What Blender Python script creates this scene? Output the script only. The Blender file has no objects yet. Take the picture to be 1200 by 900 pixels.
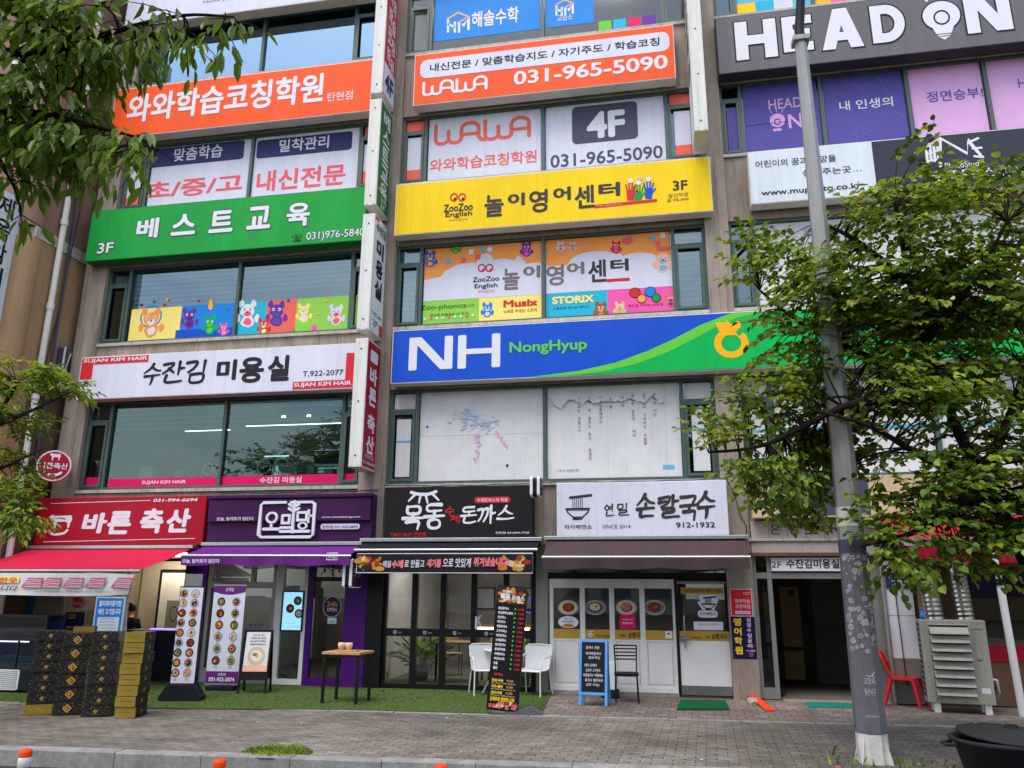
import bpy, math, random
from mathutils import Vector, Matrix
from mathutils.geometry import tessellate_polygon
random.seed(7)
S = bpy.context.scene
COL = S.collection
RAD = math.radians
PI = math.pi

# ---------------------------------------------------------------- camera
FOC = 920.0            # focal length in pixels of the 1200 px wide photograph
CAMZ = 1.75
_p, _y, _r = RAD(14.807), RAD(-10.662), RAD(0.3836)
_fw = Vector((math.sin(_y)*math.cos(_p), math.cos(_y)*math.cos(_p), math.sin(_p)))
_r0 = Vector((math.cos(_y), -math.sin(_y), 0))
_u0 = _r0.cross(_fw)
_rt = _r0*math.cos(_r) + _u0*math.sin(_r)
_up = _u0*math.cos(_r) - _r0*math.sin(_r)
cam = bpy.data.cameras.new('camera')
cam.sensor_width = 36.0
cam.lens = 36.0*FOC/1200.0
cam.clip_start = 0.1
cam.clip_end = 2000.0
camo = bpy.data.objects.new('camera', cam)
COL.objects.link(camo)
_m = Matrix((_rt, _up, -_fw)).transposed().to_4x4()
_m.translation = Vector((0, 0, CAMZ))
camo.matrix_world = _m
S.camera = camo

# ---------------------------------------------------------------- sky, sun, exposure
SUN_EL, SUN_AZ = RAD(64), RAD(200)      # azimuth clockwise from +Y
wd = bpy.data.worlds.new('World'); S.world = wd; wd.use_nodes = True
nt = wd.node_tree; nt.nodes.clear()
out = nt.nodes.new('ShaderNodeOutputWorld'); bg = nt.nodes.new('ShaderNodeBackground')
sky = nt.nodes.new('ShaderNodeTexSky'); sky.sky_type = 'NISHITA'; sky.sun_disc = False
sky.sun_elevation = SUN_EL; sky.sun_rotation = SUN_AZ
sky.air_density = 1.0; sky.dust_density = 2.0; sky.ozone_density = 1.5
tc = nt.nodes.new('ShaderNodeTexCoord'); mp = nt.nodes.new('ShaderNodeMapping')
mp.inputs['Scale'].default_value = (1.6, 1.6, 4.0)
nz = nt.nodes.new('ShaderNodeTexNoise'); nz.inputs['Scale'].default_value = 1.7
nz.inputs['Detail'].default_value = 9; nz.inputs['Roughness'].default_value = .58
rp = nt.nodes.new('ShaderNodeValToRGB')
rp.color_ramp.elements[0].position = .40; rp.color_ramp.elements[1].position = .62
mp.inputs['Location'].default_value = (2.3, 5.1, .4)
mx = nt.nodes.new('ShaderNodeMixRGB'); mx.inputs[2].default_value = (7.0, 7.2, 7.6, 1)
nt.links.new(tc.outputs['Generated'], mp.inputs['Vector']); nt.links.new(mp.outputs['Vector'], nz.inputs['Vector'])
nt.links.new(nz.outputs['Fac'], rp.inputs['Fac'])
sx = nt.nodes.new('ShaderNodeSeparateXYZ'); nt.links.new(tc.outputs['Generated'], sx.inputs['Vector'])
mr = nt.nodes.new('ShaderNodeMapRange'); mr.inputs['From Min'].default_value = .36; mr.inputs['From Max'].default_value = .56; mr.inputs['To Min'].default_value = 1.0; mr.inputs['To Max'].default_value = .22
nt.links.new(sx.outputs['Z'], mr.inputs['Value'])      # broken cloud low down, thin veil higher up
ml = nt.nodes.new('ShaderNodeMath'); ml.operation = 'MULTIPLY'; nt.links.new(rp.outputs['Color'], ml.inputs[0]); nt.links.new(mr.outputs['Result'], ml.inputs[1])
nt.links.new(ml.outputs['Value'], mx.inputs['Fac'])
nt.links.new(sky.outputs['Color'], mx.inputs[1]); nt.links.new(mx.outputs['Color'], bg.inputs['Color'])
bg.inputs['Strength'].default_value = 0.148
nt.links.new(bg.outputs['Background'], out.inputs['Surface'])
sl = bpy.data.lights.new('sun', 'SUN'); sl.energy = 1.2; sl.angle = RAD(36); sl.color = (1.0, .96, .9)
so = bpy.data.objects.new('sun', sl); COL.objects.link(so)
_sd = Vector((math.sin(SUN_AZ)*math.cos(SUN_EL), math.cos(SUN_AZ)*math.cos(SUN_EL), math.sin(SUN_EL)))
so.rotation_euler = _sd.to_track_quat('Z', 'Y').to_euler(); so.location = (0, 0, 40)
S.view_settings.view_transform = 'Standard'; S.view_settings.look = 'None'
S.view_settings.exposure = 0.98; S.view_settings.gamma = 1.0; S.view_settings.use_curve_mapping = False
S.render.engine = 'CYCLES'
S.cycles.use_denoising = True
S.cycles.max_bounces = 8; S.cycles.transparent_max_bounces = 16
S.cycles.caustics_reflective = False; S.cycles.caustics_refractive = False
S.cycles.sample_clamp_indirect = 6

# ---------------------------------------------------------------- measuring helpers
def ray(px, py): return _rt*((px-600)/FOC) - _up*((py-450)/FOC) + _fw
def fp(px, py, Y):
    "facade coordinates (x, z) of a photograph point on the plane y = Y"
    d = ray(px, py); t = Y/d.y
    return d.x*t, d.z*t + CAMZ
def gp(px, py, z=0.0):
    d = ray(px, py); t = (z-CAMZ)/d.z
    return d.x*t, d.y*t
W = 14.75               # the facade plane
YS = W-.35              # front of the big sign boxes
YH = W-.30              # front of the shop signs
YG = W+.12              # window glass

# ---------------------------------------------------------------- materials
def lin(h):
    h = h.lstrip('#'); o = []
    for i in (0, 2, 4):
        c = int(h[i:i+2], 16)/255
        o.append(c/12.92 if c <= .04045 else ((c+.055)/1.055)**2.4)
    return o
MATS = {}
def mat(name, hexc, rough=.55, metal=0.0, var=.06, scale=2.0, stretch=(1, 1, 1), bump=0.0, bscale=60., emit=0.0, spec=.18, var2=0.0, streak=0.0):
    m = bpy.data.materials.new(name); m.use_nodes = True; MATS[name] = m
    n = m.node_tree; b = n.nodes['Principled BSDF']; L = n.links
    c = lin(hexc)
    b.inputs['Roughness'].default_value = rough; b.inputs['Metallic'].default_value = metal
    b.inputs['Specular IOR Level'].default_value = spec
    t = n.nodes.new('ShaderNodeTexCoord'); mp = n.nodes.new('ShaderNodeMapping'); mp.inputs['Scale'].default_value = stretch
    L.new(t.outputs['Object'], mp.inputs['Vector'])
    col = None
    def mul(prev, sc, amt, det=5):
        z = n.nodes.new('ShaderNodeTexNoise'); z.inputs['Scale'].default_value = sc; z.inputs['Detail'].default_value = det
        z.inputs['Roughness'].default_value = .62
        L.new(mp.outputs['Vector'], z.inputs['Vector'])
        r = n.nodes.new('ShaderNodeMapRange'); r.inputs['From Min'].default_value = .3; r.inputs['From Max'].default_value = .7
        r.inputs['To Min'].default_value = 1-amt; r.inputs['To Max'].default_value = 1+amt*.6
        L.new(z.outputs['Fac'], r.inputs['Value'])
        x = n.nodes.new('ShaderNodeMixRGB'); x.blend_type = 'MULTIPLY'; x.inputs[0].default_value = 1
        if prev is None: x.inputs[1].default_value = (*c, 1)
        else: L.new(prev, x.inputs[1])
        L.new(r.outputs['Result'], x.inputs[2])
        return x.outputs[0]
    if var: col = mul(None, scale, var)
    if var2: col = mul(col, scale*9, var2)
    if streak:                                   # narrow rain and dust runs
        q = n.nodes.new('ShaderNodeMapping'); q.inputs['Scale'].default_value = (5.5, 5.5, .22); L.new(t.outputs['Object'], q.inputs['Vector'])
        z = n.nodes.new('ShaderNodeTexNoise'); z.inputs['Scale'].default_value = 2.2; z.inputs['Detail'].default_value = 6; z.inputs['Roughness'].default_value = .7; L.new(q.outputs['Vector'], z.inputs['Vector'])
        r = n.nodes.new('ShaderNodeMapRange'); r.inputs['From Min'].default_value = .50; r.inputs['From Max'].default_value = .72; r.inputs['To Min'].default_value = 1; r.inputs['To Max'].default_value = 1-streak
        L.new(z.outputs['Fac'], r.inputs['Value'])
        x = n.nodes.new('ShaderNodeMixRGB'); x.blend_type = 'MULTIPLY'; x.inputs[0].default_value = 1
        if col is None: x.inputs[1].default_value = (*c, 1)
        else: L.new(col, x.inputs[1])
        L.new(r.outputs['Result'], x.inputs[2]); col = x.outputs[0]
    if col is not None: L.new(col, b.inputs['Base Color'])
    else: b.inputs['Base Color'].default_value = (*c, 1)
    if bump:
        z = n.nodes.new('ShaderNodeTexNoise'); z.inputs['Scale'].default_value = bscale; z.inputs['Detail'].default_value = 4
        L.new(t.outputs['Object'], z.inputs['Vector'])
        bp = n.nodes.new('ShaderNodeBump'); bp.inputs['Strength'].default_value = bump; bp.inputs['Distance'].default_value = .01
        L.new(z.outputs['Fac'], bp.inputs['Height']); L.new(bp.outputs['Normal'], b.inputs['Normal'])
    if emit:
        b.inputs['Emission Color'].default_value = (*c, 1); b.inputs['Emission Strength'].default_value = emit
    return m
def glass(name, tint, f0, rough=0.0, refl=(.86, .96, .97)):
    m = bpy.data.materials.new(name); m.use_nodes = True; MATS[name] = m
    n = m.node_tree; n.nodes.clear(); L = n.links
    o = n.nodes.new('ShaderNodeOutputMaterial'); a = n.nodes.new('ShaderNodeBsdfTransparent'); g = n.nodes.new('ShaderNodeBsdfGlossy')
    a.inputs['Color'].default_value = (*tint, 1); g.inputs['Roughness'].default_value = rough
    g.inputs['Color'].default_value = (*refl, 1)
    x = n.nodes.new('ShaderNodeMixShader'); w = n.nodes.new('ShaderNodeLayerWeight'); w.inputs['Blend'].default_value = .35
    r = n.nodes.new('ShaderNodeMapRange'); r.inputs['To Min'].default_value = f0; r.inputs['To Max'].default_value = 1.0
    L.new(w.outputs['Fresnel'], r.inputs['Value'])
    t = n.nodes.new('ShaderNodeTexCoord'); z = n.nodes.new('ShaderNodeTexNoise'); z.inputs['Scale'].default_value = .8
    bp = n.nodes.new('ShaderNodeBump'); bp.inputs['Strength'].default_value = .12; bp.inputs['Distance'].default_value = .02
    L.new(t.outputs['Object'], z.inputs['Vector']); L.new(z.outputs['Fac'], bp.inputs['Height']); L.new(bp.outputs['Normal'], g.inputs['Normal'])
    L.new(r.outputs['Result'], x.inputs[0]); L.new(a.outputs[0], x.inputs[1]); L.new(g.outputs[0], x.inputs[2]); L.new(x.outputs[0], o.inputs['Surface'])
    return m
def leafmat(name, hexc, tr=.35):
    m = bpy.data.materials.new(name); m.use_nodes = True; MATS[name] = m
    n = m.node_tree; b = n.nodes['Principled BSDF']; L = n.links; o = n.nodes['Material Output']
    c = lin(hexc)
    t = n.nodes.new('ShaderNodeTexCoord'); z = n.nodes.new('ShaderNodeTexNoise'); z.inputs['Scale'].default_value = 3.0; z.inputs['Detail'].default_value = 3
    L.new(t.outputs['Object'], z.inputs['Vector'])
    r = n.nodes.new('ShaderNodeMapRange'); r.inputs['From Min'].default_value = .3; r.inputs['From Max'].default_value = .7; r.inputs['To Min'].default_value = .7; r.inputs['To Max'].default_value = 1.35
    L.new(z.outputs['Fac'], r.inputs['Value'])
    x = n.nodes.new('ShaderNodeMixRGB'); x.blend_type = 'MULTIPLY'; x.inputs[0].default_value = 1; x.inputs[1].default_value = (*c, 1); L.new(r.outputs['Result'], x.inputs[2])
    L.new(x.outputs[0], b.inputs['Base Color']); b.inputs['Roughness'].default_value = .42; b.inputs['Specular IOR Level'].default_value = .35
    tl = n.nodes.new('ShaderNodeBsdfTranslucent'); y = n.nodes.new('ShaderNodeMixRGB'); y.blend_type = 'MULTIPLY'; y.inputs[0].default_value = 1; y.inputs[2].default_value = (1.5, 1.35, .5, 1)
    L.new(x.outputs[0], y.inputs[1]); L.new(y.outputs[0], tl.inputs['Color'])
    ms = n.nodes.new('ShaderNodeMixShader'); ms.inputs[0].default_value = tr
    L.new(b.outputs[0], ms.inputs[1]); L.new(tl.outputs[0], ms.inputs[2]); L.new(ms.outputs[0], o.inputs['Surface'])
    return m
def paver(name, c1, c2, cm, bw, bh, rot=0.0, off=.5):
    m = bpy.data.materials.new(name); m.use_nodes = True; MATS[name] = m
    n = m.node_tree; b = n.nodes['Principled BSDF']; L = n.links
    t = n.nodes.new('ShaderNodeTexCoord'); mp = n.nodes.new('ShaderNodeMapping'); mp.inputs['Rotation'].default_value = (0, 0, rot)
    L.new(t.outputs['Object'], mp.inputs['Vector'])
    k = n.nodes.new('ShaderNodeTexBrick'); k.inputs['Scale'].default_value = 1; k.inputs['Brick Width'].default_value = bw; k.inputs['Row Height'].default_value = bh
    k.inputs['Mortar Size'].default_value = .007; k.inputs['Mortar Smooth'].default_value = .4; k.offset = off; k.inputs['Bias'].default_value = 0
    k.inputs['Color1'].default_value = (*lin(c1), 1); k.inputs['Color2'].default_value = (*lin(c2), 1); k.inputs['Mortar'].default_value = (*lin(cm), 1)
    L.new(mp.outputs['Vector'], k.inputs['Vector'])
    prev = k.outputs['Color']
    for sc, a in ((.4, .42), (3.5, .22), (28, .22)):
        z = n.nodes.new('ShaderNodeTexNoise'); z.inputs['Scale'].default_value = sc; z.inputs['Detail'].default_value = 5; L.new(t.outputs['Object'], z.inputs['Vector'])
        r = n.nodes.new('ShaderNodeMapRange'); r.inputs['From Min'].default_value = .3; r.inputs['From Max'].default_value = .7; r.inputs['To Min'].default_value = 1-a; r.inputs['To Max'].default_value = 1+a
        L.new(z.outputs['Fac'], r.inputs['Value'])
        x = n.nodes.new('ShaderNodeMixRGB'); x.blend_type = 'MULTIPLY'; x.inputs[0].default_value = 1
        L.new(prev, x.inputs[1]); L.new(r.outputs['Result'], x.inputs[2]); prev = x.outputs[0]
    L.new(prev, b.inputs['Base Color']); b.inputs['Roughness'].default_value = .82; b.inputs['Specular IOR Level'].default_value = .25
    bp = n.nodes.new('ShaderNodeBump'); bp.inputs['Strength'].default_value = .6; bp.inputs['Distance'].default_value = .012; bp.invert = True
    L.new(k.outputs['Fac'], bp.inputs['Height']); L.new(bp.outputs['Normal'], b.inputs['Normal'])
    return m

V = (1, 1, .25)   # stretched downwards: rain streaks
mat('concrete', '#9e9184', .9, var=.3, scale=1.3, stretch=(1.6, 1.6, .35), bump=.35, bscale=40, var2=.12, spec=.2, streak=0.45)
mat('concrete_pale', '#b9b2a9', .9, var=.18, scale=1.2, stretch=(1.5, 1.5, .4), bump=.3, bscale=40, var2=.1, spec=.2, streak=0.45)
mat('stone', '#b3a59c', .6, var=.1, scale=6, var2=.25, spec=.3)
mat('tan_render', '#a58765', .9, var=.16, scale=.8, stretch=(1, 1, .4), bump=.2, var2=.08, spec=.2, streak=0.2)
mat('pink_render', '#8d6e5f', .9, var=.16, scale=.8, stretch=(1, 1, .4), bump=.2, var2=.08, spec=.2, streak=0.2)
mat('brown_render', '#6b5240', .9, var=.2, scale=.8, bump=.2, spec=.2)
mat('frame_green', '#42584f', .45, var=.15, scale=4, spec=.5)
mat('frame_grey', '#8f8f8c', .4, metal=.4, var=.1)
mat('alu', '#b9bab8', .35, metal=.7, var=.08, streak=0.2)
mat('steel', '#9b9c99', .3, metal=.9, var=.15, scale=6)
mat('duct_metal', '#b9b4a6', .28, metal=.95, var=.3, scale=9)
mat('black_metal', '#0c0c0e', .45, var=.1, spec=.3)
mat('black_fabric', '#1b1d24', .85, var=.15)
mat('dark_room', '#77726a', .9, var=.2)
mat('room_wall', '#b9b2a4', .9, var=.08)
mat('room_floor', '#6d655c', .7, var=.15)
mat('room_ceiling', '#c9c6bf', .9, var=.05)
mat('white', '#dcdde4', .5, var=.05, scale=1.4, stretch=V, streak=0.06)
mat('lilac_white', '#d6d7e4', .5, var=.08, scale=1.4, stretch=V, streak=0.1)
mat('paper_white', '#d9d9d9', .7, var=.09, scale=2.5, var2=.03, streak=0.08)
mat('letter_white', '#dedde4', .45, var=.03)
mat('edge_white', '#dcdad2', .45, var=.12, scale=3, stretch=V, streak=0.28)
mat('ink', '#22222a', .5, var=.05)
mat('charcoal', '#3b393c', .5, var=.06, scale=3)
mat('grey_letter', '#7b7071', .55, var=.04)
mat('slate', '#4c4c62', .5, var=.04)
mat('navy', '#2f3566', .5, var=.06)
mat('deep_navy', '#1b1647', .5, var=.06)
mat('orange', '#f4581f', .5, var=.11, scale=1.2, stretch=V, streak=0.1)
mat('coral', '#ee6a58', .5, var=.05)
mat('rose', '#ee5f6b', .5, var=.05)
mat('red', '#d32a35', .45, var=.06)
mat('crimson', '#a50d2b', .45, var=.09, scale=1.2, stretch=V, streak=0.12)
mat('sign_red', '#c4302c', .45, var=.06, stretch=V)
mat('magenta', '#dd1160', .45, var=.05)
mat('hotpink', '#f05aa6', .5, var=.05)
mat('green', '#159a3c', .5, var=.13, scale=1.2, stretch=V, streak=0.13)
mat('sign_green', '#23713a', .45, var=.08, stretch=V)
mat('nh_blue', '#1450c4', .45, var=.09, scale=1.0, stretch=V, streak=0.12)
mat('nh_green', '#00b350', .45, var=.09, scale=1.0, stretch=V, streak=0.12)
mat('lime', '#62c83c', .45, var=.04)
mat('yellow', '#f2cc08', .5, var=.09, scale=1.2, stretch=V, streak=0.09)
mat('amber', '#f7b314', .45, var=.04)
mat('pale_yellow', '#f8e27a', .5, var=.04)
mat('skyblue', '#1583d8', .45, var=.05)
mat('teal', '#23b2cf', .5, var=.05)
mat('apricot', '#f79a4c', .5, var=.06)
mat('leaf_print', '#8fcf4e', .5, var=.05)
mat('violet', '#6a2fa0', .5, var=.06)
mat('purple_film', '#56509c', .4, var=.1, scale=1.5)
mat('pink_film', '#d8a7d6', .45, var=.1, scale=.7)
mat('purple_panel', '#3f1a48', .4, var=.12, scale=1.5, stretch=V, streak=0.12)
mat('purple_paint', '#4a176a', .4, var=.1)
mat('purple_cloth', '#64247a', .7, var=.08, streak=0.12)
mat('red_cloth', '#c01c40', .75, var=.07, scale=2, streak=0.12)
mat('black_cloth', '#161924', .8, var=.12)
mat('brown_cloth', '#4a3a3b', .8, var=.12, streak=0.12)
mat('sign_black', '#1e1c1d', .5, var=.08, stretch=V, streak=0.15)
mat('sign_grey', '#69666a', .5, var=.1, scale=1.2, stretch=V, streak=0.15)
mat('dark_sign', '#383a44', .5, var=.08, stretch=V)
mat('pale_sign', '#d5dde2', .5, var=.1, stretch=V, streak=0.12)
mat('beige', '#cdb48f', .6, var=.08)
mat('gold', '#b8913a', .5, var=.1)
mat('gold_paper', '#8a7324', .38, var=.15, scale=5, spec=.6)
mat('board_black', '#17191a', .7, var=.15)
mat('blue_paint', '#5a93d6', .5, var=.1)
mat('wood', '#b98f5f', .5, var=.18, scale=4, stretch=(1, 8, 8))
mat('door_tan', '#a68c63', .6, var=.12)
mat('red_plastic', '#c60f1b', .35, var=.08, spec=.5)
mat('orange_plastic', '#f04a1e', .4, var=.1)
mat('white_plastic', '#d8d8d6', .4, var=.08)
mat('grey_plastic', '#56595e', .5, var=.12)
mat('rubber', '#2b2b2d', .75, var=.2, bump=.2, bscale=50)
mat('ac_body', '#9a988c', .5, var=.28, scale=2.2, stretch=(1, 1, .5), var2=.06, streak=0.2)
mat('ac_dark', '#2b2b29', .7)
mat('turf_light', '#566a2e', .9, var=.2, scale=20, spec=.15)
mat('turf_blade', '#46592a', .9, var=.2, scale=20, spec=.15)
mat('mat_green', '#14532c', .95, var=.2, scale=40, bump=.5, bscale=120, spec=.1)
mat('mat_teal', '#1c7d6c', .9, var=.2, scale=30, spec=.15)
mat('pole_grey', '#9a9b98', .55, metal=.2, var=.15, scale=3, stretch=V, streak=0.2)
mat('pole_wrap', '#68686c', .6, var=.15, scale=4)
mat('pole_white', '#d2d0c8', .6, var=.2, scale=6, var2=.1)
mat('bark', '#2a221b', .95, var=.3, scale=14, bump=.6, bscale=50, spec=.15)
mat('bark_grey', '#3a332b', .95, var=.3, scale=14, bump=.6, bscale=50, spec=.15)
mat('kerb_stone', '#8f8e8a', .85, var=.34, scale=3, bump=.3, bscale=60, var2=.2, spec=.25)
mat('asphalt', '#3c3c3e', .92, var=.2, scale=1.5, bump=.6, bscale=180, var2=.25, spec=.2)
mat('skin', '#c58f70', .6, var=.06)
mat('hair', '#141110', .5, var=.2, scale=20)
mat('led', '#6a50ff', emit=4.0, var=0)
mat('lamp_warm', '#ffe2b0', emit=7.0, var=0)
mat('lamp_shop', '#fff0d2', emit=9.0, var=0); mat('led_white', '#dfe8ff', emit=3.0, var=0)
mat('lamp_cool', '#f2f4ff', emit=9.0, var=0)
mat('glass_mirror', '#c9d3d3', .05, metal=1.0, var=0); mat('screen', '#8fc6e8', .3, emit=.55, var=0)
mat('neon_blue', '#3a3cff', emit=2.5, var=0)
mat('food_red', '#9c3322', .6, var=.3, scale=30)
mat('food_orange', '#c8742c', .6, var=.3, scale=30)
mat('food_cream', '#d9c49a', .6, var=.3, scale=30)
mat('food_green', '#6f7f3a', .6, var=.3, scale=30)
mat('food_dark', '#33251e', .6, var=.3, scale=30)
mat('meat', '#cf6a74', .6, var=.3, scale=14)
mat('blind', '#c4d3cf', .8, var=.08)
mat('blind_dark', '#8fa5a4', .8, var=.08)
mat('soil', '#4b4237', .95, var=.3, scale=6, bump=.6, bscale=40)
mat('stripe_blue', '#6fb4d4', .6, var=.05)
glass('glass_sky', (.16, .21, .22), .45, refl=(.50, .74, .92))
glass('glass_dim', (.42, .5, .48), .14, refl=(.66, .84, .92))
glass('glass_salon', (.44, .60, .56), .07, refl=(.60, .80, .77)); glass('glass_clear', (.74, .78, .77), .055)
glass('glass_dark', (.3, .32, .33), .05)
leafmat('leaf_dark', '#3a541f', .35); leafmat('leaf_mid', '#587728', .42); leafmat('leaf_light', '#7f983d', .45); leafmat('leaf_yellow', '#93a038', .42)
leafmat('leaf_olive', '#6a8538', .52)
paver('paver_grey', '#7c756c', '#69635b', '#403b35', .23, .115, RAD(3))
paver('paver_red', '#7e7168', '#6b6059', '#403a35', .22, .22, RAD(2), .5)

def boxpattern():
    m = mat('box_black', '#24221d', .5, var=.1)
    n = m.node_tree; b = n.nodes['Principled BSDF']; L = n.links
    t = n.nodes.new('ShaderNodeTexCoord'); v = n.nodes.new('ShaderNodeTexVoronoi'); v.inputs['Scale'].default_value = 34
    L.new(t.outputs['Object'], v.inputs['Vector'])
    r = n.nodes.new('ShaderNodeValToRGB'); r.color_ramp.elements[0].color = (.16, .15, .12, 1); r.color_ramp.elements[0].position = .12
    r.color_ramp.elements[1].color = (.018, .017, .014, 1); r.color_ramp.elements[1].position = .32
    L.new(v.outputs['Distance'], r.inputs['Fac']); L.new(r.outputs['Color'], b.inputs['Base Color'])
boxpattern()

# ---------------------------------------------------------------- text outlines
_tc = bpy.data.curves.new('lettering', 'FONT'); _to = bpy.data.objects.new('lettering', _tc)
_ts = bpy.data.scenes.new('type_setting'); _ts.collection.objects.link(_to); _tv = _ts.view_layers[0]
_tc.resolution_u = 3; _tc.size = 1.0
TCACHE = {}
def glyphs(body, shear=0.0, sp=1.0):
    k = (body, shear, sp)
    if k in TCACHE: return TCACHE[k]
    _tc.body = body; _tc.shear = shear; _tc.space_character = sp; _tc.align_x = 'CENTER'
    _to.update_tag(); _tv.update()
    me = bpy.data.meshes.new_from_object(_to.evaluated_get(_tv.depsgraph))
    vs = [(v.co.x, v.co.y) for v in me.vertices]; fs = [tuple(p.vertices) for p in me.polygons]
    up = sum(p.normal.z for p in me.polygons) if fs else 1
    if up < 0: fs = [f[::-1] for f in fs]
    bpy.data.meshes.remove(me)
    xs = [v[0] for v in vs] or [0, 1]; ys = [v[1] for v in vs] or [0, 1]
    x0, x1, y0, y1 = min(xs), max(xs), min(ys), max(ys)
    w = (x1-x0) or 1; h = (y1-y0) or 1
    r = ([((x-x0)/w, (y-y0)/h) for x, y in vs], fs, w, h)
    TCACHE[k] = r
    return r

# ---------------------------------------------------------------- mesh builder
class MB:
    def __init__(s): s.v = []; s.f = []; s.m = []; s.mats = []; s.s = []; s.X = None
    def mi(s, n):
        if n not in s.mats: s.mats.append(n)
        return s.mats.index(n)
    def add(s, vs, fs, m, smooth=False):
        b = len(s.v); i = s.mi(m)
        if s.X is not None: vs = [s.X @ Vector(p) for p in vs]
        s.v.extend([tuple(p) for p in vs])
        for f in fs: s.f.append(tuple(b+k for k in f)); s.m.append(i); s.s.append(smooth)
    def box(s, x0, y0, z0, x1, y1, z1, m):
        if x0 > x1: x0, x1 = x1, x0
        if y0 > y1: y0, y1 = y1, y0
        if z0 > z1: z0, z1 = z1, z0
        vs = [(x0, y0, z0), (x1, y0, z0), (x1, y1, z0), (x0, y1, z0), (x0, y0, z1), (x1, y0, z1), (x1, y1, z1), (x0, y1, z1)]
        s.add(vs, [(0, 3, 2, 1), (4, 5, 6, 7), (0, 1, 5, 4), (1, 2, 6, 5), (2, 3, 7, 6), (3, 0, 4, 7)], m)
    def quad(s, a, b, c, d, m): s.add([a, b, c, d], [(0, 1, 2, 3)], m)
    def rect(s, x0, z0, x1, z1, y, m):
        if x0 > x1: x0, x1 = x1, x0
        if z0 > z1: z0, z1 = z1, z0
        s.add([(x0, y, z0), (x1, y, z0), (x1, y, z1), (x0, y, z1)], [(0, 1, 2, 3)], m)
    def flat(s, P, F, y, m, depth=0.0):
        "2-D mesh (x, z) laid on the plane y, facing -Y, with walls going back when depth > 0"
        vs = [(p[0], y, p[1]) for p in P]
        s.add(vs, F, m)
        if depth:
            ed = {}
            for f in F:
                for i in range(len(f)):
                    a, b = f[i], f[(i+1) % len(f)]
                    if (b, a) in ed: del ed[(b, a)]
                    else: ed[(a, b)] = 1
            n = len(vs); w = vs+[(p[0], y+depth, p[1]) for p in P]
            s.add(w, [(b, a, a+n, b+n) for a, b in ed], m)
    def poly(s, pts, y, m, depth=0.0):
        ar = sum(pts[i][0]*pts[(i+1) % len(pts)][1]-pts[(i+1) % len(pts)][0]*pts[i][1] for i in range(len(pts)))
        if ar < 0: pts = pts[::-1]
        tr = tessellate_polygon([[Vector((p[0], p[1], 0)) for p in pts]])
        F = []
        for t in tr:
            a, b, c = (pts[i] for i in t)
            F.append(t if (b[0]-a[0])*(c[1]-a[1])-(c[0]-a[0])*(b[1]-a[1]) > 0 else t[::-1])
        s.flat(pts, F, y, m, depth)
    def disc(s, cx, cz, rx, rz, y, m, n=24, depth=0.0): s.poly([(cx+rx*math.cos(2*PI*i/n), cz+rz*math.sin(2*PI*i/n)) for i in range(n)], y, m, depth)
    def ring(s, cx, cz, rx, rz, t, y, m, n=28, depth=0.0):
        P = [(cx+rx*k*math.cos(2*PI*i/n), cz+rz*k*math.sin(2*PI*i/n)) for i in range(n) for k in (1, 1-t)]
        s.flat(P, [(2*i+1, 2*i, (2*i+2) % (2*n), (2*i+3) % (2*n)) for i in range(n)], y, m, depth)
    def rrect(s, x0, z0, x1, z1, y, m, r=.05, depth=0.0):
        if x0 > x1: x0, x1 = x1, x0
        if z0 > z1: z0, z1 = z1, z0
        r = min(r, (x1-x0)/2.01, (z1-z0)/2.01); P = []
        for cx, cz, a in ((x1-r, z1-r, 0), (x0+r, z1-r, 90), (x0+r, z0+r, 180), (x1-r, z0+r, 270)):
            for k in range(5): P.append((cx+r*math.cos(RAD(a+k*22.5)), cz+r*math.sin(RAD(a+k*22.5))))
        s.poly(P, y, m, depth)
    def text(s, body, x0, z0, x1, z1, y, m, bold=0.0, shear=0.0, depth=0.0, keep=False, sp=1.0):
        if x0 > x1: x0, x1 = x1, x0
        if z0 > z1: z0, z1 = z1, z0
        P, F, w, h = glyphs(body, shear, sp)
        bold = min(bold*.8, .05)
        bx = bold*(x1-x0)/(w+2*bold); bz = bold*(z1-z0)/(h+2*bold)
        x0 += bx; x1 -= bx; z0 += bz; z1 -= bz
        D = [(0, 0)]
        if bold > 0: D += [(-1, -1), (1, -1), (-1, 1), (1, 1)] if (z1-z0) < .09 or bold < .012 else [(math.cos(k*PI/4), math.sin(k*PI/4)) for k in range(8)]
        q = .75 if len(D) == 5 else 1.0
        for i, (dx, dz) in enumerate(D):
            s.flat([(x0+dx*bx*q+p[0]*(x1-x0), z0+dz*bz*q+p[1]*(z1-z0)) for p in P], F, y-.00022*i, m, depth)
    def stroke(s, pts, w, y, m, depth=0.0, cap=True, sub=0):
        "ribbon of varying width along a 2-D polyline with round ends"
        if not isinstance(w, (list, tuple)): w = [w]*len(pts)
        if len(w) != len(pts): w = [w[0]+(w[-1]-w[0])*i/(len(pts)-1) for i in range(len(pts))] if len(w) == 2 else [w[min(len(w)-1, int(i*len(w)/len(pts)))] for i in range(len(pts))]
        if sub:
            P2 = []; W2 = []
            n = len(pts)
            for i in range(n-1):
                p0 = pts[max(i-1, 0)]; p1 = pts[i]; p2 = pts[i+1]; p3 = pts[min(i+2, n-1)]
                for k in range(sub):
                    t = k/sub
                    f = lambda a, b, c, d: .5*((2*b)+(-a+c)*t+(2*a-5*b+4*c-d)*t*t+(-a+3*b-3*c+d)*t**3)
                    P2.append((f(p0[0], p1[0], p2[0], p3[0]), f(p0[1], p1[1], p2[1], p3[1]))); W2.append(w[i]+(w[i+1]-w[i])*t)
            P2.append(pts[-1]); W2.append(w[-1]); pts, w = P2, W2
        L = []; R = []
        n = len(pts)
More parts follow.
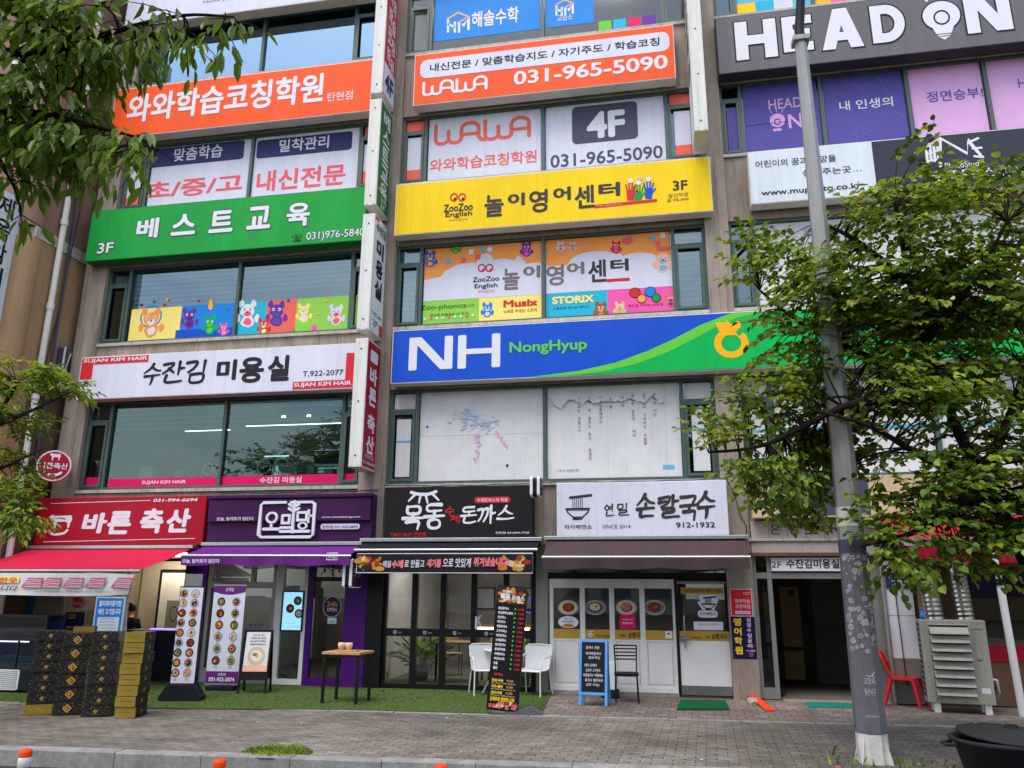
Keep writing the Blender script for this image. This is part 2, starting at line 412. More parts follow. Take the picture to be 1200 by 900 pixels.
        for i in range(n):
            a = pts[max(i-1, 0)]; b = pts[min(i+1, n-1)]
            dx, dz = b[0]-a[0], b[1]-a[1]; d = math.hypot(dx, dz) or 1; nx, nz = -dz/d, dx/d
            k = 1.0
            if 0 < i < n-1:
                ax, az = pts[i][0]-a[0], pts[i][1]-a[1]; q = math.hypot(ax, az) or 1
                c = abs((-az/q)*nx+(ax/q)*nz); k = 1/max(c, .55)
            h = w[i]/2*k
            L.append((pts[i][0]+nx*h, pts[i][1]+nz*h)); R.append((pts[i][0]-nx*h, pts[i][1]-nz*h))
        def capf(c, frm, to):
            a0 = math.atan2(frm[1]-c[1], frm[0]-c[0]); r = math.hypot(frm[0]-c[0], frm[1]-c[1])
            return [(c[0]+r*math.cos(a0-PI*k/6), c[1]+r*math.sin(a0-PI*k/6)) for k in range(1, 6)]
        P = L+R; F = [(i, n+i, n+i+1, i+1) for i in range(n-1)]
        if cap:
            e = capf(pts[-1], L[-1], R[-1]); b = len(P); P += e; F.append(tuple([2*n-1]+list(range(b+4, b-1, -1))+[n-1]))
            e = capf(pts[0], R[0], L[0]); b = len(P); P += e; F.append(tuple([0]+list(range(b+4, b-1, -1))+[n]))
        G = []
        for f in F:
            ar = sum(P[f[i]][0]*P[f[(i+1) % len(f)]][1]-P[f[(i+1) % len(f)]][0]*P[f[i]][1] for i in range(len(f)))
            G.append(f if ar > 0 else f[::-1])
        for i, f in enumerate(G): s.flat([P[k] for k in f], [tuple(range(len(f)))], y-.00013*(i % 7), m, depth)
    def tube(s, pts, r, m, n=8, caps=True, phase=0.0, smooth=True):
        pts = [Vector(p) for p in pts]
        if not isinstance(r, (list, tuple)): r = [r]*len(pts)
        vs = []; fs = []; prev = None
        for i, p in enumerate(pts):
            d = (pts[min(i+1, len(pts)-1)]-pts[max(i-1, 0)]); d = d.normalized() if d.length > 1e-9 else Vector((0, 0, 1))
            if prev is None: a = Vector((1, 0, 0)) if abs(d.x) < .9 else Vector((0, 1, 0)); u = (a-d*a.dot(d)).normalized()
            else: u = (prev-d*prev.dot(d)).normalized()
            prev = u; w = d.cross(u)
            for k in range(n):
                t = 2*PI*k/n+phase; vs.append(p+u*(r[i]*math.cos(t))+w*(r[i]*math.sin(t)))
        for i in range(len(pts)-1):
            for k in range(n): fs.append((i*n+k, i*n+(k+1) % n, (i+1)*n+(k+1) % n, (i+1)*n+k))
        s.add(vs, fs, m, smooth)
        if caps:
            b = len(vs)-n
            s.add(vs[:n], [tuple(range(n-1, -1, -1))], m); s.add(vs[b:], [tuple(range(n))], m)
    def bar(s, a, b, w, h, m):
        "square bar from a to b"
        s.tube([a, b], [w*.7071]*2, m, 4, True, PI/4, False)
    def lathe(s, prof, cx, cy, m, n=20, smooth=True, sy=1.0):
        vs = [(cx+r*math.cos(2*PI*k/n), cy+sy*r*math.sin(2*PI*k/n), z) for r, z in prof for k in range(n)]
        fs = [(i*n+k, i*n+(k+1) % n, (i+1)*n+(k+1) % n, (i+1)*n+k) for i in range(len(prof)-1) for k in range(n)]
        s.add(vs, fs, m, smooth)
    def warp(s, f, start=0): s.v[start:] = [tuple(f(*p)) for p in s.v[start:]]
    # helpers taking photograph pixels, laid on the plane y
    def ptext(s, body, a, b, Y, m, **k):
        x0, z1 = fp(*a, Y); x1, z0 = fp(*b, Y); s.text(body, x0, z0, x1, z1, Y, m, **k)
    def prect(s, a, b, Y, m):
        x0, z1 = fp(*a, Y); x1, z0 = fp(*b, Y); s.rect(x0, z0, x1, z1, Y, m)
    def prr(s, a, b, Y, m, r=.05, depth=0.0):
        x0, z1 = fp(*a, Y); x1, z0 = fp(*b, Y); s.rrect(x0, z0, x1, z1, Y, m, r, depth)
    def ppoly(s, pts, Y, m): s.poly([fp(*p, Y) for p in pts], Y, m)
    def build(s, name, parent=None, world=True, bevel=0.0, label=None):
        me = bpy.data.meshes.new(name)
        vs = s.v
        if parent is not None and world:
            inv = PM[parent.name].inverted(); vs = [tuple(inv @ Vector(p)) for p in vs]
        me.from_pydata(vs, [], s.f); me.update()
        for n in s.mats: me.materials.append(MATS[n])
        me.polygons.foreach_set('material_index', s.m); me.polygons.foreach_set('use_smooth', s.s); me.update()
        o = bpy.data.objects.new(name, me); COL.objects.link(o)
        if parent is not None: o.parent = parent; PM[o.name] = PM[parent.name]
        else: PM[o.name] = Matrix()
        if bevel:
            b = o.modifiers.new('bevel', 'BEVEL'); b.width = bevel; b.segments = 2; b.limit_method = 'ANGLE'; b.angle_limit = RAD(40)
        if label: o['label'] = label
        return o
PM = {}
def thing(name, label, cat, loc=(0, 0, 0), rz=0.0, group=None, rx=0.0, ry=0.0):
    o = bpy.data.objects.new(name, None); COL.objects.link(o); o.empty_display_size = .2
    o.location = loc; o.rotation_euler = (rx, ry, rz); o['label'] = label; o['category'] = cat
    if group: o['group'] = group
    from mathutils import Euler
    PM[o.name] = Matrix.Translation(loc) @ Euler((rx, ry, rz)).to_matrix().to_4x4()
    return o
def tag(o, label, cat, group=None, kind=None):
    o['label'] = label; o['category'] = cat
    if group: o['group'] = group
    if kind: o['kind'] = kind
    return o
def struct(o): o['kind'] = 'structure'; return o
KIDS = {}
def copy_tree(o, parent=None):
    c = o.copy(); COL.objects.link(c)
    if parent is not None: c.parent = parent; c.matrix_parent_inverse = Matrix()
    for ch in [k for k in bpy.data.objects if k.parent == o]: copy_tree(ch, c)
    return c
def dup(o, label, loc, rz=0.0):
    c = copy_tree(o); c.location = loc; c.rotation_euler[2] = rz; c['label'] = label
    return c

# ---------------------------------------------------------------- brush lettering, strokes in a unit box (x, z), widths relative to the box
HAND = {
 'son': [[(.50, .98), (.30, .74), (.02, .52)], [(.48, .84), (.72, .66), (1.0, .60)], [(.52, .56), (.50, .40)], [(.02, .34), (.50, .38), (.98, .40)], [(.22, .28), (.18, .04), (.50, .06), (.92, .06)]],
 'kal': [[(.02, .86), (.30, .92), (.56, .94), (.44, .66), (.10, .50)], [(.0, .68), (.26, .73), (.48, .74)], [(.74, 1.0), (.68, .50)], [(.72, .74), (1.0, .78)], [(.18, .40), (.70, .44), (.66, .28), (.22, .22), (.20, .05), (.60, .06), (.98, .08)]],
 'guk': [[(.05, .90), (.40, .92), (.86, .94), (.70, .66)], [(.0, .54), (.50, .58), (1.0, .60)], [(.50, .56), (.46, .36)], [(.16, .32), (.50, .34), (.78, .34), (.72, .0)]],
 'su': [[(.56, 1.0), (.36, .76), (.02, .56)], [(.50, .84), (.76, .68), (1.0, .66)], [(.08, .40), (.50, .42), (1.0, .46)], [(.56, .42), (.54, .20), (.46, .0)]],
 'yeon': [[(.30, .92), (.06, .70), (.22, .50), (.46, .66), (.36, .90)], [(.48, .78), (.76, .80)], [(.46, .62), (.76, .64)], [(.82, 1.0), (.78, .40)], [(.26, .36), (.20, .06), (.60, .08), (.98, .12)]],
 'mil': [[(.10, .92), (.08, .58), (.44, .60), (.50, .92), (.12, .90)], [(.82, 1.0), (.76, .50)], [(.16, .42), (.78, .44), (.72, .26), (.22, .22), (.20, .04), (.62, .04), (.98, .06)]],
 'mok': [[(.22, .96), (.24, .68), (.78, .68), (.80, .96), (.22, .96)], [(.50, .66), (.50, .48)], [(.0, .46), (1.0, .48)], [(.18, .30), (.78, .32), (.74, .0)]],
 'dong': [[(.84, .98), (.20, .96), (.18, .72), (.86, .74)], [(.50, .70), (.50, .52)], [(.0, .48), (1.0, .52)], [(.50, .38), (.24, .30), (.24, .08), (.50, .0), (.76, .08), (.76, .30), (.50, .38)]],
 'don': [[(.84, .98), (.22, .94), (.18, .70), (.88, .74)], [(.52, .70), (.50, .48)], [(.0, .44), (1.0, .50)], [(.22, .34), (.18, .06), (.54, .02), (.94, .10)]],
 'kka': [[(.02, .76), (.30, .80), (.22, .40), (.04, .12)], [(.34, .78), (.60, .84), (.52, .42), (.34, .10)], [(.78, 1.0), (.74, .0)], [(.78, .54), (1.0, .60)]],
 'seu': [[(.56, 1.0), (.36, .62), (.06, .34)], [(.46, .72), (.70, .50), (.92, .42)], [(.0, .08), (.50, .06), (1.0, .14)]],
 'je': [[(.02, .86), (.44, .92), (.24, .60), (.02, .34)], [(.24, .62), (.46, .38)], [(.44, .60), (.66, .62)], [(.68, .96), (.66, .10)], [(.94, 1.0), (.92, .0)]],
 'jan': [[(.04, .90), (.50, .94), (.28, .66), (.0, .46)], [(.28, .70), (.52, .50)], [(.78, 1.0), (.74, .40)], [(.78, .68), (1.0, .70)], [(.20, .36), (.16, .06), (.56, .04), (.92, .08)]],
 'gim': [[(.04, .94), (.50, .98), (.40, .70), (.12, .48)], [(.88, 1.0), (.84, .46)], [(.24, .36), (.82, .38), (.78, .02), (.26, .0), (.24, .34)]],
}
def hand(mb, key, a, b, Y, m, w=.15, sub=4, pix=True):
    if pix: x0, z1 = fp(*a, Y); x1, z0 = fp(*b, Y)
    else: (x0, z1), (x1, z0) = a, b
    sc = ((x1-x0)+(z1-z0))/2; rnd = random.Random(key)
    for i, st in enumerate(HAND[key]):
        P = [(x0+p[0]*(x1-x0), z0+p[1]*(z1-z0)) for p in st]
        n = len(P); ws = [sc*w*(1.25-.5*(j/(n-1))+rnd.uniform(-.12, .12)) for j in range(n)]
        mb.stroke(P, ws, Y-.0004*i, m, sub=sub)
def wawa(mb, a, b, Y, m, w=.16):
    x0, z1 = fp(*a, Y); x1, z0 = fp(*b, Y)
    X = lambda p: (x0+p[0]*(x1-x0), z0+p[1]*(z1-z0))
    ww = (z1-z0)*w
    def arc(cx, cz, r, rz, t0, t1): return [(cx+r*math.cos(RAD(t0+(t1-t0)*k/8)), cz+rz*math.sin(RAD(t0+(t1-t0)*k/8))) for k in range(9)]
    for i, o in enumerate((0, .52)):
        S1 = [(o+.01, .97)]+arc(o+.078, .24, .068, .21, 180, 360)+[(o+.146, .62)]
        S2 = [(o+.146, .62)]+arc(o+.214, .24, .068, .21, 180, 360)+arc(o+.372, .66, .09, .31, 180, 0)
        S2 += [(o+.462, .03)] if i else [(o+.462, .24), (o+.49, .06), (o+.53, .04)]
        mb.stroke([X(p) for p in S1], ww, Y, m); mb.stroke([X(p) for p in S2], ww, Y-.0012, m); mb.stroke([X((o+.30, .40)), X((o+.45, .40))], ww*.9, Y-.0024, m)
# ================================================================ ground
def lineY(x, p, q): return p[1]+(q[1]-p[1])*(x-p[0])/(q[0]-p[0])
KA, KB = (-7.52, 8.49), (-.36, 9.0)           # back edge of the kerb
EA, EB = (-4.55, 11.96), (4.17, 12.48)        # edging strip by the shops
kY = lambda x: lineY(x, KA, KB)
eY = lambda x: lineY(x, EA, EB)
mb = MB(); mb.quad((-300, -200, -.21), (300, -200, -.21), (300, 400, -.21), (-300, 400, -.21), 'soil'); struct(mb.build('ground'))
mb = MB(); mb.quad((-60, -2.5, -.16), (60, -2.5, -.16), (60, kY(60)-.1, -.16), (-60, kY(-60)-.1, -.16), 'asphalt'); struct(mb.build('road'))
mb = MB(); mb.quad((-60, kY(-60), 0), (60, kY(60), 0), (60, 40, 0), (-60, 40, 0), 'paver_grey'); struct(mb.build('pavement'))
mb = MB(); mb.quad((-14, eY(-14)+.05, .004), (16, eY(16)+.05, .004), (16, 16, .004), (-14, 16, .004), 'paver_red'); struct(mb.build('path'))
mb = MB(); x = -14.0
while x < 16:
    j = random.uniform(-.012, .012); g = .012
    mb.add([(x+g, eY(x)-.06+j, .010), (x+1-g, eY(x+1)-.06+j, .010), (x+1-g, eY(x+1)+.06+j, .010), (x+g, eY(x)+.06+j, .010),
            (x+g, eY(x)-.06+j, -.02), (x+1-g, eY(x+1)-.06+j, -.02)], [(0, 1, 2, 3), (4, 5, 1, 0)], 'kerb_stone'); x += 1
struct(mb.build('kerb_strip'))
mb = MB(); x = -30.0
while x < 30:
    g = .004; a = x+g; b = x+1-g; t = random.uniform(0, .008)
    ya, yb = kY(a), kY(b)
    vs = [(a, ya-.18, -.2), (b, yb-.18, -.2), (b, yb, -.2), (a, ya, -.2), (a, ya-.17, .012+t), (b, yb-.17, .012+t), (b, yb, .012+t), (a, ya, .012+t), (a, ya-.18, -.002+t), (b, yb-.18, -.002+t)]
    mb.add(vs, [(4, 5, 6, 7), (8, 9, 5, 4), (0, 1, 9, 8), (1, 2, 6, 5, 9), (3, 0, 8, 4, 7), (2, 3, 7, 6)], 'kerb_stone'); x += 1
struct(mb.build('kerb'))
mb = MB(); mb.box(-60, -8, -.2, 60, -2.5, -.02, 'paver_grey'); struct(mb.build('near_pavement'))
# weeds and short grass in the tree pits
def grass(name, label, spots, n, h, mats, seed, inside):
    r = random.Random(seed); mb = MB()
    for i in range(n):
        x, y = inside(r); a = r.uniform(0, 2*PI); l = h*r.uniform(.4, 1.2); w = l*.12+.003; bx, by = math.cos(a)*l*.5, math.sin(a)*l*.5
        mb.add([(x-w*by/l*2, y+w*bx/l*2, 0), (x+w*by/l*2, y-w*bx/l*2, 0), (x+bx*.5, y+by*.5, l*.75), (x+bx*1.3, y+by*1.3, l)], [(0, 1, 2), (0, 2, 3)], r.choice(mats))
    o = mb.build(name); tag(o, label, 'grass', kind='stuff'); return o
gx0, gy0 = gp(262, 890); gx1, gy1 = gp(372, 879)
def _pit(r):
    while True:
        u, v = r.uniform(-1, 1), r.uniform(-1, 1)
        if u*u+v*v < 1 and r.random() < 1.15-(u*u+v*v): return (gx0+gx1)/2+u*(gx1-gx0)/2, (gy0+gy1)/2+.12+v*.30
grass('grass', 'patch of short green grass and weeds growing in the pavement by the kerb', None, 1300, .05, ['leaf_light', 'leaf_mid', 'leaf_yellow'], 3, _pit)
mb = MB(); mb.poly([((gx0+gx1)/2+(gx1-gx0)/2*1.06*math.cos(t*PI/12), (gy0+gy1)/2+.12+.34*math.sin(t*PI/12)) for t in range(24)], 0, 'soil')
mb.warp(lambda x, y, z: (x, z, .005)); o = mb.build('ground'); struct(o)
PX, PY = 2.15, 9.75     # lamp post foot
def _ft(r): a = r.uniform(0, 2*PI); q = .18+abs(r.gauss(0, .22)); return PX+.05+math.cos(a)*q*1.5, PY-.15+math.sin(a)*q*.5
grass('weeds', 'sparse weeds and dry stems growing round the foot of the street lamp', None, 45, .10, ['leaf_light', 'leaf_mid', 'leaf_yellow'], 5, _ft)
# ================================================================ the commercial building
BLD = thing('commercial_building', 'grey concrete five storey shop building with coloured signs along every floor', 'building', (-5.5, W, 0))
FL = [(3.77, 5.70), (7.03, 8.87), (10.33, 12.0), (13.62, 15.3)]
BAY = {'L': (-12.2, -5.85), 'C': (-5.3, 1.1), 'R': (1.55, 7.9)}
mb = MB()
for x0, x1 in ((-12.75, -12.2), (-5.85, -5.3), (1.1, 1.55), (7.9, 8.4)): mb.box(x0, W-.06, 0, x1, W+.30, 18.2, 'concrete')
for b, (x0, x1) in BAY.items():
    z = 2.62 if b != 'R' else 2.82
    for a, c in FL+[(18.2, 18.2)]:
        mb.box(x0, W, z, x1, W+.30, a, 'concrete'); z = c
mb.box(8.4, W, 0, 16, W+.3, 18.2, 'concrete')
mb.box(-12.75, W+.3, 0, -12.55, W+9, 18.2, 'concrete'); mb.box(15.8, W+.3, 0, 16, W+9, 18.2, 'concrete'); mb.box(-12.55, W+8.8, 0, 15.8, W+9, 18.2, 'concrete')
mb.box(-12.9, W+.3, 18.2, 16.2, W+9.1, 18.5, 'concrete')
mb.build('wall', BLD)
mb = MB()
for i, z in enumerate((3.32, 6.4, 9.8, 13.1, 16.4)): mb.box(-12.55, W+.31, z-.2 if i else 2.7, 15.8, W+8.7, z, 'room_ceiling')
mb.build('floor_slab', BLD)
mb = MB()
for z0, z1 in ((3.32, 6.2), (6.4, 9.6), (9.8, 12.9), (13.1, 16.2)):
    mb.box(-12.5, W+4.4, z0+.003, 15.7, W+4.5, z1-.003, 'room_wall')
    for x in (-5.6, 1.3, 8.1): mb.box(x-.08, W+.33, z0+.003, x+.08, W+4.39, z1-.003, 'room_wall')
mb.build('partition', BLD)

def window(b, f, splits, pane='glass_dim', vents=(), transom=None, deep='frame_green'):
    x0, x1 = BAY[b]; z0, z1 = FL[f]; xs = [x0]+list(splits)+[x1]
    mb = MB(); t = .035; ya, yb = W+.05, W+.15
    mb.box(x0+.002, ya, z1-.06, x1-.002, yb, z1-.002, deep); mb.box(x0+.002, ya, z0+.002, x1-.002, yb, z0+.06, deep)
    for i, x in enumerate(xs):
        a = x-t if 0 < i < len(xs)-1 else (x+.002 if i == 0 else x-.06); c = x+t if 0 < i < len(xs)-1 else (x+.06 if i == 0 else x-.002)
        mb.box(a, ya+.003, z0+.06, c, yb-.003, z1-.06, deep)
    for i in vents:                       # narrow opening lights with a transom and a heavier sash
        a = xs[i]+(.06 if i == 0 else t); c = xs[i+1]-(.06 if i == len(xs)-2 else t); zt = z0+(z1-z0)*.76
        mb.box(a, ya+.006, zt, c, yb-.006, zt+.06, deep)
        s = .055
        mb.box(a+.004, ya-.02, z0+.064, c-.004, ya+.03, z0+.064+s, deep); mb.box(a+.004, ya-.02, zt-s-.004, c-.004, ya+.03, zt-.004, deep)
        mb.box(a+.004, ya-.017, z0+.064+s, a+s, ya+.027, zt-s-.004, deep); mb.box(c-s, ya-.017, z0+.064+s, c-.004, ya+.027, zt-s-.004, deep)
    fr = mb.build('window', BLD)
    mb = MB(); mb.rect(x0+.03, z0+.03, x1-.03, z1-.03, YG, pane); mb.build('pane', fr)
    mb = MB(); mb.box(x0+.003, W-.05, z0-.07, x1-.003, W-.003, z0-.003, 'concrete_pale'); mb.build('sill', fr)
    return fr
YF = W+.112            # printed film on the outside of the panes
def film(fr, fill):
    mb = MB(); fill(mb); return mb.build('film', fr)
def blinds(fr, x0, x1, z0, z1, m='blind', step=.11, fill=.62):
    mb = MB(); z = z1
    while z > z0: mb.box(x0, W+.165, z-step*fill, x1, W+.168, z, m); z -= step
    mb.build('blind', fr)
BC = [0]
def blob(mb, px, py, r, m, Y, k=1.25, seed=0):
    BC[0] += 1; Y = Y-.0003*(BC[0] % 24)
    x, z = fp(px, py, Y); q = r/62.0; rr = random.Random(seed+px)
    n = 18; ph = rr.uniform(0, 6)
    mb.poly([(x+q*(1+.13*math.sin(3*t*2*PI/n+ph))*math.cos(t*2*PI/n), z+q*k*(1+.1*math.sin(2*t*2*PI/n+ph))*math.sin(t*2*PI/n)) for t in range(n)], Y, m)

def creature(mb, px, py, r, m, m2, Y, ears=1, arms=1):
    "a plain made-up animal: body, head, ears, eyes, muzzle, arms"
    B = lambda dx, dy, q, c, k=1.0: blob(mb, px+dx*r, py+dy*r, q*r, c, Y, k)
    BC[0] = 0
    B(0, .95, .75, m, .9); B(0, 1.0, .45, m2, .9)
    if arms:
        for s_ in (-1, 1): B(s_*.85, .7, .28, m, 1.6)
    if ears:
        for s_ in (-1, 1): B(s_*.55, -.62, .32, m, 1.3)
    B(0, 0, .8, m, .9); B(0, .28, .42, m2, .7)
    for s_ in (-1, 1): B(s_*.28, -.12, .17, 'letter_white', 1.2); B(s_*.26, -.1, .08, 'ink', 1.2)
    B(0, .14, .12, 'ink', .7)
# ---- second floor (index 0)
mat('purple_scratch', '#9088c0', .5)
fr = window('L', 0, (-11.65, -8.95, -6.3), 'glass_salon', (0, 3))
def f(mb):
    Y = YF
    z0, z1 = 3.80, 4.02
    mb.rect(-12.1, z0+.02, -11.73, z1+.04, Y, 'magenta'); mb.rect(-11.55, z0, -9.0, z1, Y, 'magenta'); mb.rect(-8.9, z0, -6.35, z1, Y, 'magenta'); mb.rect(-6.22, z0+.02, -5.95, z1, Y, 'magenta')
    mb.text('SUJAN KIM HAIR', -10.75, 3.87, -9.72, 3.965, Y-.003, 'letter_white', bold=.02)
    mb.text('수잔김 미용실', -8.05, 3.86, -7.13, 3.985, Y-.003, 'letter_white', bold=.02)
film(fr, f)
blinds(fr, -11.55, -9.0, 5.1, 5.68, 'blind_dark'); blinds(fr, -8.9, -6.35, 5.2, 5.68, 'blind_dark')
mb = MB(); mb.box(-9.9, W+2.6, 5.62, -7.4, W+2.63, 5.635, 'led_white'); mb.box(-11.4, W+2.4, 5.5, -10.2, W+2.43, 5.515, 'led_white')
for x in (-8.2, -7.6, -6.6): mb.disc(x, 5.5, .05, .03, W+1.2, 'lamp_warm')
mb.build('ceiling_light', BLD)
# things on the sill of the salon windows
mb = MB(); yy = W+.5
mb.box(-12.1, W+.32, 3.5, -5.9, W+.75, 3.96, 'room_wall')
for x, w, h, m in ((-10.9, .32, .34, 'white'), (-10.1, .22, .26, 'beige'), (-7.6, .42, .36, 'blind'), (-7.1, .14, .30, 'blind'), (-6.7, .2, .22, 'white'), (-8.6, .2, .2, 'rose')): mb.box(x-w/2, W+.4, 3.963, x+w/2, W+.62, 3.963+h, m)
for x, r in ((-9.6, .13), (-9.35, .11), (-8.3, .16), (-7.9, .18), (-7.3, .16)): mb.ring(x, 4.2+r*.6, r, r, .18, W+.68, 'alu', 22, .02)
for x in (-11.3, -9.9, -8.5, -7.1): mb.box(x-.35, W+4.3, 3.9, x+.35, W+4.39, 5.3, 'glass_mirror')
mb.build('salon_fitting', BLD)
fr = window('C', 0, (-4.72, -2.135, .49), 'glass_dim', (0, 3))
def f(mb):
    Y = YF; m = 'paper_white'
    mb.rect(-5.22, 5.30, -4.78, 5.62, Y, m); mb.rect(-5.15, 3.93, -4.85, 5.1, Y-.02, m); mb.rect(-5.15, 4.62, -4.85, 4.66, Y-.024, 'stripe_blue')
    mb.rect(-4.67, 3.84, -2.18, 5.64, Y, m); mb.rect(-2.09, 3.84, .44, 5.64, Y, m)
    mb.rect(.55, 5.30, 1.02, 5.62, Y, m); mb.rect(.65, 3.93, .95, 5.1, Y-.02, m); mb.rect(.65, 4.70, .95, 4.74, Y-.024, 'stripe_blue')
    rr = random.Random(4)
    for i in range(150):                  # faded remains of a torn print
        x = rr.gauss(-3.58, .2); z = rr.gauss(5.03-.25*(x+3.55), .09); q = abs(x+3.58)+abs(z-5.03); blobm = 'fade_blue' if rr.random() > q*1.6 else 'fade_pale'
        mb.disc(x, z, rr.uniform(.008, .05), rr.uniform(.008, .035), Y-.003-.0001*i, blobm, 7)
    for i in range(22):
        x = rr.gauss(-3.48, .03); z = rr.uniform(4.2, 4.74); mb.disc(x, z, rr.uniform(.01, .035), rr.uniform(.012, .04), Y-.003-.0003*i, 'fade_pink', 7)
    for i in range(14):
        t = i/13; mb.disc(-3.1+.2*t+rr.uniform(-.02, .02), 4.78-.3*t, .03*(1-.5*t), .04, Y-.003-.0004*i, 'fade_pink', 8)
    mb.disc(-2.88, 4.11, .03, .035, Y-.003, 'violet', 10); mb.disc(-4.52, 4.93, .025, .03, Y-.003, 'nh_blue', 10)
    mb.rect(-4.67, 4.735, -2.18, 4.742, Y-.002, 'fade_grey')
    # vertical lines of old print on the right sheet
    cols = [(-.02, 5.45, '함께한 시간'), (-.22, 5.45, '길이길이 기억하는 사람들'), (-.43, 5.45, '함께한 순간이 쌓여서'), (-.63, 5.42, '길이되고'), (-.86, 5.4, '늘 곁에'), (-1.05, 5.42, '더 따뜻해지다'), (-1.27, 5.42, '고객님의 곁에는 당신과 함께한'), (-1.47, 5.42, '길이되는 것입니다')]
    for x, z, w in cols:
        for ch in w:
            if ch != ' ' and rr.random() < .86: mb.text(ch, x-.028, z-.066, x+.028, z, Y-.003, 'grey_letter', bold=.012)
            z -= .078
    mb.text('고양시 농협은행', -1.92, 3.96, -1.5, 4.02, Y-.003, 'grey_letter'); mb.rrect(.08, 3.97, .30, 4.06, Y-.003, 'stripe_blue', .02)
    mb.rect(-.93, 3.84, -.925, 5.64, Y-.002, 'fade_grey'); mb.rect(.17, 3.84, .176, 5.64, Y-.002, 'fade_grey')
mat('fade_pale', '#c3cdd6', .7, var=.1, scale=8); mat('fade_blue', '#b2c5d6', .7, var=.15, scale=8); mat('fade_grey', '#b9b9bc', .7, var=.1); mat('fade_pink', '#d9aecb', .7, var=.2, scale=8)
film(fr, f)
# torn, curling strip of the sheet
mb = MB(); P = []
rr = random.Random(9); n = 26
for i in range(n+1):
    x = -2.06+2.2*i/n; z = 5.52-.22*abs(math.sin(i*.55))*(1-.4*i/n)-rr.uniform(0, .06)
    if i > 8: z = 5.40-rr.uniform(0, .09)-.02*math.sin(i)
    P.append((x, z))
for i in range(n):
    (xa, za), (xb, zb) = P[i], P[i+1]
    d = .05+.03*math.sin(i*1.3)
    mb.add([(xa, YF-.004, za), (xb, YF-.004, zb), (xb, YF-.035, zb-d*.5), (xa, YF-.035, za-d*.5), (xb, YF-.05, zb-d), (xa, YF-.045, za-d)], [(0, 3, 2, 1), (3, 5, 4, 2)], 'paper_white', True)
mb.build('peeling_film', fr)
fr = window('R', 0, (2.1, 4.9), 'glass_dim', (0,))
def f(mb):
    mb.rect(1.63, 5.30, 2.04, 5.62, YF, 'paper_white'); mb.rect(1.70, 3.93, 1.98, 5.1, YF-.02, 'paper_white'); mb.rect(1.70, 4.62, 1.98, 4.67, YF-.024, 'stripe_blue')
    for a, b in ((2.16, 4.84), (4.96, 7.82)): mb.rect(a, 3.84, b, 5.64, YF, 'paper_white'); mb.rect(a, 4.62, b, 4.70, YF-.003, 'stripe_blue')
film(fr, f)

# ---- third floor
fr = window('L', 1, (-11.65, -8.95, -6.3), 'glass_dim', (0, 3))
def f(mb):
    Y = YF; z0, z1 = 7.08, 7.86
    for a, b, m in ((-11.55, -10.3, 'pale_yellow'), (-10.3, -9.0, 'skyblue'), (-8.9, -8.25, 'teal'), (-8.25, -7.55, 'coral'), (-7.55, -6.35, 'leaf_print'), (-6.2, -5.95, 'leaf_print')): mb.rect(a, z0, b, z1, Y, m)
    B = lambda px, py, r, m, k=1.1: blob(mb, px, py, r, m, Y-.003, k)
    K = lambda *q, **k: creature(mb, *q, Y-.003, **k)
    mb.prect((206, 387), (272, 396), Y-.0025, 'nh_blue'); mb.ring(*fp(177, 371, Y), .27, .27, .14, Y-.0015, 'skyblue')
    K(177, 374, 14, 'apricot', 'letter_white'); K(222, 370, 10, 'violet', 'purple_cloth'); K(246, 378, 9, 'nh_green', 'lime'); K(262, 384, 6, 'hotpink', 'fade_pink'); B(247, 357, 3.5, 'amber', 2.4)
    K(290, 364, 13, 'letter_white', 'rose', ears=1); K(324, 364, 12, 'violet', 'purple_film'); K(309, 380, 8, 'red', 'pale_yellow'); K(356, 364, 9, 'pale_yellow', 'letter_white'); K(394, 366, 10, 'lilac_white', 'rose'); B(373, 368, 3, 'amber', .4); B(368, 384, 4, 'hotpink')
    for i, (x, y) in enumerate([(180, 353), (192, 357), (165, 357), (196, 351), (266, 362), (232, 352), (338, 352), (382, 352), (344, 388)]): B(x, y, 2, ['green', 'red', 'violet', 'amber'][i % 4])
film(fr, f); blinds(fr, -11.55, -9.0, 7.9, 8.84); blinds(fr, -8.9, -6.35, 8.1, 8.84)
fr = window('C', 1, (-4.76, -2.15, .47), 'glass_dim', (0, 3))
def hump(mb, x0, x1, zb, H, Y, m):
    P = [(x0, zb)]; n = 40
    for i in range(n+1):
        t = i/n; P.append((x0+(x1-x0)*t, H(t)))
    P.append((x1, zb)); mb.poly(P, Y, m)
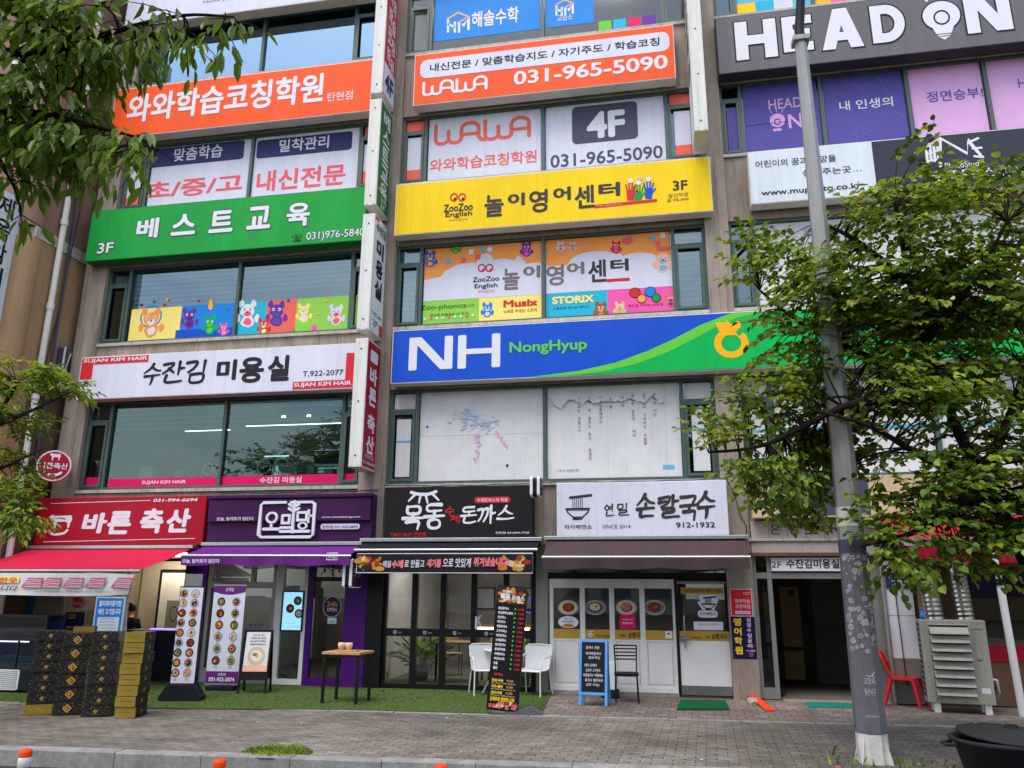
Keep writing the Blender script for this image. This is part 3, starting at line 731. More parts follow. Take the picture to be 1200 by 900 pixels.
def f(mb):
    Y = YF; z0, zm, z1 = 7.09, 7.62, 8.80
    for a, b in ((-4.70, -2.20), (-2.10, .42)): mb.rect(a, zm, b, z1, Y, 'apricot')
    H1 = lambda t: 8.10+.16*t*2*(t < .2)+(.32*math.sqrt(max(0, 1-((t-.38)/.22)**2)) if abs(t-.38) < .22 else 0)+(.22*math.sqrt(max(0, 1-((t-.95)/.2)**2)) if t > .78 else 0)+(.36*math.sqrt(max(0, 1-((t-.66)/.2)**2)) if abs(t-.66) < .2 else 0)
    H2 = lambda t: 8.22+(.26*math.sqrt(max(0, 1-((t-.4)/.22)**2)) if abs(t-.4) < .22 else 0)+(.16*math.sqrt(max(0, 1-((t-.74)/.16)**2)) if abs(t-.74) < .16 else 0)
    hump(mb, -4.70, -2.20, zm, H1, Y-.003, 'lilac_white'); hump(mb, -2.10, .42, zm, H2, Y-.003, 'lilac_white')
    for a, b, m in ((-4.70, -3.5, 'leaf_print'), (-3.5, -2.20, 'pale_yellow'), (-2.10, -.86, 'teal'), (-.86, .42, 'hotpink')): mb.rect(a, z0, b, zm, Y, m)
    D = Y-.006
    for px in (564.5, 573.5):
        mb.ring(*fp(px, 314, D), .085, .095, .34, D, 'red'); mb.disc(*fp(px+1.5, 316, D), .025, .028, D, 'red', 10)
    mb.ptext('ZooZoo', (554, 325), (585, 329), D, 'charcoal', bold=.03); mb.ptext('English', (556, 333), (583, 338), D, 'charcoal', bold=.025); mb.ptext('주주잉글리쉬', (560, 340), (579, 343), D, 'rose')
    for ch, a, b in (('놀', (589, 315), (609, 339)), ('이', (613, 312), (633, 325)), ('영', (640, 311), (661, 334)), ('어', (664, 308), (685, 321)), ('센', (689, 305), (711, 330)), ('터', (715, 304), (737, 317))):
        mb.ptext(ch, a, b, D, 'grey_letter' if ch in '놀이영어' else 'charcoal', bold=.032 if ch in '놀센영' else .05)
    mb.prect((711, 327), (738, 329), D, 'red')
    mb.ptext('Zoo-phonics', (493, 358), (546, 362), D, 'charcoal'); mb.ptext('USA', (547, 356), (556, 359), D, 'grey_letter'); mb.ptext('알파벳 동물들은 내 친구!', (504, 368), (549, 369), D, 'charcoal')
    mb.ptext('Musix', (590, 352), (630, 358), D, 'red', bold=.05); mb.ptext('노래로 부르는 스토리', (590, 363), (629, 365), D, 'charcoal')
    mb.ptext('STORIX', (647, 348), (696, 354), D, 'pale_yellow', bold=.06); mb.ptext('스토리로 만나는 파닉스', (648, 360), (691, 361), D, 'ink')
    mb.ptext('핸드로 익히는 스피킹', (736, 357), (777, 358), D, 'ink')
    for px, py, r, m in ((744, 343, 6, 'red'), (762, 342, 6, 'skyblue'), (752, 350, 5, 'apricot'), (769, 349, 5, 'green')): mb.disc(*fp(px, py, D), (r+1)/62, (r+1)/62, D, 'ink', 14); mb.disc(*fp(px, py, D), r/62, r/62, D-.002, m, 14)
    B = lambda px, py, r, m, k=1.1: blob(mb, px, py, r, m, D, k)
    K = lambda *q, **k: creature(mb, *q, D, **k)
    K(504, 301, 8, 'nh_blue', 'amber'); K(534, 288, 6, 'green', 'lime'); K(617, 290, 7, 'violet', 'hotpink'); K(571, 361, 7, 'skyblue', 'lilac_white', ears=1); K(657, 287, 5, 'lilac_white', 'rose'); K(671, 287, 5, 'food_cream', 'coral'); K(722, 288, 6, 'red', 'hotpink'); K(735, 278, 6, 'rose', 'coral')
    K(777, 303, 11, 'skin_print', 'stripe_blue', ears=0); B(777, 291, 9, 'coral', .35); K(704, 361, 8, 'wood_print', 'apricot'); K(726, 360, 7, 'food_cream', 'apricot'); K(786, 350, 6, 'coral', 'violet')
    for i in range(9): B(498+i*7, 374-i*.6, 1.8, ['letter_white', 'rose', 'letter_white'][i % 3])
    for i, (x, y) in enumerate([(552, 295), (560, 301), (565, 292), (574, 292), (543, 305), (765, 279), (777, 276), (771, 285), (525, 306)]): mb.rrect(fp(x-3, y+3, D)[0], fp(x, y+3, D)[1], fp(x+3, y+3, D)[0], fp(x, y-3, D)[1], D, ['letter_white', 'rose', 'stripe_blue'][i % 3], .02)
mat('skin_print', '#efb59a', .5, var=.05); mat('wood_print', '#9a5a30', .5, var=.1)
film(fr, f); blinds(fr, -5.2, -4.8, 7.1, 8.3, 'blind'); blinds(fr, .52, 1.0, 7.1, 8.8, 'blind')
fr = window('R', 1, (2.0, 4.9), 'glass_dim', (0,))
def f(mb):
    for a, b in ((2.06, 4.84), (4.96, 7.82)): mb.rect(a, 7.1, b, 8.80, YF, 'paper_white')
    rr = random.Random(12)
    for i in range(40):
        x = rr.uniform(2.1, 3.3); z = rr.uniform(7.3, 8.75); mb.disc(x, z, rr.uniform(.01, .09), rr.uniform(.01, .05), YF-.003-.0003*i, rr.choice(['fade_grey', 'fade_grey', 'grey_letter']) if rr.random() < .8 else 'slate', 8)
film(fr, f)

# ---- fourth floor
fr = window('L', 2, (-11.6, -8.95, -6.3), 'glass_dim', (0, 3))
def f(mb):
    Y = YF; D = Y-.004; z0, z1 = 10.38, 11.94
    for a, b in ((-11.54, -9.0), (-8.9, -6.36)): mb.rect(a, z0, b, z1, Y, 'lilac_white')
    mb.rect(-12.1, z0, -11.75, z0+.28, Y-.04, 'coral'); mb.rect(-12.1, z0+.28, -11.75, 11.5, Y-.04, 'lilac_white'); mb.rect(-12.12, 11.62, -11.68, z1, Y, 'coral')
    mb.rect(-6.2, z0+.1, -5.98, z0+.4, Y-.04, 'coral'); mb.rect(-6.2, z0+.4, -5.98, 11.45, Y-.04, 'lilac_white'); mb.rect(-6.22, 11.62, -5.95, z1, Y, 'coral')
    mb.prr((172, 176), (285, 186), D, 'navy', .07); mb.ptext('맞춤학습', (205, 174), (260, 184), D-.003, 'letter_white', bold=.02)
    mb.prr((302, 165), (412, 175), D, 'navy', .07); mb.ptext('밀착관리', (328, 164), (385, 173), D-.003, 'letter_white', bold=.02)
    mb.ptext('초/중/고', (172, 214), (283, 224), D, 'rose', bold=.03); mb.ptext('내신전문', (302, 201), (404, 216), D, 'rose', bold=.03)
film(fr, f)
fr = window('C', 2, (-4.77, -2.145, .47), 'glass_dim', (0, 3))
def f(mb):
    Y = YF; D = Y-.004; z0, z1 = 10.38, 11.94
    for a, b in ((-4.71, -2.20), (-2.09, .42)): mb.rect(a, z0, b, z1, Y, 'lilac_white')
    for a, b in ((-5.18, -4.87), (.62, .95)): mb.rect(a, z0+.05, b, z0+.32, Y-.04, 'coral'); mb.rect(a, z0+.32, b, 11.5, Y-.04, 'lilac_white')
    mb.rect(-5.23, 11.62, -4.83, z1, Y, 'coral'); mb.rect(.54, 11.62, 1.03, z1, Y, 'coral')
    wawa(mb, (510, 147), (622, 159), D, 'coral', .17)
    mb.ptext('와와학습코칭학원', (504, 187), (629, 190), D, 'coral', bold=.02)
    mb.prr((670, 126), (748, 162), D, 'slate', .1); mb.ptext('4F', (687, 132), (733, 159), D-.003, 'letter_white', bold=.05)
    mb.ptext('031-965-5090', (645, 182), (777, 185), D, 'slate', bold=.02)
film(fr, f)
fr = window('R', 2, (1.97, 3.55, 5.18, 6.62), 'glass_dim', (0,))
def f(mb):
    Y = YF; D = Y-.004; z0, z1 = 10.38, 11.94
    for a, b, m in ((2.03, 3.49, 'purple_film'), (3.61, 5.12, 'purple_film'), (5.24, 6.56, 'pink_film'), (6.68, 7.82, 'pink_film')): mb.rect(a, z0, b, z1, Y, m)
    mb.rect(1.68, z0+.06, 1.90, 11.46, Y-.04, 'purple_film')
    mb.ptext('HEAD', (900, 117), (940, 125), D, 'pink_film', bold=.01); mb.disc(*fp(911, 141, D), .15, .16, D, 'pink_film', 18); mb.ring(*fp(911, 143, D), .07, .08, .35, D-.002, 'purple_film', 14)
    mb.prect((906, 151), (916, 153), D, 'pink_film'); mb.ptext('N', (923, 134), (941, 149), D, 'pink_film', bold=.03)
    for a in (60, 90, 120):
        x, z = fp(911, 141, D); mb.stroke([(x+.19*math.cos(RAD(a)), z+.20*math.sin(RAD(a))), (x+.25*math.cos(RAD(a)), z+.27*math.sin(RAD(a)))], .015, D, 'pink_film')
    mb.ptext('내 인생의', (983, 119), (1047, 124), D, 'letter_white', bold=.015)
    mb.ptext('정면승부!', (1085, 108), (1153, 114), D, 'purple_film', bold=.015); mb.ptext('HEAD', (1192, 92), (1236, 99), D, 'purple_film')
    rr = random.Random(3)
    for i in range(9):                     # bubbles and cracks in the old film
        x = rr.uniform(2.1, 5.0); z = rr.uniform(10.5, 11.8); P = [(x, z)]
        for k in range(4): P.append((P[-1][0]+rr.uniform(-.04, .14), P[-1][1]+rr.uniform(-.16, .06)))
        mb.stroke(P, .004, D-.003, 'purple_scratch', sub=3)
    mb.stroke([(2.05, 11.02), (3.47, 11.05)], .012, D, 'ink')
film(fr, f)

# ---- fifth floor
fr = window('L', 3, (-11.6, -8.95, -6.6), 'glass_sky', (0, 3))
fr = window('C', 3, (-4.75, -2.15, .5), 'glass_clear', (0, 3))
def f(mb):
    Y = YF; D = Y-.004
    mb.rect(-4.69, 13.98, -2.21, 15.2, Y, 'skyblue'); mb.rect(-2.09, 13.98, -1.0, 15.2, Y, 'skyblue')
    mb.ptext('해솔수학', (553, 14), (608, 26), D, 'letter_white', bold=.03)
    for ox, oy, s in ((525, 15, 1), (652, 0, .8)):   # cube emblem
        P = lambda x, y: fp(ox+x*s, oy+y*s-x*s*.1, D)
        w = .055*s
        mb.stroke([P(0, 7), P(0, 22)], w, D, 'letter_white'); mb.stroke([P(8, 12), P(8, 23)], w, D, 'letter_white'); mb.stroke([P(0, 13), P(8, 18)], w, D, 'letter_white')
        mb.stroke([P(0, 7), P(12, 1), P(24, 7), P(12, 13)], w, D-.001, 'beige'); mb.stroke([P(13, 24), P(13, 13), P(18, 17), P(24, 9), P(24, 22)], w, D-.002, 'letter_white')
    mb.ptext('교습소', (653, 18), (671, 23), D, 'letter_white', bold=.01)
    for i, m in enumerate(['lime', 'teal', 'magenta', 'violet']): mb.rect(-.9+.32*i, 13.75, -.62+.32*i, 13.98, Y, m)
film(fr, f)
mb = MB()
for x in (-4.2, -3.2, -2.0, -.8): mb.box(x, W+1.6, 16.05, x+.5, W+1.8, 16.1, 'lamp_cool')
mb.build('ceiling_light', BLD)
fr = window('R', 3, (2.0, 3.6, 5.2, 6.6), 'glass_dim', (0,))
def f(mb):
    cs = ['yellow', 'teal', 'lilac_white', 'stripe_blue', 'amber', 'hotpink']
    for i in range(12): mb.rect(2.06+.38*i, 13.68, 2.06+.38*(i+1), 13.98, YF, cs[i % 6])
    mb.rect(2.06, 13.98, 7.8, 14.3, YF, 'stripe_blue')
film(fr, f)
# ================================================================ sign boxes on the facade
def signbox(name, label, x0, z0, x1, z1, m, Y=YS, back=W-.06, edge='edge_white', lip=.02, cat='sign', group=None):
    t = thing(name, label, cat, ((x0+x1)/2, back, z0), group=group)
    mb = MB(); mb.box(x0, Y+.012, z0, x1, back, z1, edge); mb.build('cabinet', t, bevel=.008)
    mb = MB(); mb.rect(x0+lip, z0+lip, x1-lip, z1-lip, Y+.009, m); mb.build('face', t)
    return t
def letter(t, name='lettering'):
    mb = MB(); mb.done = lambda n=name: mb.build(n, t); return mb
Y = YS+.004
# white sign at the very top left
t = signbox('sign_board', 'white sign board with small grey print above the blue reflecting fifth floor windows', -12.5, 15.12, -5.95, 16.4, 'lilac_white')
mb = letter(t); mb.ptext('Name your dream', (238, 1), (300, -4), Y, 'grey_letter'); mb.done()
# orange left
t = signbox('sign_board', 'long orange sign board with one line of large white lettering beside the red projecting sign', -12.45, 12.02, -5.95, 13.35, 'orange', edge='edge_white')
mb = letter(t); mb.ptext('와와학습코칭학원', (152, 112), (378, 119), Y, 'letter_white', bold=.035); mb.done()
mb = letter(t); mb.ptext('탄현점', (384, 109), (413, 116), Y, 'letter_white', bold=.01); mb.done()
# green
t = signbox('sign_board', 'green sign board with five widely spaced white characters over third floor windows', -12.58, 8.90, -5.90, 10.16, 'green', edge='sign_green')
for ch, a, b in (('베', (161, 256), (185, 279)), ('스', (202, 251), (229, 275)), ('트', (246, 247), (273, 272)), ('교', (290, 242), (317, 268)), ('육', (336, 238), (363, 265))):
    mb = letter(t, 'letter'); mb.ptext(ch, a, b, Y, 'charcoal', bold=.075); mb.ptext(ch, (a[0]+.8, a[1]+.8), (b[0]-.8, b[1]-.8), Y-.003, 'letter_white', bold=.04); mb.done()
mb = letter(t); mb.ptext('3F', (114, 284), (133, 297), Y, 'charcoal', bold=.06); mb.ptext('3F', (115, 285), (132, 296), Y-.003, 'letter_white', bold=.02)
mb.done(); mb = letter(t); mb.ptext('☎', (342, 275), (354, 283), Y, 'ink'); mb.ptext('031)976-5840', (359, 272), (427, 279), Y, 'charcoal', bold=.05); mb.ptext('031)976-5840', (359.4, 272.3), (426.6, 278.7), Y-.003, 'letter_white', bold=.01); mb.done()
# white hair salon sign
t = signbox('sign_board', 'long white sign board with black handwritten lettering and red corners above second floor windows', -12.27, 5.67, -5.93, 6.63, 'lilac_white')
mb = letter(t)
for k, a, b in (('su', (170, 427), (186, 450)), ('jan', (192, 425), (214, 448)), ('gim', (219, 424), (241, 447))): hand(mb, k, a, b, Y, 'ink', .13)
for ch, a, b in (('미', (255, 422), (276, 445)), ('용', (282, 419), (308, 448)), ('실', (315, 417), (338, 446))): mb.ptext(ch, a, b, Y, 'ink', bold=.05)
mb.done()
mb = letter(t); mb.ptext('T,922-2077', (355, 435), (402, 440), Y, 'ink', bold=.01); mb.done()
mb = MB(); x0, _ = fp(96, 420, Y); mb.rect(-12.24, 6.45, fp(174, 420, Y)[0], 6.60, Y, 'red'); mb.rect(-12.24, 6.12, -11.95, 6.45, Y, 'red')
mb.text('SUJAN KIM HAIR', -12.2, 6.475, fp(173, 420, Y)[0], 6.58, Y-.003, 'letter_white', bold=.03); mb.build('corner_panel', t); mb = MB()
mb.text('SUJAN KIM HAIR', fp(344.5, 450, Y)[0], 5.725, -6.0, 5.835, Y-.003, 'letter_white', bold=.03); mb.rect(fp(343, 450, Y)[0], 5.70, -5.97, 5.86, Y, 'red'); mb.rect(-6.14, 5.86, -5.97, 6.42, Y, 'red'); mb.build('corner_panel', t)
# orange centre
t = signbox('sign_board', 'orange sign board with white rounded panel and large white telephone number above 4F window film', -4.97, 12.02, .69, 13.32, 'orange')
mb = MB(); mb.prr((493, 71), (785, 59), Y, 'lilac_white', .16); mb.ptext('내신전문 / 맞춤학습지도 / 자기주도 / 학습코칭', (504, 75), (773, 53), Y-.003, 'ink', bold=.02, sp=1.0); mb.build('slogan_panel', t)
mb = letter(t, 'emblem'); wawa(mb, (496, 97), (571, 104), Y, 'letter_white', .19); mb.done()
mb = letter(t); mb.ptext('031-965-5090', (602, 84), (783, 80), Y, 'letter_white', bold=.03); mb.done()
# yellow
t = signbox('sign_board', 'yellow sign board with dark rounded lettering, red round eyes emblem and painted hands', -5.26, 8.95, 1.26, 10.14, 'yellow')
for ch, a, b in (('놀', (568, 229), (590, 253)), ('이', (595, 227), (615, 240)), ('영', (620, 223), (642, 248)), ('어', (648, 220), (669, 234)), ('센', (673, 218), (697, 243)), ('터', (701, 215), (727, 229))): mb = letter(t, 'letter'); mb.ptext(ch, a, b, Y, 'charcoal', bold=.032 if ch in '놀센영' else .05); mb.done()
mb = letter(t, 'emblem')
for px in (532, 541.5): mb.ring(*fp(px, 231, Y), .085, .10, .36, Y, 'red'); mb.disc(*fp(px+1, 233, Y), .028, .032, Y, 'ink', 10)
mb.ptext('ZooZoo', (520, 240), (554, 246), Y, 'charcoal', bold=.03); mb.ptext('English', (522, 249), (553, 254), Y, 'charcoal', bold=.025); mb.ptext('주주잉글리쉬', (526, 257), (548, 258), Y, 'red'); mb.done()
mb = letter(t, 'hand_painting')
def handpic(cx, cy, s, m):
    P = lambda x, y: fp(cx+x*s, cy+y*s, Y)
    mb.poly([P(-4, 9), P(-5, -3), P(5, -4), P(4, 9)], Y, m)
    for a, l in ((-3.8, 8), (-1.3, 10), (1.3, 10), (3.8, 8)): mb.stroke([P(a, -3), P(a*1.5, -3-l*.8)], .032*s, Y-.002, m)
    mb.stroke([P(4, 2), P(8, -3)], .035*s, Y-.002, m)
for cx, cy, m in ((739, 226, 'red'), (748, 228, 'green'), (760, 224, 'nh_blue')): handpic(cx, cy, 1, m); mb.disc(*fp(cx, cy-14, Y), .05, .055, Y-.004, 'letter_white', 12)
mb.disc(*fp(750, 209, Y), .07, .05, Y-.004, 'food_cream', 12)
mb.ppoly([(697, 240), (770, 233), (770, 236), (697, 244)], Y-.001, 'red'); mb.ptext('아이들의 감성을 키우는 영어', (699, 241), (728, 240), Y-.003, 'letter_white'); mb.done()
mb = letter(t); mb.ptext('3F', (788, 212), (806, 222), Y, 'charcoal', bold=.03); mb.done(); mb = letter(t); mb.ptext('일산직영', (783, 227), (806, 230), Y, 'charcoal'); mb.ptext('☎ 976-5840', (781, 233), (807, 235), Y, 'charcoal'); mb.done()
# blue and green bank sign across two bays
t = signbox('sign_board', 'very long blue and green sign board with big white letters running behind the tree', -5.18, 5.73, 8.3, 6.85, 'nh_blue')
mb = MB(); z0, z1 = 5.75, 6.83
C1 = [(-2.0, z0), (-1.3, 5.79), (-.6, 5.92), (0, 6.12), (.5, 6.33), (1.0, 6.58), (1.45, 6.74), (1.9, z1)]
mb.poly([(-2.35, z0)]+[(x-.12, z+.04) for x, z in C1[1:-1]]+[(1.5, z1), (2.2, z1), (2.2, z0)], Y, 'lime')
mb.poly([(-1.55, z0), (-.95, 5.80), (-.3, 5.93), (.25, 6.12), (.7, 6.33), (1.15, 6.56), (1.6, 6.74), (2.1, z1), (8.27, z1), (8.27, z0)], Y-.003, 'nh_green'); mb.build('swoosh', t)
mb = letter(t)
def big(mb, pts, Y, m): mb.ppoly(pts, Y, m)
x0, zt = fp(480, 396, Y); x1, zb = fp(530, 432, Y); s = .17
mb.rrect(x0, zb, x0+s, zt, Y, 'letter_white', .03); mb.rrect(x1-s, zb, x1, zt, Y, 'letter_white', .03); mb.poly([(x0+.02, zt), (x0+.25, zt), (x1-.02, zb), (x1-.25, zb)], Y-.001, 'letter_white')
x0, zt = fp(537, 393, Y); x1, zb = fp(586, 430, Y)
mb.rrect(x0, zb, x0+s, zt, Y, 'letter_white', .03); mb.rrect(x1-s, zb, x1, zt, Y, 'letter_white', .03); mb.rect(x0+s-.02, (zt+zb)/2-.055, x1-s+.02, (zt+zb)/2+.055, Y-.001, 'letter_white'); mb.done()
mb = letter(t); mb.ptext('NongHyup', (597, 401), (688, 413), Y, 'lime', bold=.03); mb.done()
mb = letter(t, 'emblem'); E = Y-.006
cx, cz = fp(857, 402, E); mb.ring(cx, cz, .31, .29, .42, E, 'amber', 32)
mb.ppoly([(838, 378), (852, 378), (862, 393), (845, 393)], E-.001, 'amber'); mb.ppoly([(849, 374), (857, 380), (868, 374), (868, 384), (858, 390)], E-.002, 'amber')
mb.ppoly([(862, 389), (872, 381), (874, 386), (866, 394)], E-.003, 'nh_green'); mb.done()
# grey sign right
t = signbox('sign_board', 'dark grey sign board with giant white capital letters and light bulb emblem behind lamp post', 1.54, 11.98, 8.1, 13.34, 'sign_grey', edge='charcoal')
def block(mb, ch, x0, z0, x1, z1, Y, m, g=0.0, t=.30):
    "block capital made of solid bars; g grows it for the dark outline"
    P = lambda u, v: (x0+u*(x1-x0), z0+v*(z1-z0))
    def pl(*q):
        pts = [P(*k) for k in q]
        if g:
            cx = sum(p[0] for p in pts)/len(pts); cz = sum(p[1] for p in pts)/len(pts)
            pts = [(p[0]+(g if p[0] > cx else -g), p[1]+(g if p[1] > cz else -g)) for p in pts]
        mb.poly(pts, Y-.0003*(len(mb.f) % 11), m)
    s = t*.30/(x1-x0)*1.0 if False else t
    h = .24
    if ch == 'H': pl((0, 0), (s, 0), (s, 1), (0, 1)); pl((1-s, 0), (1, 0), (1, 1), (1-s, 1)); pl((s*.8, .5-h/2), (1-s*.8, .5-h/2), (1-s*.8, .5+h/2), (s*.8, .5+h/2))
    if ch == 'E':
        pl((0, 0), (s*1.2, 0), (s*1.2, 1), (0, 1))
        for v in (0, .5-h/2, 1-h): pl((s, v), (1 if v != .5-h/2 else .92, v), (1 if v != .5-h/2 else .92, v+h), (s, v+h))
    if ch == 'A': pl((0, 0), (s*1.05, 0), (.5+s*.45, 1), (.5-s*.55, 1)); pl((1-s*1.05, 0), (1, 0), (.5+s*.55, 1), (.5-s*.45, 1)); pl((.25, .2), (.75, .2), (.68, .2+h*.85), (.32, .2+h*.85))
    if ch == 'N': pl((0, 0), (s*.95, 0), (s*.95, 1), (0, 1)); pl((1-s*.95, 0), (1, 0), (1, 1), (1-s*.95, 1)); pl((.02, 1), (s*1.2, 1), (.98, 0), (1-s*1.2, 0))
    if ch == 'D':
        pl((0, 0), (s, 0), (s, 1), (0, 1)); n = 16; O = [P(.42+.58*math.sin(PI*i/n), .5+.5*math.cos(PI*i/n)) for i in range(n+1)]; I = [P(.42+(.58-s)*math.sin(PI*i/n), .5+(.5-h)*math.cos(PI*i/n)) for i in range(n+1)]
        k = 1+g/(.5*(x1-x0)); c = P(.42, .5); O = [(c[0]+(p[0]-c[0])*k, c[1]+(p[1]-c[1])*k) for p in O]; k = 1-g/(.3*(x1-x0)); I = [(c[0]+(p[0]-c[0])*k, c[1]+(p[1]-c[1])*k) for p in I]
        mb.poly([P(.1, 1+(g/(z1-z0)))]+O+[P(.1, -(g/(z1-z0))), P(.1, h)]+I[::-1]+[P(.1, 1-h)], Y-.0005, m)
for ch, a, b in (('H', (860, 27), (912, 66)), ('E', (915, 21), (954, 58)), ('A', (959, 13), (1013, 54)), ('D', (1018, 8), (1063, 47)), ('N', (1127, -5), (1188, 34)), ('!', (1204, -10), (1216, 28))):
    mb = letter(t, 'letter'); x0, zt = fp(*a, Y); x1, zb = fp(*b, Y)
    if ch == '!': mb.text(ch, x0, zb, x1, zt, Y-.004, 'letter_white', bold=.05)
    else: block(mb, ch, x0, zb, x1, zt, Y, 'ink', .028); block(mb, ch, x0, zb, x1, zt, Y-.006, 'letter_white')
    mb.done()
mb = letter(t, 'emblem'); cx, cz = fp(1103, 18, Y)
mb.disc(cx, cz, .37, .36, Y, 'ink'); mb.disc(cx, cz, .34, .33, Y-.003, 'letter_white'); mb.poly([(cx-.2, cz-.25), (cx+.2, cz-.25), (cx+.14, cz-.42), (cx-.14, cz-.42)], Y-.0045, 'letter_white')
mb.ring(cx, cz-.05, .15, .17, .2, Y-.007, 'ink'); mb.rect(cx-.12, cz-.47, cx+.12, cz-.44, Y-.003, 'letter_white'); mb.poly([(cx-.1, cz-.49), (cx+.1, cz-.49), (cx, cz-.56)], Y-.003, 'letter_white')
for a in (60, 90, 120): mb.stroke([(cx+.44*math.cos(RAD(a)), cz+.42*math.sin(RAD(a))), (cx+.58*math.cos(RAD(a)), cz+.56*math.sin(RAD(a)))], .04, Y-.003, 'letter_white')
mb.done()
# photo studio sign
t = signbox('sign_board', 'half pale half dark sign board with web address and line drawn camera emblem', 1.98, 9.02, 8.1, 10.16, 'pale_sign')
mb = MB(); mb.rect(4.27, 9.04, 8.08, 10.14, Y+.002, 'dark_sign'); mb.build('dark_panel', t)
mb = letter(t); mb.ptext('어린이의 꿈과 희망을', (885, 189), (980, 189), Y, 'ink', bold=.01); mb.ptext('심어주는곳…', (940, 199), (1010, 201), Y, 'ink', bold=.01); mb.ptext('www.muphoto.co.kr', (892, 223), (1010, 222), Y, 'ink', bold=.02); mb.done()
mb = letter(t); mb.ptext('PhotoStudio', (1107, 191), (1155, 194), Y-.002, 'letter_white'); mb.ptext('뮤포토 스튜디오', (1087, 201), (1228, 203), Y-.002, 'letter_white'); mb.done()
mb = letter(t, 'emblem'); D = Y-.002; P = lambda *q: fp(*q, D)
mb.stroke([P(1102, 195), P(1102, 162), P(1134, 180), P(1134, 164), P(1151, 184)], .05, D, 'letter_white')
for i in range(4): mb.stroke([P(1085+i*4.4, 171-i*2.2), P(1087+i*4.4, 190-i*.6)], .05, D, 'letter_white')
mb.stroke([P(1085, 172), P(1100, 163)], .04, D-.001, 'letter_white'); mb.stroke([P(1088, 189), P(1102, 186)], .04, D-.001, 'letter_white'); mb.stroke([P(1085, 181), P(1101, 176)], .03, D-.001, 'letter_white')
for a, b in (((1137, 166), (1146, 162)), ((1140, 174), (1150, 173)), ((1142, 183), (1152, 184))): mb.stroke([P(*a), P(*b)], .045, D, 'letter_white')
mb.done()

# ================================================================ projecting signs on the columns (faces look along +X)
def projecting(label, X, z0, z1, m, chars, wide=.26, dep=.78, Yc=W-.08, extra=None, face=1, top=None):
    "cabinet standing out from the wall; chars are laid from top to bottom on the face"
    t = thing('projecting_sign', label, 'sign', (X, Yc, z0), group='projecting sign boxes on the columns')
    y0 = Yc-dep
    mb = MB(); mb.box(X-wide/2, y0, z0, X+wide/2, Yc-.04, z1, 'edge_white'); mb.box(X-wide/2+.02, y0-.006, z0+.02, X-wide*.18, y0+.004, z1-.02, 'edge_white'); mb.box(X+wide*.18, y0-.006, z0+.02, X+wide/2-.02, y0+.004, z1-.02, 'edge_white'); mb.build('cabinet', t, bevel=.012)
    mb = MB()
    for k in range(int((z1-z0)/1.0)+1):
        z = z0+.22+k*(z1-z0-.44)/max(1, int((z1-z0)/1.0)); mb.box(X-.03, Yc-.05, z-.04, X+.03, Yc+.02, z+.04, 'black_metal'); mb.disc(X, z, .018, .018, y0-.008, 'black_metal', 10)
    mb.build('bracket', t)
    fw = dep-.10
    xf = X+(wide/2+.004)*face
    # local frame: u runs from the street edge to the wall, v up
    def place(mb): mb.warp(lambda u, d, v: (xf-d*face, (y0+.03+u) if face > 0 else (y0+.03+fw-u), v))
    mb = MB(); mb.rect(0, z0+.03, fw, z1-.03, 0, m); place(mb); mb.build('face', t)
    for c in chars:
        mb = MB(); body, u0, u1, v0, v1, cm = c[:6]; bold = c[6] if len(c) > 6 else .03
        if body == '#': mb.rect(u0*fw, z0+v0, u1*fw, z0+v1, -.003, cm)
        elif body == '(': mb.rrect(u0*fw, z0+v0, u1*fw, z0+v1, -.003, cm, .05)
        else: mb.text(body, u0*fw, z0+v0, u1*fw, z0+v1, -.006, cm, bold=bold)
        place(mb); mb.build('colour_panel' if body in '#(' else 'lettering', t)
    return t
H = 3.4; CH = []
for i, ch in enumerate('와와학습코칭학원'):
    CH.append((ch, .16 if i % 2 == 0 else .5, .5 if i % 2 == 0 else .84, 2.45-.52*(i//2)-(0 if i % 2 == 0 else .14), 2.87-.52*(i//2)-(0 if i % 2 == 0 else .14), 'letter_white'))
CH += [('#', .0, 1.0, .05, .82, 'lilac_white'), ('4F', .12, .88, .18, .66, 'navy', .05)]
zb = fp(442, 109, W-.86)[1]
projecting('red projecting sign with 4F on its white foot, topmost of four on one column', -5.62, zb, zb+H, 'sign_red', CH)
za = fp(440, 116, W-.86)[1]; zb = fp(437, 240, W-.86)[1]; H = za-zb; CH = [(ch, .2, .8, H-.52-.42*i, H-.16-.42*i, 'letter_white') for i, ch in enumerate('베스트교육')]
CH += [('031)976', .1, .9, .36, .46, 'pale_sign', 0), ('5840', .3, .8, .22, .31, 'pale_sign', 0), ('3F', .3, .7, .06, .18, 'pale_sign', 0)]
projecting('green projecting sign with white vertical lettering between the red and white projecting signs', -5.62, zb, za, 'sign_green', CH)
za = fp(436, 250, W-.86)[1]; zb = fp(428, 386, W-.86)[1]; H = za-zb
CH = [('수잔김', .1, .9, H-.34, H-.14, 'ink')]+[(ch, .2, .8, H-.86-.44*i, H-.47-.44*i, 'ink', .05) for i, ch in enumerate('미용실')]+[('T.922-2077', .1, .9, .36, .44, 'ink', 0), ('2F', .2, .6, .16, .28, 'ink', 0), ('#', .75, 1, 0.03, .28, 'red'), ('#', 0, .3, H-.1, H-.03, 'red')]
projecting('white projecting sign with black vertical lettering and red corners under the green projecting sign', -5.62, zb, za, 'pale_sign', CH)
za = fp(428, 396, W-.86)[1]; zb = fp(418, 547, W-.86)[1]; H = za-zb
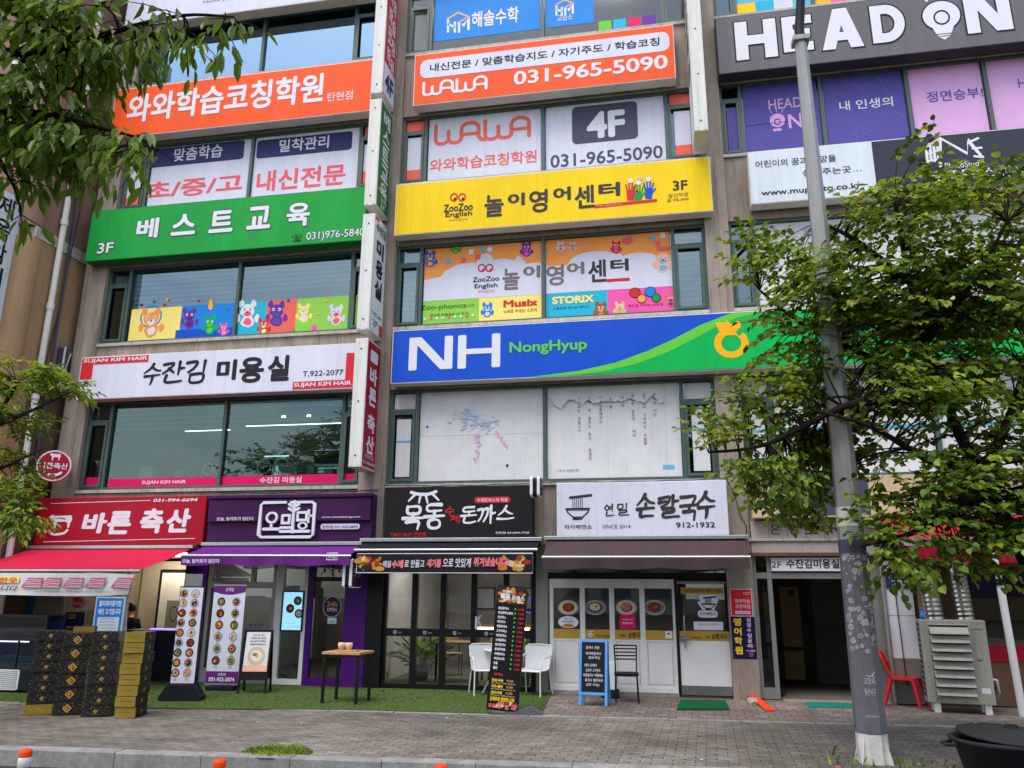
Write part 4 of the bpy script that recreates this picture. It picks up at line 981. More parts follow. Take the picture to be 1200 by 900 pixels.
CH = [('(', .2, .8, H-.42, H-.18, 'letter_white')]+[(ch, .2, .8, H-.88-.42*(i+(i > 1)*.25), H-.52-.42*(i+(i > 1)*.25), 'letter_white', .05) for i, ch in enumerate('바른축산')]+[('탄현점', .2, .8, .2, .28, 'letter_white', 0), ('031-994-6694', .05, .95, .08, .15, 'letter_white', 0)]
projecting('dark red projecting sign with white vertical lettering, lowest of four on one column', -5.62, zb, za, 'crimson', CH)
zb = fp(833, 153, W-.95)[1]
projecting('tall white projecting sign seen edge on beside the grey sign board with bulb emblem', 1.08, zb, zb+4.6, 'pale_sign', [(ch, .15, .85, 3.6-.55*i, 4.05-.55*i, 'charcoal') for i, ch in enumerate('헤드온학원')], wide=.26, dep=.9, face=-1)
# round projecting sign of the butcher
cx, cz = fp(62, 546, W-.55)
t = thing('projecting_sign', 'round dark red projecting sign with white cow emblem beside the white downpipe', 'sign', (cx, W-.5, cz), rz=RAD(32))
R0 = .32
mb = MB(); mb.disc(0, 0, R0, R0, -.10, 'edge_white', 36, .2); mb.disc(0, 0, R0-.03, R0-.03, -.106, 'crimson', 36); mb.build('disc', t, world=False)
mb = MB(); mb.text('바른축산', -.26, -.07, .26, .06, -.112, 'letter_white', bold=.03)
def cow(mb, P, Y, m):
    mb.poly([P(.0, .78), (P(.06, .92)), P(.16, .98), P(.24, .90), P(.95, .92), P(1.0, .70), P(.97, .42), P(.93, .40), P(.92, .05), P(.84, .05), P(.82, .40), P(.72, .48), P(.40, .46), P(.36, .38), P(.34, .0), P(.25, .0), P(.22, .42), P(.16, .60)], Y, m)
cow(mb, lambda x, y: (-.1+x*.2, .1+y*.16), -.112, 'letter_white'); mb.stroke([(-.15, -.14), (-.07, -.19), (.07, -.19), (.15, -.14)], .05, -.112, 'letter_white', sub=4); mb.build('lettering', t, world=False)
mb = MB(); mb.tube([(.2, 0, .12), (.2, .28, .12), (.33, .42, .12)], .02, 'alu'); mb.tube([(.2, 0, -.1), (.2, .28, -.1), (.33, .42, -.1)], .02, 'alu'); mb.build('bracket', t, world=False)

# ================================================================ shop signs
def slab(name, label, x0, z0, x1, z1, m, Y=YH): return signbox(name, label, x0, z0, x1, z1, m, Y=Y, back=W-.065, lip=.012, edge=m)
Y = YH+.004
t = slab('shop_sign', 'dark red shop sign with white cow emblem and white lettering above the red awning', -12.78, 2.60, -8.95, 3.58, 'crimson')
for ch, a, b in (('바', (98, 601), (124, 625)), ('른', (128, 599), (152, 626)), ('축', (166, 596), (190, 625)), ('산', (197, 596), (222, 624))): mb = letter(t, 'letter'); mb.ptext(ch, a, b, Y, 'letter_white', bold=.055, shear=.08); mb.done()
mb = letter(t); mb.ptext('031-994-6694', (180, 584.5), (231.5, 587.5), Y, 'letter_white', bold=.04, shear=.15); mb.done()
mb = letter(t, 'emblem'); x0, zt = fp(58, 603, Y); x1, zb = fp(83, 619, Y); cow(mb, lambda x, y: (x0+x*(x1-x0), zb+y*(zt-zb)), Y, 'letter_white')
mb.stroke([fp(57, 622, Y), fp(62, 626, Y), fp(74, 625, Y), fp(79, 621, Y)], .05, Y, 'letter_white', sub=4)
mb.stroke([fp(60, 590, Y), fp(176, 586.5, Y)], .012, Y, 'letter_white'); mb.stroke([fp(51, 635, Y), fp(228, 631, Y)], .012, Y, 'letter_white'); mb.done()
t = slab('shop_sign', 'dark purple two tier shop sign with white raised letters in a square outline', -8.87, 2.62, -5.43, 3.56, 'purple_panel')
mb = MB(); mb.box(-8.85, YH-.06, 3.05, -5.45, YH+.005, 3.48, 'purple_panel'); mb.box(-8.87, YH-.09, 3.50, -5.43, YH+.005, 3.565, 'purple_panel'); mb.build('upper_panel', t, bevel=.006)
Yp = YH-.10
mb = letter(t, 'emblem'); x0, zt = fp(306, 589, Yp); x1, zb = fp(366, 629, Yp)
U = lambda x, y: (x0+x*(x1-x0), zb+y*(zt-zb)); w = .055; q = dict(depth=.05)
P = [U(.56, 1.0), U(.95, 1.0), U(1.0, .93), U(1.0, .06), U(.95, 0), U(.05, 0), U(.0, .06), U(0, .93), U(.05, 1.0), U(.46, 1.0)]
mb.stroke(P, w*.85, Yp, 'letter_white', **q)
cx, cz = U(.22, .56); mb.ring(cx, cz, .125, .115, .36, Yp, 'letter_white', **q); mb.stroke([U(.22, .40), U(.22, .27)], w*.8, Yp, 'letter_white', **q); mb.stroke([U(.08, .23), U(.36, .23)], w, Yp, 'letter_white', **q)
mb.stroke([U(.42, .62), U(.42, .40), U(.55, .40), U(.55, .62), U(.42, .62)], w*.9, Yp, 'letter_white', **q); mb.stroke([U(.62, 1.02), U(.62, .14)], w, Yp-.001, 'letter_white', **q); mb.stroke([U(.40, .27), U(.62, .27)], w*.9, Yp, 'letter_white', **q); mb.stroke([U(.40, .16), U(.92, .16)], w, Yp, 'letter_white', **q)
for s in (-1, 1):
    for h in (.80, .92): mb.stroke([U(.62, h-.06), U(.62+s*.09, h+.02)], w*.95, Yp-.002-.001*s, 'letter_white', **q)
mb.stroke([U(.70, .70), U(.70, .48), U(.86, .48), U(.86, .70), U(.70, .70)], w*.8, Yp, 'letter_white', **q); mb.stroke([U(.90, .76), U(.90, .42)], w*.8, Yp, 'letter_white', **q); mb.stroke([U(.90, .60), U(.96, .60)], w*.8, Yp, 'letter_white', **q)
cx, cz = U(.80, .32); mb.ring(cx, cz, .10, .07, .4, Yp, 'letter_white', **q); mb.done()
mb = letter(t); mb.ptext('오늘, 달카트가 담긴다', (254, 606), (297, 610), YH-.065, 'letter_white', bold=.03); mb.ptext('www.omeoktang.com', (377, 605), (422, 607), YH-.065, 'letter_white', bold=.03); mb.done()
mb = MB(); mb.prr((376, 614), (421, 620), YH-.03, 'lilac_white', .04, .035); mb.ptext('탄현점 031-922-5874', (378, 615.5), (419, 619), YH-.034, 'purple_paint', bold=.02); mb.build('telephone_panel', t)
Y = YH+.004
t = slab('shop_sign', 'black shop sign with white brush lettering under a small roof emblem', -5.19, 2.70, -2.31, 3.68, 'sign_black')
mb = letter(t)
for k, a, b in (('mok', (473, 593), (495, 620)), ('dong', (498, 591), (520, 619)), ('don', (541, 594), (558, 613)), ('kka', (560, 593), (580, 613)), ('seu', (583, 593), (602, 609))): hand(mb, k, a, b, Y, 'letter_white', .135)
hand(mb, 'su', (522, 594), (532, 604), Y, 'red', .13); hand(mb, 'je', (528, 604), (539, 613), Y, 'red', .12); mb.done()
mb = letter(t, 'emblem'); P = lambda *q: fp(*q, Y)
mb.stroke([P(482, 577), P(490, 579), (P(502, 579)), P(511, 576)], .06, Y, 'letter_white', sub=4)
for a, b in (((486, 580), (479, 587)), ((493, 580), (491, 589)), ((499, 580), (501, 589)), ((507, 579), (514, 586))): mb.stroke([P(*a), P(*b)], [.05, .035], Y-.001, 'letter_white')
mb.done()
mb = MB(); mb.prr((556, 582.5), (598, 589), Y, 'red', .05); mb.ptext('수제돈까스의 목동', (559, 584), (595, 588), Y-.003, 'letter_white', bold=.02); mb.build('slogan_panel', t)
mb = letter(t); mb.ptext('TAKE OUT 전문점', (457, 624), (499, 629), Y, 'red', bold=.01); mb.done()
mb = letter(t); mb.ptext('탄현점 031)994-7768', (581, 623), (620, 626), Y, 'letter_white', bold=.02); mb.done()
t = slab('shop_sign', 'white shop sign with black brush lettering and noodle bowl drawing', -1.87, 2.73, 1.18, 3.70, 'lilac_white')
mb = letter(t)
for k, a, b in (('yeon', (708, 591), (720, 605)), ('mil', (723, 590), (737, 604))): hand(mb, k, a, b, Y, 'charcoal', .12)
for k, a, b in (('son', (746, 579), (767, 606)), ('kal', (772, 581), (796, 607)), ('guk', (797, 580), (819, 609)), ('su', (816, 577), (838, 607))): hand(mb, k, a, b, Y, 'charcoal', .15)
mb.done()
def bowl(mb, P, Y, m, w):
    mb.stroke([P(.02, .42), P(.06, .30), P(.30, .08), P(.70, .08), P(.94, .30), P(.98, .42)], w, Y, m); mb.stroke([P(.0, .44), P(1.0, .44)], w*1.2, Y-.0006, m); mb.stroke([P(.02, .38), P(.98, .38)], w*.6, Y-.0012, m)
    mb.stroke([P(.30, .06), P(.30, .0), P(.70, .0), P(.70, .06)], w, Y-.0008, m)
    for i in range(6): mb.stroke([P(.30+.08*i, .46), P(.30+.08*i, .90)], w*.55, Y-.001, m)
    mb.stroke([P(.16, .90), P(1.1, .99)], w*1.1, Y-.0016, m); mb.stroke([P(.16, .95), P(1.1, 1.05)], w*.7, Y-.002, m)
mb = letter(t, 'emblem'); x0, zt = fp(663, 581, Y); x1, zb = fp(691, 608, Y); bowl(mb, lambda x, y: (x0+x*(x1-x0), zb+y*(zt-zb)), Y, 'ink', .022); mb.done()
mb = letter(t); mb.ptext('자가제면소', (661, 615), (694, 620), Y, 'ink', bold=.02); mb.done()
mb = letter(t); mb.ptext('SINCE 2014', (706, 615), (739, 619), Y, 'charcoal'); mb.done()
mb = letter(t); mb.ptext('912-1932', (792, 612), (838, 618), Y, 'charcoal', bold=.02); mb.done()
# beige sign over the entrance
t = slab('shop_sign', 'beige sign board with blue grey panel behind tree leaves above the stone entrance lintel', 1.6, 3.02, 4.75, 3.74, 'beige')
mb = MB(); mb.rect(2.45, 3.06, 3.55, 3.70, Y, 'slate'); mb.build('blue_panel', t); mb = letter(t); mb.text('87', 4.1, 3.35, 4.3, 3.44, Y, 'ink'); mb.done()
# small projecting lightboxes of two shops
def smallbox(label, px, py, w, h, faces, X0):
    x, z = fp(px, py, W-.55); t = thing('projecting_sign', label, 'sign', (x, W-.06, z))
    mb = MB(); mb.rrect(-w/2, -h/2, w/2, h/2, -.09, 'letter_white', .05, .05); mb.rrect(-w/2, -h/2, w/2, h/2, .04, 'letter_white', .05, .05); mb.rrect(-w/2+.01, -h/2+.01, w/2-.01, h/2-.01, -.04, 'black_metal', .05, .08); mb.rrect(-w/2+.02, -h/2+.02, w/2-.02, h/2-.02, -.094, faces, .05)
    mb.X = None; mb.warp(lambda x, y, z: (-y, -.45+x, z)); mb.build('cabinet', t, world=False)
    mb = MB(); mb.box(-.02, -.2, h*.25, .02, 0, h*.25+.04, 'black_metal'); mb.box(-.02, -.2, -h*.25, .02, 0, -h*.25+.04, 'black_metal'); mb.build('bracket', t, world=False)
    return t
t = smallbox('small purple and white rounded projecting sign under the purple sign', 412, 672, .50, .52, 'purple_panel', 0)
mb = MB(); mb.text('오먹당', -.17, -.06, .17, .1, -.10, 'letter_white'); mb.warp(lambda x, y, z: (-y, -.45+x, z)); mb.build('lettering', t, world=False)
t = smallbox('small black and white projecting sign at the corner of the black shop sign', 628, 571, .36, .36, 'sign_black', 0)
mb = MB(); mb.text('목동', -.1, -.02, .1, .1, -.10, 'letter_white'); mb.text('돈까스', -.1, -.12, .1, -.04, -.10, 'red'); mb.warp(lambda x, y, z: (-y, -.45+x, z)); mb.build('lettering', t, world=False)
# ================================================================ ground floor rooms
mb = MB()
mb.box(-12.5, W+.05, -.05, 3.6, W+6, .02, 'room_floor')
mb.build('floor', BLD)
mb = MB()
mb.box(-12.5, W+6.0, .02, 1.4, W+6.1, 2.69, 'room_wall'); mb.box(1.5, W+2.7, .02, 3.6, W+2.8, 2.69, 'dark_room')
mb.box(-12.5, W+3.0, .02, -9.0, W+3.06, 2.69, 'room_wall')
for x, m in ((-8.94, 'room_wall'), (-5.58, 'room_wall'), (-2.12, 'room_wall')): mb.box(x-.04, W+.12, .02, x+.04, W+5.98, 2.69, m)
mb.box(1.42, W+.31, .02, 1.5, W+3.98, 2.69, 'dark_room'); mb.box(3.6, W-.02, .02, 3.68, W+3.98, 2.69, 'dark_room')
mb.build('partition', BLD)
mb = MB()
for x, y, s in ((-10.3, W+.9, .7), (-11.2, W+2.0, 1.2)): mb.box(x-s/2, y, 2.50, x+s/2, y+.4, 2.54, 'lamp_shop')
for x in (-7.9, -6.9, -6.3): mb.lathe([(.0, 2.64), (.07, 2.64), (.07, 2.68)], x, W+1.3, 'lamp_cool', 12)
for x in (-4.8, -3.6, -2.8): mb.box(x-.4, W+1.6, 2.58, x+.4, W+2.0, 2.62, 'lamp_cool')
mb.box(-1.2, W+1.6, 2.5, -.2, W+1.8, 2.54, 'lamp_cool'); mb.box(-8.3, W+2.2, 2.5, -6.3, W+2.4, 2.54, 'lamp_cool')
mb.build('ceiling_light', BLD)

# ---------------------------------------------------------------- noodle shop front
front = MB(); wf = 'white_plastic'
front.box(-2.08, W-.02, .0, .20, W+.12, .07, 'kerb_stone')
xs = [-2.03, -1.455, -.925, -.385, .19]
front.box(-2.05, W, 1.87, .19, W+.08, 1.98, wf)
front.box(-2.05, W, .07, .19, W+.08, .15, wf)
for x in xs: front.box(x-.045 if x > -2 else x-.02, W+.002, .15, x+.045 if x < .1 else x, W+.078, 1.87, wf)
for i in range(4):
    a, b = xs[i]+.045, xs[i+1]-.045
    if i == 3: b = xs[i+1]-.048
    front.box(a, W+.012, .15, b, W+.05, 1.10, wf); front.box(a+.0, W+.02, 1.82, b, W+.06, 1.87, wf)
    front.rect(a+.002, .94, b-.002, 1.10, W+.008, 'gold')
    front.stroke([(a+.03, .2), (b-.03, .2), (b-.03, .9), (a+.03, .9), (a+.03, .2)], .006, W+.009, 'frame_grey', cap=False)
front.box(-2.08, W+.05, 1.98, .22, W+.11, 2.10, 'black_metal'); front.box(-2.05, W+.06, 2.14, 1.2, W+.1, 2.2, 'frame_grey')
front.box(.19, W-.01, .05, .24, W+.1, 2.1, 'black_metal'); front.box(1.10, W-.01, .0, 1.165, W+.1, 2.1, 'black_metal'); front.box(.24, W+.05, 1.95, 1.10, W+.1, 2.1, 'black_metal')
front.box(-2.3, W-.03, 0, -2.08, W+.1, 2.62, 'frame_grey')
sf = front.build('shopfront', BLD)
mb = MB(); mb.rect(-2.0, 1.10, .15, 1.84, W+.04, 'glass_dark'); mb.rect(-2.05, 2.10, 1.1, 2.6, W+.08, 'glass_dark'); mb.build('pane', sf)
mb = MB(); D = W+.030
for i, (px, py) in enumerate(((666, 712), (697.5, 712), (734, 712), (767, 712))):
    cx, cz = fp(px, py, D); mb.disc(cx, cz, .185, .125, D, 'letter_white'); mb.ring(cx, cz, .175, .115, .06, D-.001, 'charcoal'); mb.disc(cx, cz, .165, .105, D-.0015, ['food_cream', 'grey_letter', 'food_cream', 'grey_letter'][i]); mb.disc(cx, cz+.005, .11, .08, D-.003, 'food_dark'); mb.disc(cx-.005, cz+.01, .095, .065, D-.004, ['food_red', 'food_cream', 'meat', 'food_red'][i]); mb.disc(cx+.02, cz+.02, .03, .02, D-.005, 'food_green', 9); mb.build('sticker', sf); mb = MB()
cx, cz = fp(666, 729, D); mb.disc(cx, cz, .185, .105, D, 'letter_white'); mb.text('국물이 진한', cx-.08, cz+.04, cx+.08, cz+.07, D-.002, 'ink'); mb.text('바지락 칼국수', cx-.11, cz-.01, cx+.11, cz+.025, D-.002, 'food_dark', bold=.03); mb.disc(cx, cz-.06, .10, .03, D-.002, 'food_orange', 14); mb.build('sticker', sf); mb = MB()
mb.prect((726, 720), (745, 737), D-.002, 'magenta'); mb.ptext('맛있는 집', (730, 725), (741, 727), D-.004, 'letter_white'); mb.ptext('연밀칼국수', (729, 729), (742, 731.5), D-.004, 'letter_white', bold=.03); mb.build('sticker', sf); mb = MB()
G = W+.004
x, z = fp(688, 742, G); bowl(mb, lambda a, b: (-1.36+a*.09, .98+b*.09), G, 'letter_white', .008); mb.text('자가제면소', -1.22, .965, -.93, 1.02, G, 'ink', bold=.01); mb.build('lettering', sf); mb = MB()
mb.text('연밀', -.80, .98, -.70, 1.03, G, 'ink', bold=.02)
for k, a in zip(('son', 'kal', 'guk', 'su'), (-.64, -.57, -.50, -.44)): hand(mb, k, (a, 1.06), (a+.06, .97), G, 'ink', .13, 3, False)
mb.build('lettering', sf); mb = MB(); mb.rrect(0, .97, .12, 1.09, G, 'letter_white', .01); mb.disc(.06, 1.05, .025, .015, G-.002, 'food_dark', 10)
mb.build('sticker', sf)
d = MB(); a, b = .245, 1.095
d.box(a, W+.01, .05, b, W+.05, .20, 'steel'); d.box(a, W+.012, .20, b, W+.05, 1.10, wf); d.rect(a+.002, .94, b-.002, 1.10, W+.008, 'gold')
d.box(a, W+.014, 1.10, a+.05, W+.05, 1.90, 'black_metal'); d.box(b-.04, W+.014, 1.10, b, W+.05, 1.90, 'black_metal'); d.box(a, W+.012, 1.90, b, W+.05, 1.945, 'frame_grey')
dr = d.build('door', BLD)
mb = MB(); mb.rect(a+.05, 1.10, b-.04, 1.90, W+.04, 'glass_dark'); mb.build('pane', dr)
mb = MB(); mb.tube([(.335, W-.05, .82), (.335, W-.05, 1.36)], .014, 'steel', 10); mb.tube([(.335, W-.05, .92), (.335, W+.012, .92)], .01, 'steel'); mb.tube([(.335, W-.05, 1.28), (.335, W+.03, 1.28)], .01, 'steel'); mb.box(.26, W-.03, .93, .35, W+.01, 1.02, 'steel'); mb.tube([(.30, W-.03, .97), (.30, W-.06, .97), (.40, W-.06, .98)], .012, 'steel'); mb.build('handle', dr)
mb = MB(); D = W+.03
mb.rect(.30, 1.73, 1.04, 1.84, D, 'gold'); mb.text('저희 업소 국내산 재료만 사용', .36, 1.76, .98, 1.81, D-.002, 'ink', bold=.02); mb.rect(.50, 1.12, 1.0, 1.26, D, 'letter_white'); mb.text('영업시간 : 오전 10:30 부터', .58, 1.20, .92, 1.23, D-.002, 'ink')
mb.rrect(.58, 1.33, .92, 1.45, D, 'letter_white', .05); mb.poly([(.58, 1.60), (.94, 1.60), (.86, 1.46), (.66, 1.46)], D-.0006, 'letter_white'); mb.rrect(.62, 1.60, .95, 1.72, D-.0003, 'letter_white', .04); mb.text('자가제면소', .61, 1.365, .89, 1.425, D-.003, 'ink', bold=.02); bowl(mb, lambda u, v: (.65+u*.24, 1.47+v*.21), D-.003, 'ink', .014)
G = W+.004; mb.text('자가제면소', .42, .965, .62, 1.015, G, 'ink', bold=.01); mb.text('연밀', .69, .98, .77, 1.03, G, 'ink', bold=.02)
for k, u in zip(('son', 'kal', 'guk', 'su'), (.80, .87, .94, 1.0)): hand(mb, k, (u, 1.06), (u+.06, .97), G, 'ink', .13, 3, False)
mb.build('sticker', dr)

# ---------------------------------------------------------------- black folding doors
f = MB(); bm_ = 'black_metal'
f.box(-5.53, W-.085, 0, -5.22, W+.1, 2.62, bm_); f.box(-2.34, W-.03, 0, -2.30, W+.1, 2.62, bm_); f.box(-5.22, W, 2.35, -2.34, W+.1, 2.62, bm_); f.box(-5.22, W, .02, -2.34, W+.1, .10, bm_)
xs = [-5.22, -4.62, -4.06, -3.47, -2.86, -2.34]
for i, x in enumerate(xs):
    w = .055
    f.box(max(x-w, xs[0]), W+.003, .10, min(x+w, xs[-1]), W+.097, 2.35, bm_)
for i in range(5): f.box(xs[i]+w, W+.01, .93, xs[i+1]-w, W+.07, 1.07, bm_)
sf = f.build('shopfront', BLD)
mb = MB(); mb.rect(-5.2, .1, -2.36, 2.35, W+.05, 'glass_clear'); mb.build('pane', sf)
for i in range(5):
    mb = MB(); cx = (xs[i]+xs[i+1])/2; P = lambda u, v: (cx-.06+u, 1.0+v)
    mb.stroke([P(-.03, .02), P(0, .03), P(.03, .02)], .008, W+.006, 'letter_white'); mb.text('목동', cx-.095, .965, cx-.03, 1.015, W+.006, 'letter_white', bold=.02); mb.text('돈까스', cx+.0, .985, cx+.08, 1.01, W+.006, 'letter_white'); mb.build('sticker', sf)
f = MB(); f.box(-3.43, W-.04, 1.08, -3.40, W+.01, 1.3, 'letter_white'); f.tube([(-3.33, W-.0, 1.32), (-3.36, W-.05, 1.27), (-3.36, W-.05, 1.2), (-3.33, W-.0, 1.14)], .012, 'letter_white'); f.build('handle', sf)

# ---------------------------------------------------------------- purple shop front
f = MB(); pp = 'purple_paint'
f.box(-9.3, W-.04, 0, -9.12, W+.1, 2.62, 'deep_navy'); f.box(-9.12, W-.05, 0, -8.92, W+.1, 2.62, pp); f.box(-5.98, W-.085, 0, -5.54, W+.1, 2.62, pp)
g = 'frame_grey'
f.box(-8.92, W, .02, -7.44, W+.1, .28, g); f.box(-8.92, W, 1.78, -7.44, W+.1, 1.9, g); f.box(-8.92, W, 2.30, -7.44, W+.1, 2.40, g)
for x in (-8.92, -8.0, -7.52): f.box(x, W+.003, 1.9, x+.08, W+.097, 2.30, g)
for x in (-8.92, -7.52): f.box(x, W+.003, .28, x+.08, W+.097, 1.78, g)
f.box(-7.44, W-.01, .02, -7.30, W+.1, 2.62, 'white_plastic'); f.box(-6.86, W-.008, .02, -6.78, W+.1, 2.62, 'white_plastic'); f.box(-7.30, W, .02, -6.86, W+.1, .12, 'white_plastic'); f.box(-7.30, W+.01, 1.0, -6.86, W+.09, 1.04, bm_)
f.box(-6.78, W-.012, .02, -6.66, W+.1, 2.62, pp); f.box(-6.66, W, .02, -5.98, W+.1, .16, pp); f.box(-6.66, W, 1.92, -5.98, W+.1, 2.0, bm_); f.box(-8.92, W+.02, 2.4, -5.98, W+.1, 2.62, g)
f.box(-6.62, W-.05, .5, -6.6, W-.03, 1.6, 'steel')
sf = f.build('shopfront', BLD)
mb = MB(); mb.rect(-8.9, .28, -7.46, 2.3, W+.05, 'glass_dark'); mb.rect(-7.3, .12, -6.86, 2.4, W+.052, 'glass_dark'); mb.rect(-6.66, .16, -5.98, 2.4, W+.05, 'glass_dark'); mb.build('pane', sf)
mb = MB(); mb.ptext('달카트로', (292, 731), (309, 734), W+.04, 'slate', bold=.03); mb.ptext('신라면 소컵더벅살', (281, 740), (319, 742), W+.04, 'slate', bold=.03); mb.build('lettering', sf); mb = MB()
cx, cz = fp(389, 711, W+.04); mb.disc(cx, cz, .19, .20, W+.045, 'purple_panel', 30); mb.ring(cx, cz, .185, .195, .05, W+.044, 'lilac_white', 30); mb.text('24h', cx-.11, cz+.0, cx+.11, cz+.1, W+.042, 'gold', bold=.03); mb.text('OPEN', cx-.10, cz-.09, cx+.10, cz-.02, W+.042, 'lilac_white', bold=.02)
mb.build('sticker', sf); mb = MB(); mb.prect((384, 724), (394, 731), W+.042, 'pale_sign'); mb.prect((385, 728), (393, 729.5), W+.040, 'teal'); mb.build('sticker', sf)
mb = MB(); mb.rrect(-7.28, .98, -6.83, 1.74, W-.03, bm_, .02, .03); mb.rect(-7.25, 1.01, -6.86, 1.71, W-.034, 'screen')
for px, py, m in ((340, 713, 'food_red'), (349, 704, 'food_green'), (350, 719, 'food_cream')): x, z = fp(px, py, W-.036); mb.disc(x, z, .085, .085, W-.036, 'ink', 16); mb.disc(x, z, .06, .06, W-.038, m, 14); mb.disc(x+.01, z, .025, .02, W-.039, 'food_cream', 8)
mb.ptext('Rainy Day', (334, 730), (346, 731), W-.037, 'ink', shear=.3); mb.ptext('Comedians', (338, 735), (354, 734.5), W-.037, 'navy', shear=.3, bold=.02); mb.build('menu_screen', sf)

# ---------------------------------------------------------------- butcher shop front
f = MB(); f.box(-12.2, W, .02, -12.1, W+.1, 2.62, g); f.box(-11.0, W, .02, -10.92, W+.1, 2.62, g); f.box(-10.72, W+.01, .02, -10.67, W+.09, 2.62, 'alu'); f.box(-9.42, W-.02, .02, -9.3, W+.1, 2.62, bm_); f.box(-10.67, W, .9, -9.42, W+.5, .96, bm_); f.box(-10.67, W+.02, .02, -9.42, W+.45, .9, 'black_fabric')
f.box(-10.2, W+.2, .97, -9.45, W+.25, .985, 'led'); f.box(-10.67, W+.02, 2.3, -9.42, W+.1, 2.36, bm_)
sf = f.build('shopfront', BLD)
mb = MB(); mb.rect(-12.1, .1, -11.0, 2.6, W+.05, 'glass_dark'); mb.rect(-10.92, .1, -10.72, 2.6, W+.05, 'glass_dark'); mb.build('pane', sf)
mb = MB(); mb.prect((78, 717), (97, 739), W-.001, 'deep_navy'); mb.ptext('DNA검사', (78, 733), (94, 737), W-.003, 'lilac_white', bold=.02); mb.build('sticker', sf); mb = MB(); mb.disc(*fp(90, 706, W), .14, .14, W-.002, 'red', 22); mb.ring(*fp(90, 706, W), .13, .13, .08, W-.004, 'lilac_white', 22); mb.ptext('Seoul', (84, 703), (96, 709), W-.004, 'letter_white', shear=.2)
for i in range(6): mb.rect(fp(80, 722, W)[0]+.06*(i % 3), fp(80, 722, W)[1]-.05*(i//3), fp(80, 722, W)[0]+.06*(i % 3)+.04, fp(80, 722, W)[1]-.05*(i//3)+.035, W-.003, 'gold')
mb.prect((36, 697), (60, 722), W+.02, 'skyblue'); mb.build('sticker', sf)

# ---------------------------------------------------------------- stone entrance and stair hall
f = MB()
for i in range(11):
    x = 1.57+.31*i; f.box(x, W-.075, 2.70, x+.302, W-.003, 2.985, 'stone')
f.box(1.52, W-.11, 2.64, 5.0, W-.004, 2.695, 'concrete_pale'); 
for i in range(4): f.box(1.56+.86*i, W-.07, 2.44, 1.56+.86*i+.855, W-.003, 2.635, 'stone')
f.box(1.5, W-.09, 2.38, 5.0, W+.2, 2.437, 'brown_render')
en = f.build('entrance_lintel', BLD)
mb = MB()
for ch, px in zip('은행프라자', (908.5, 929.5, 950, 971, 993)):
    i0, z = fp(px, 621, W-.08); mb.text(ch, i0-.095, 2.755, i0+.095, 2.925, W-.079, 'charcoal', bold=.015)
mb.build('lettering', en)
f = MB()
f.box(1.56, W+.02, 0.02, 1.62, W+.1, 2.38, 'frame_grey'); f.box(1.80, W+.01, .02, 1.875, W+.11, 2.38, 'frame_grey'); f.box(1.62, W+.02, 2.0, 1.80, W+.1, 2.1, 'frame_grey'); f.box(1.875, W+.02, 2.0, 3.55, W+.1, 2.1, 'frame_grey'); f.box(3.5, W+.01, .02, 3.6, W+.1, 2.38, 'frame_grey'); f.box(1.62, W+.02, .02, 1.8, W+.1, .2, 'frame_grey')
f.box(1.9, W-.2, -.02, 3.6, W+.02, .03, 'concrete')
ef = f.build('entrance_frame', BLD)
mb = MB(); mb.rect(1.62, .2, 1.8, 2.0, W+.06, 'glass_dark'); mb.rect(1.62, 2.1, 1.8, 2.37, W+.06, 'glass_dark'); mb.quad((1.9, W+.1, .1), (2.1, W+.85, .1), (2.1, W+.85, 1.95), (1.9, W+.1, 1.95), 'glass_dark'); mb.build('pane', ef)
mb = MB(); mb.box(2.12, W+2.6, .03, 2.95, W+2.69, 1.98, 'black_metal'); mb.box(2.22, W+2.56, .72, 2.70, W+2.61, 1.88, 'door_tan'); mb.box(2.22, W+2.56, .1, 2.70, W+2.61, .64, 'door_tan'); mb.disc(2.55, 1.76, .06, .06, W+2.55, 'ink'); mb.build('inner_door', BLD)
t = signbox('sign_board', 'narrow white sign with thin black lettering over the dark stairway entrance', 1.88, 2.125, 3.5, 2.36, 'paper_white', Y=W-.03, back=W+.02, lip=.004)
mb = letter(t); D = W-.026; mb.ptext('2F', (904, 658), (916, 665), D, 'ink'); mb.ptext('수잔김미용실', (921, 655), (984, 666), D, 'ink', bold=.02); mb.ptext('(헤어)', (986, 657), (1010, 667), D, 'ink'); mb.done()
# posters on the pillar
t = thing('poster', 'red academy poster with white lettering on the pillar above the navy poster', 'poster', (1.35, W-.062, 1.37))
mb = MB(); mb.box(1.14, W-.068, 1.36, 1.51, W-.0605, 1.82, 'white'); mb.rect(1.15, 1.37, 1.50, 1.81, W-.070, 'red'); mb.build('sheet', t)
mb = MB(); D = W-.073; mb.text('와와학습', 1.22, 1.58, 1.47, 1.65, D, 'letter_white', bold=.02); mb.text('코칭학원', 1.22, 1.49, 1.47, 1.56, D, 'letter_white', bold=.02); mb.rrect(1.21, 1.40, 1.47, 1.45, D, 'lilac_white', .02); mb.text('031-965-5090', 1.24, 1.413, 1.44, 1.437, D-.002, 'navy'); mb.text('내신전문', 1.36, 1.75, 1.48, 1.77, D, 'letter_white'); mb.text('맞춤학습', 1.36, 1.72, 1.48, 1.74, D, 'letter_white'); mb.build('lettering', t)
t = thing('poster', 'navy academy poster with large yellow vertical lettering under the red poster', 'poster', (1.35, W-.062, .66))
mb = MB(); mb.box(1.13, W-.068, .66, 1.53, W-.0605, 1.352, 'deep_navy'); mb.build('sheet', t)
mb = MB(); D = W-.071
for i, ch in enumerate('영어학원'): mb = MB(); mb.text(ch, 1.17, 1.20-.155*i, 1.30, 1.33-.155*i, D, 'yellow', bold=.06); mb.build('letter', t)
mb = MB()
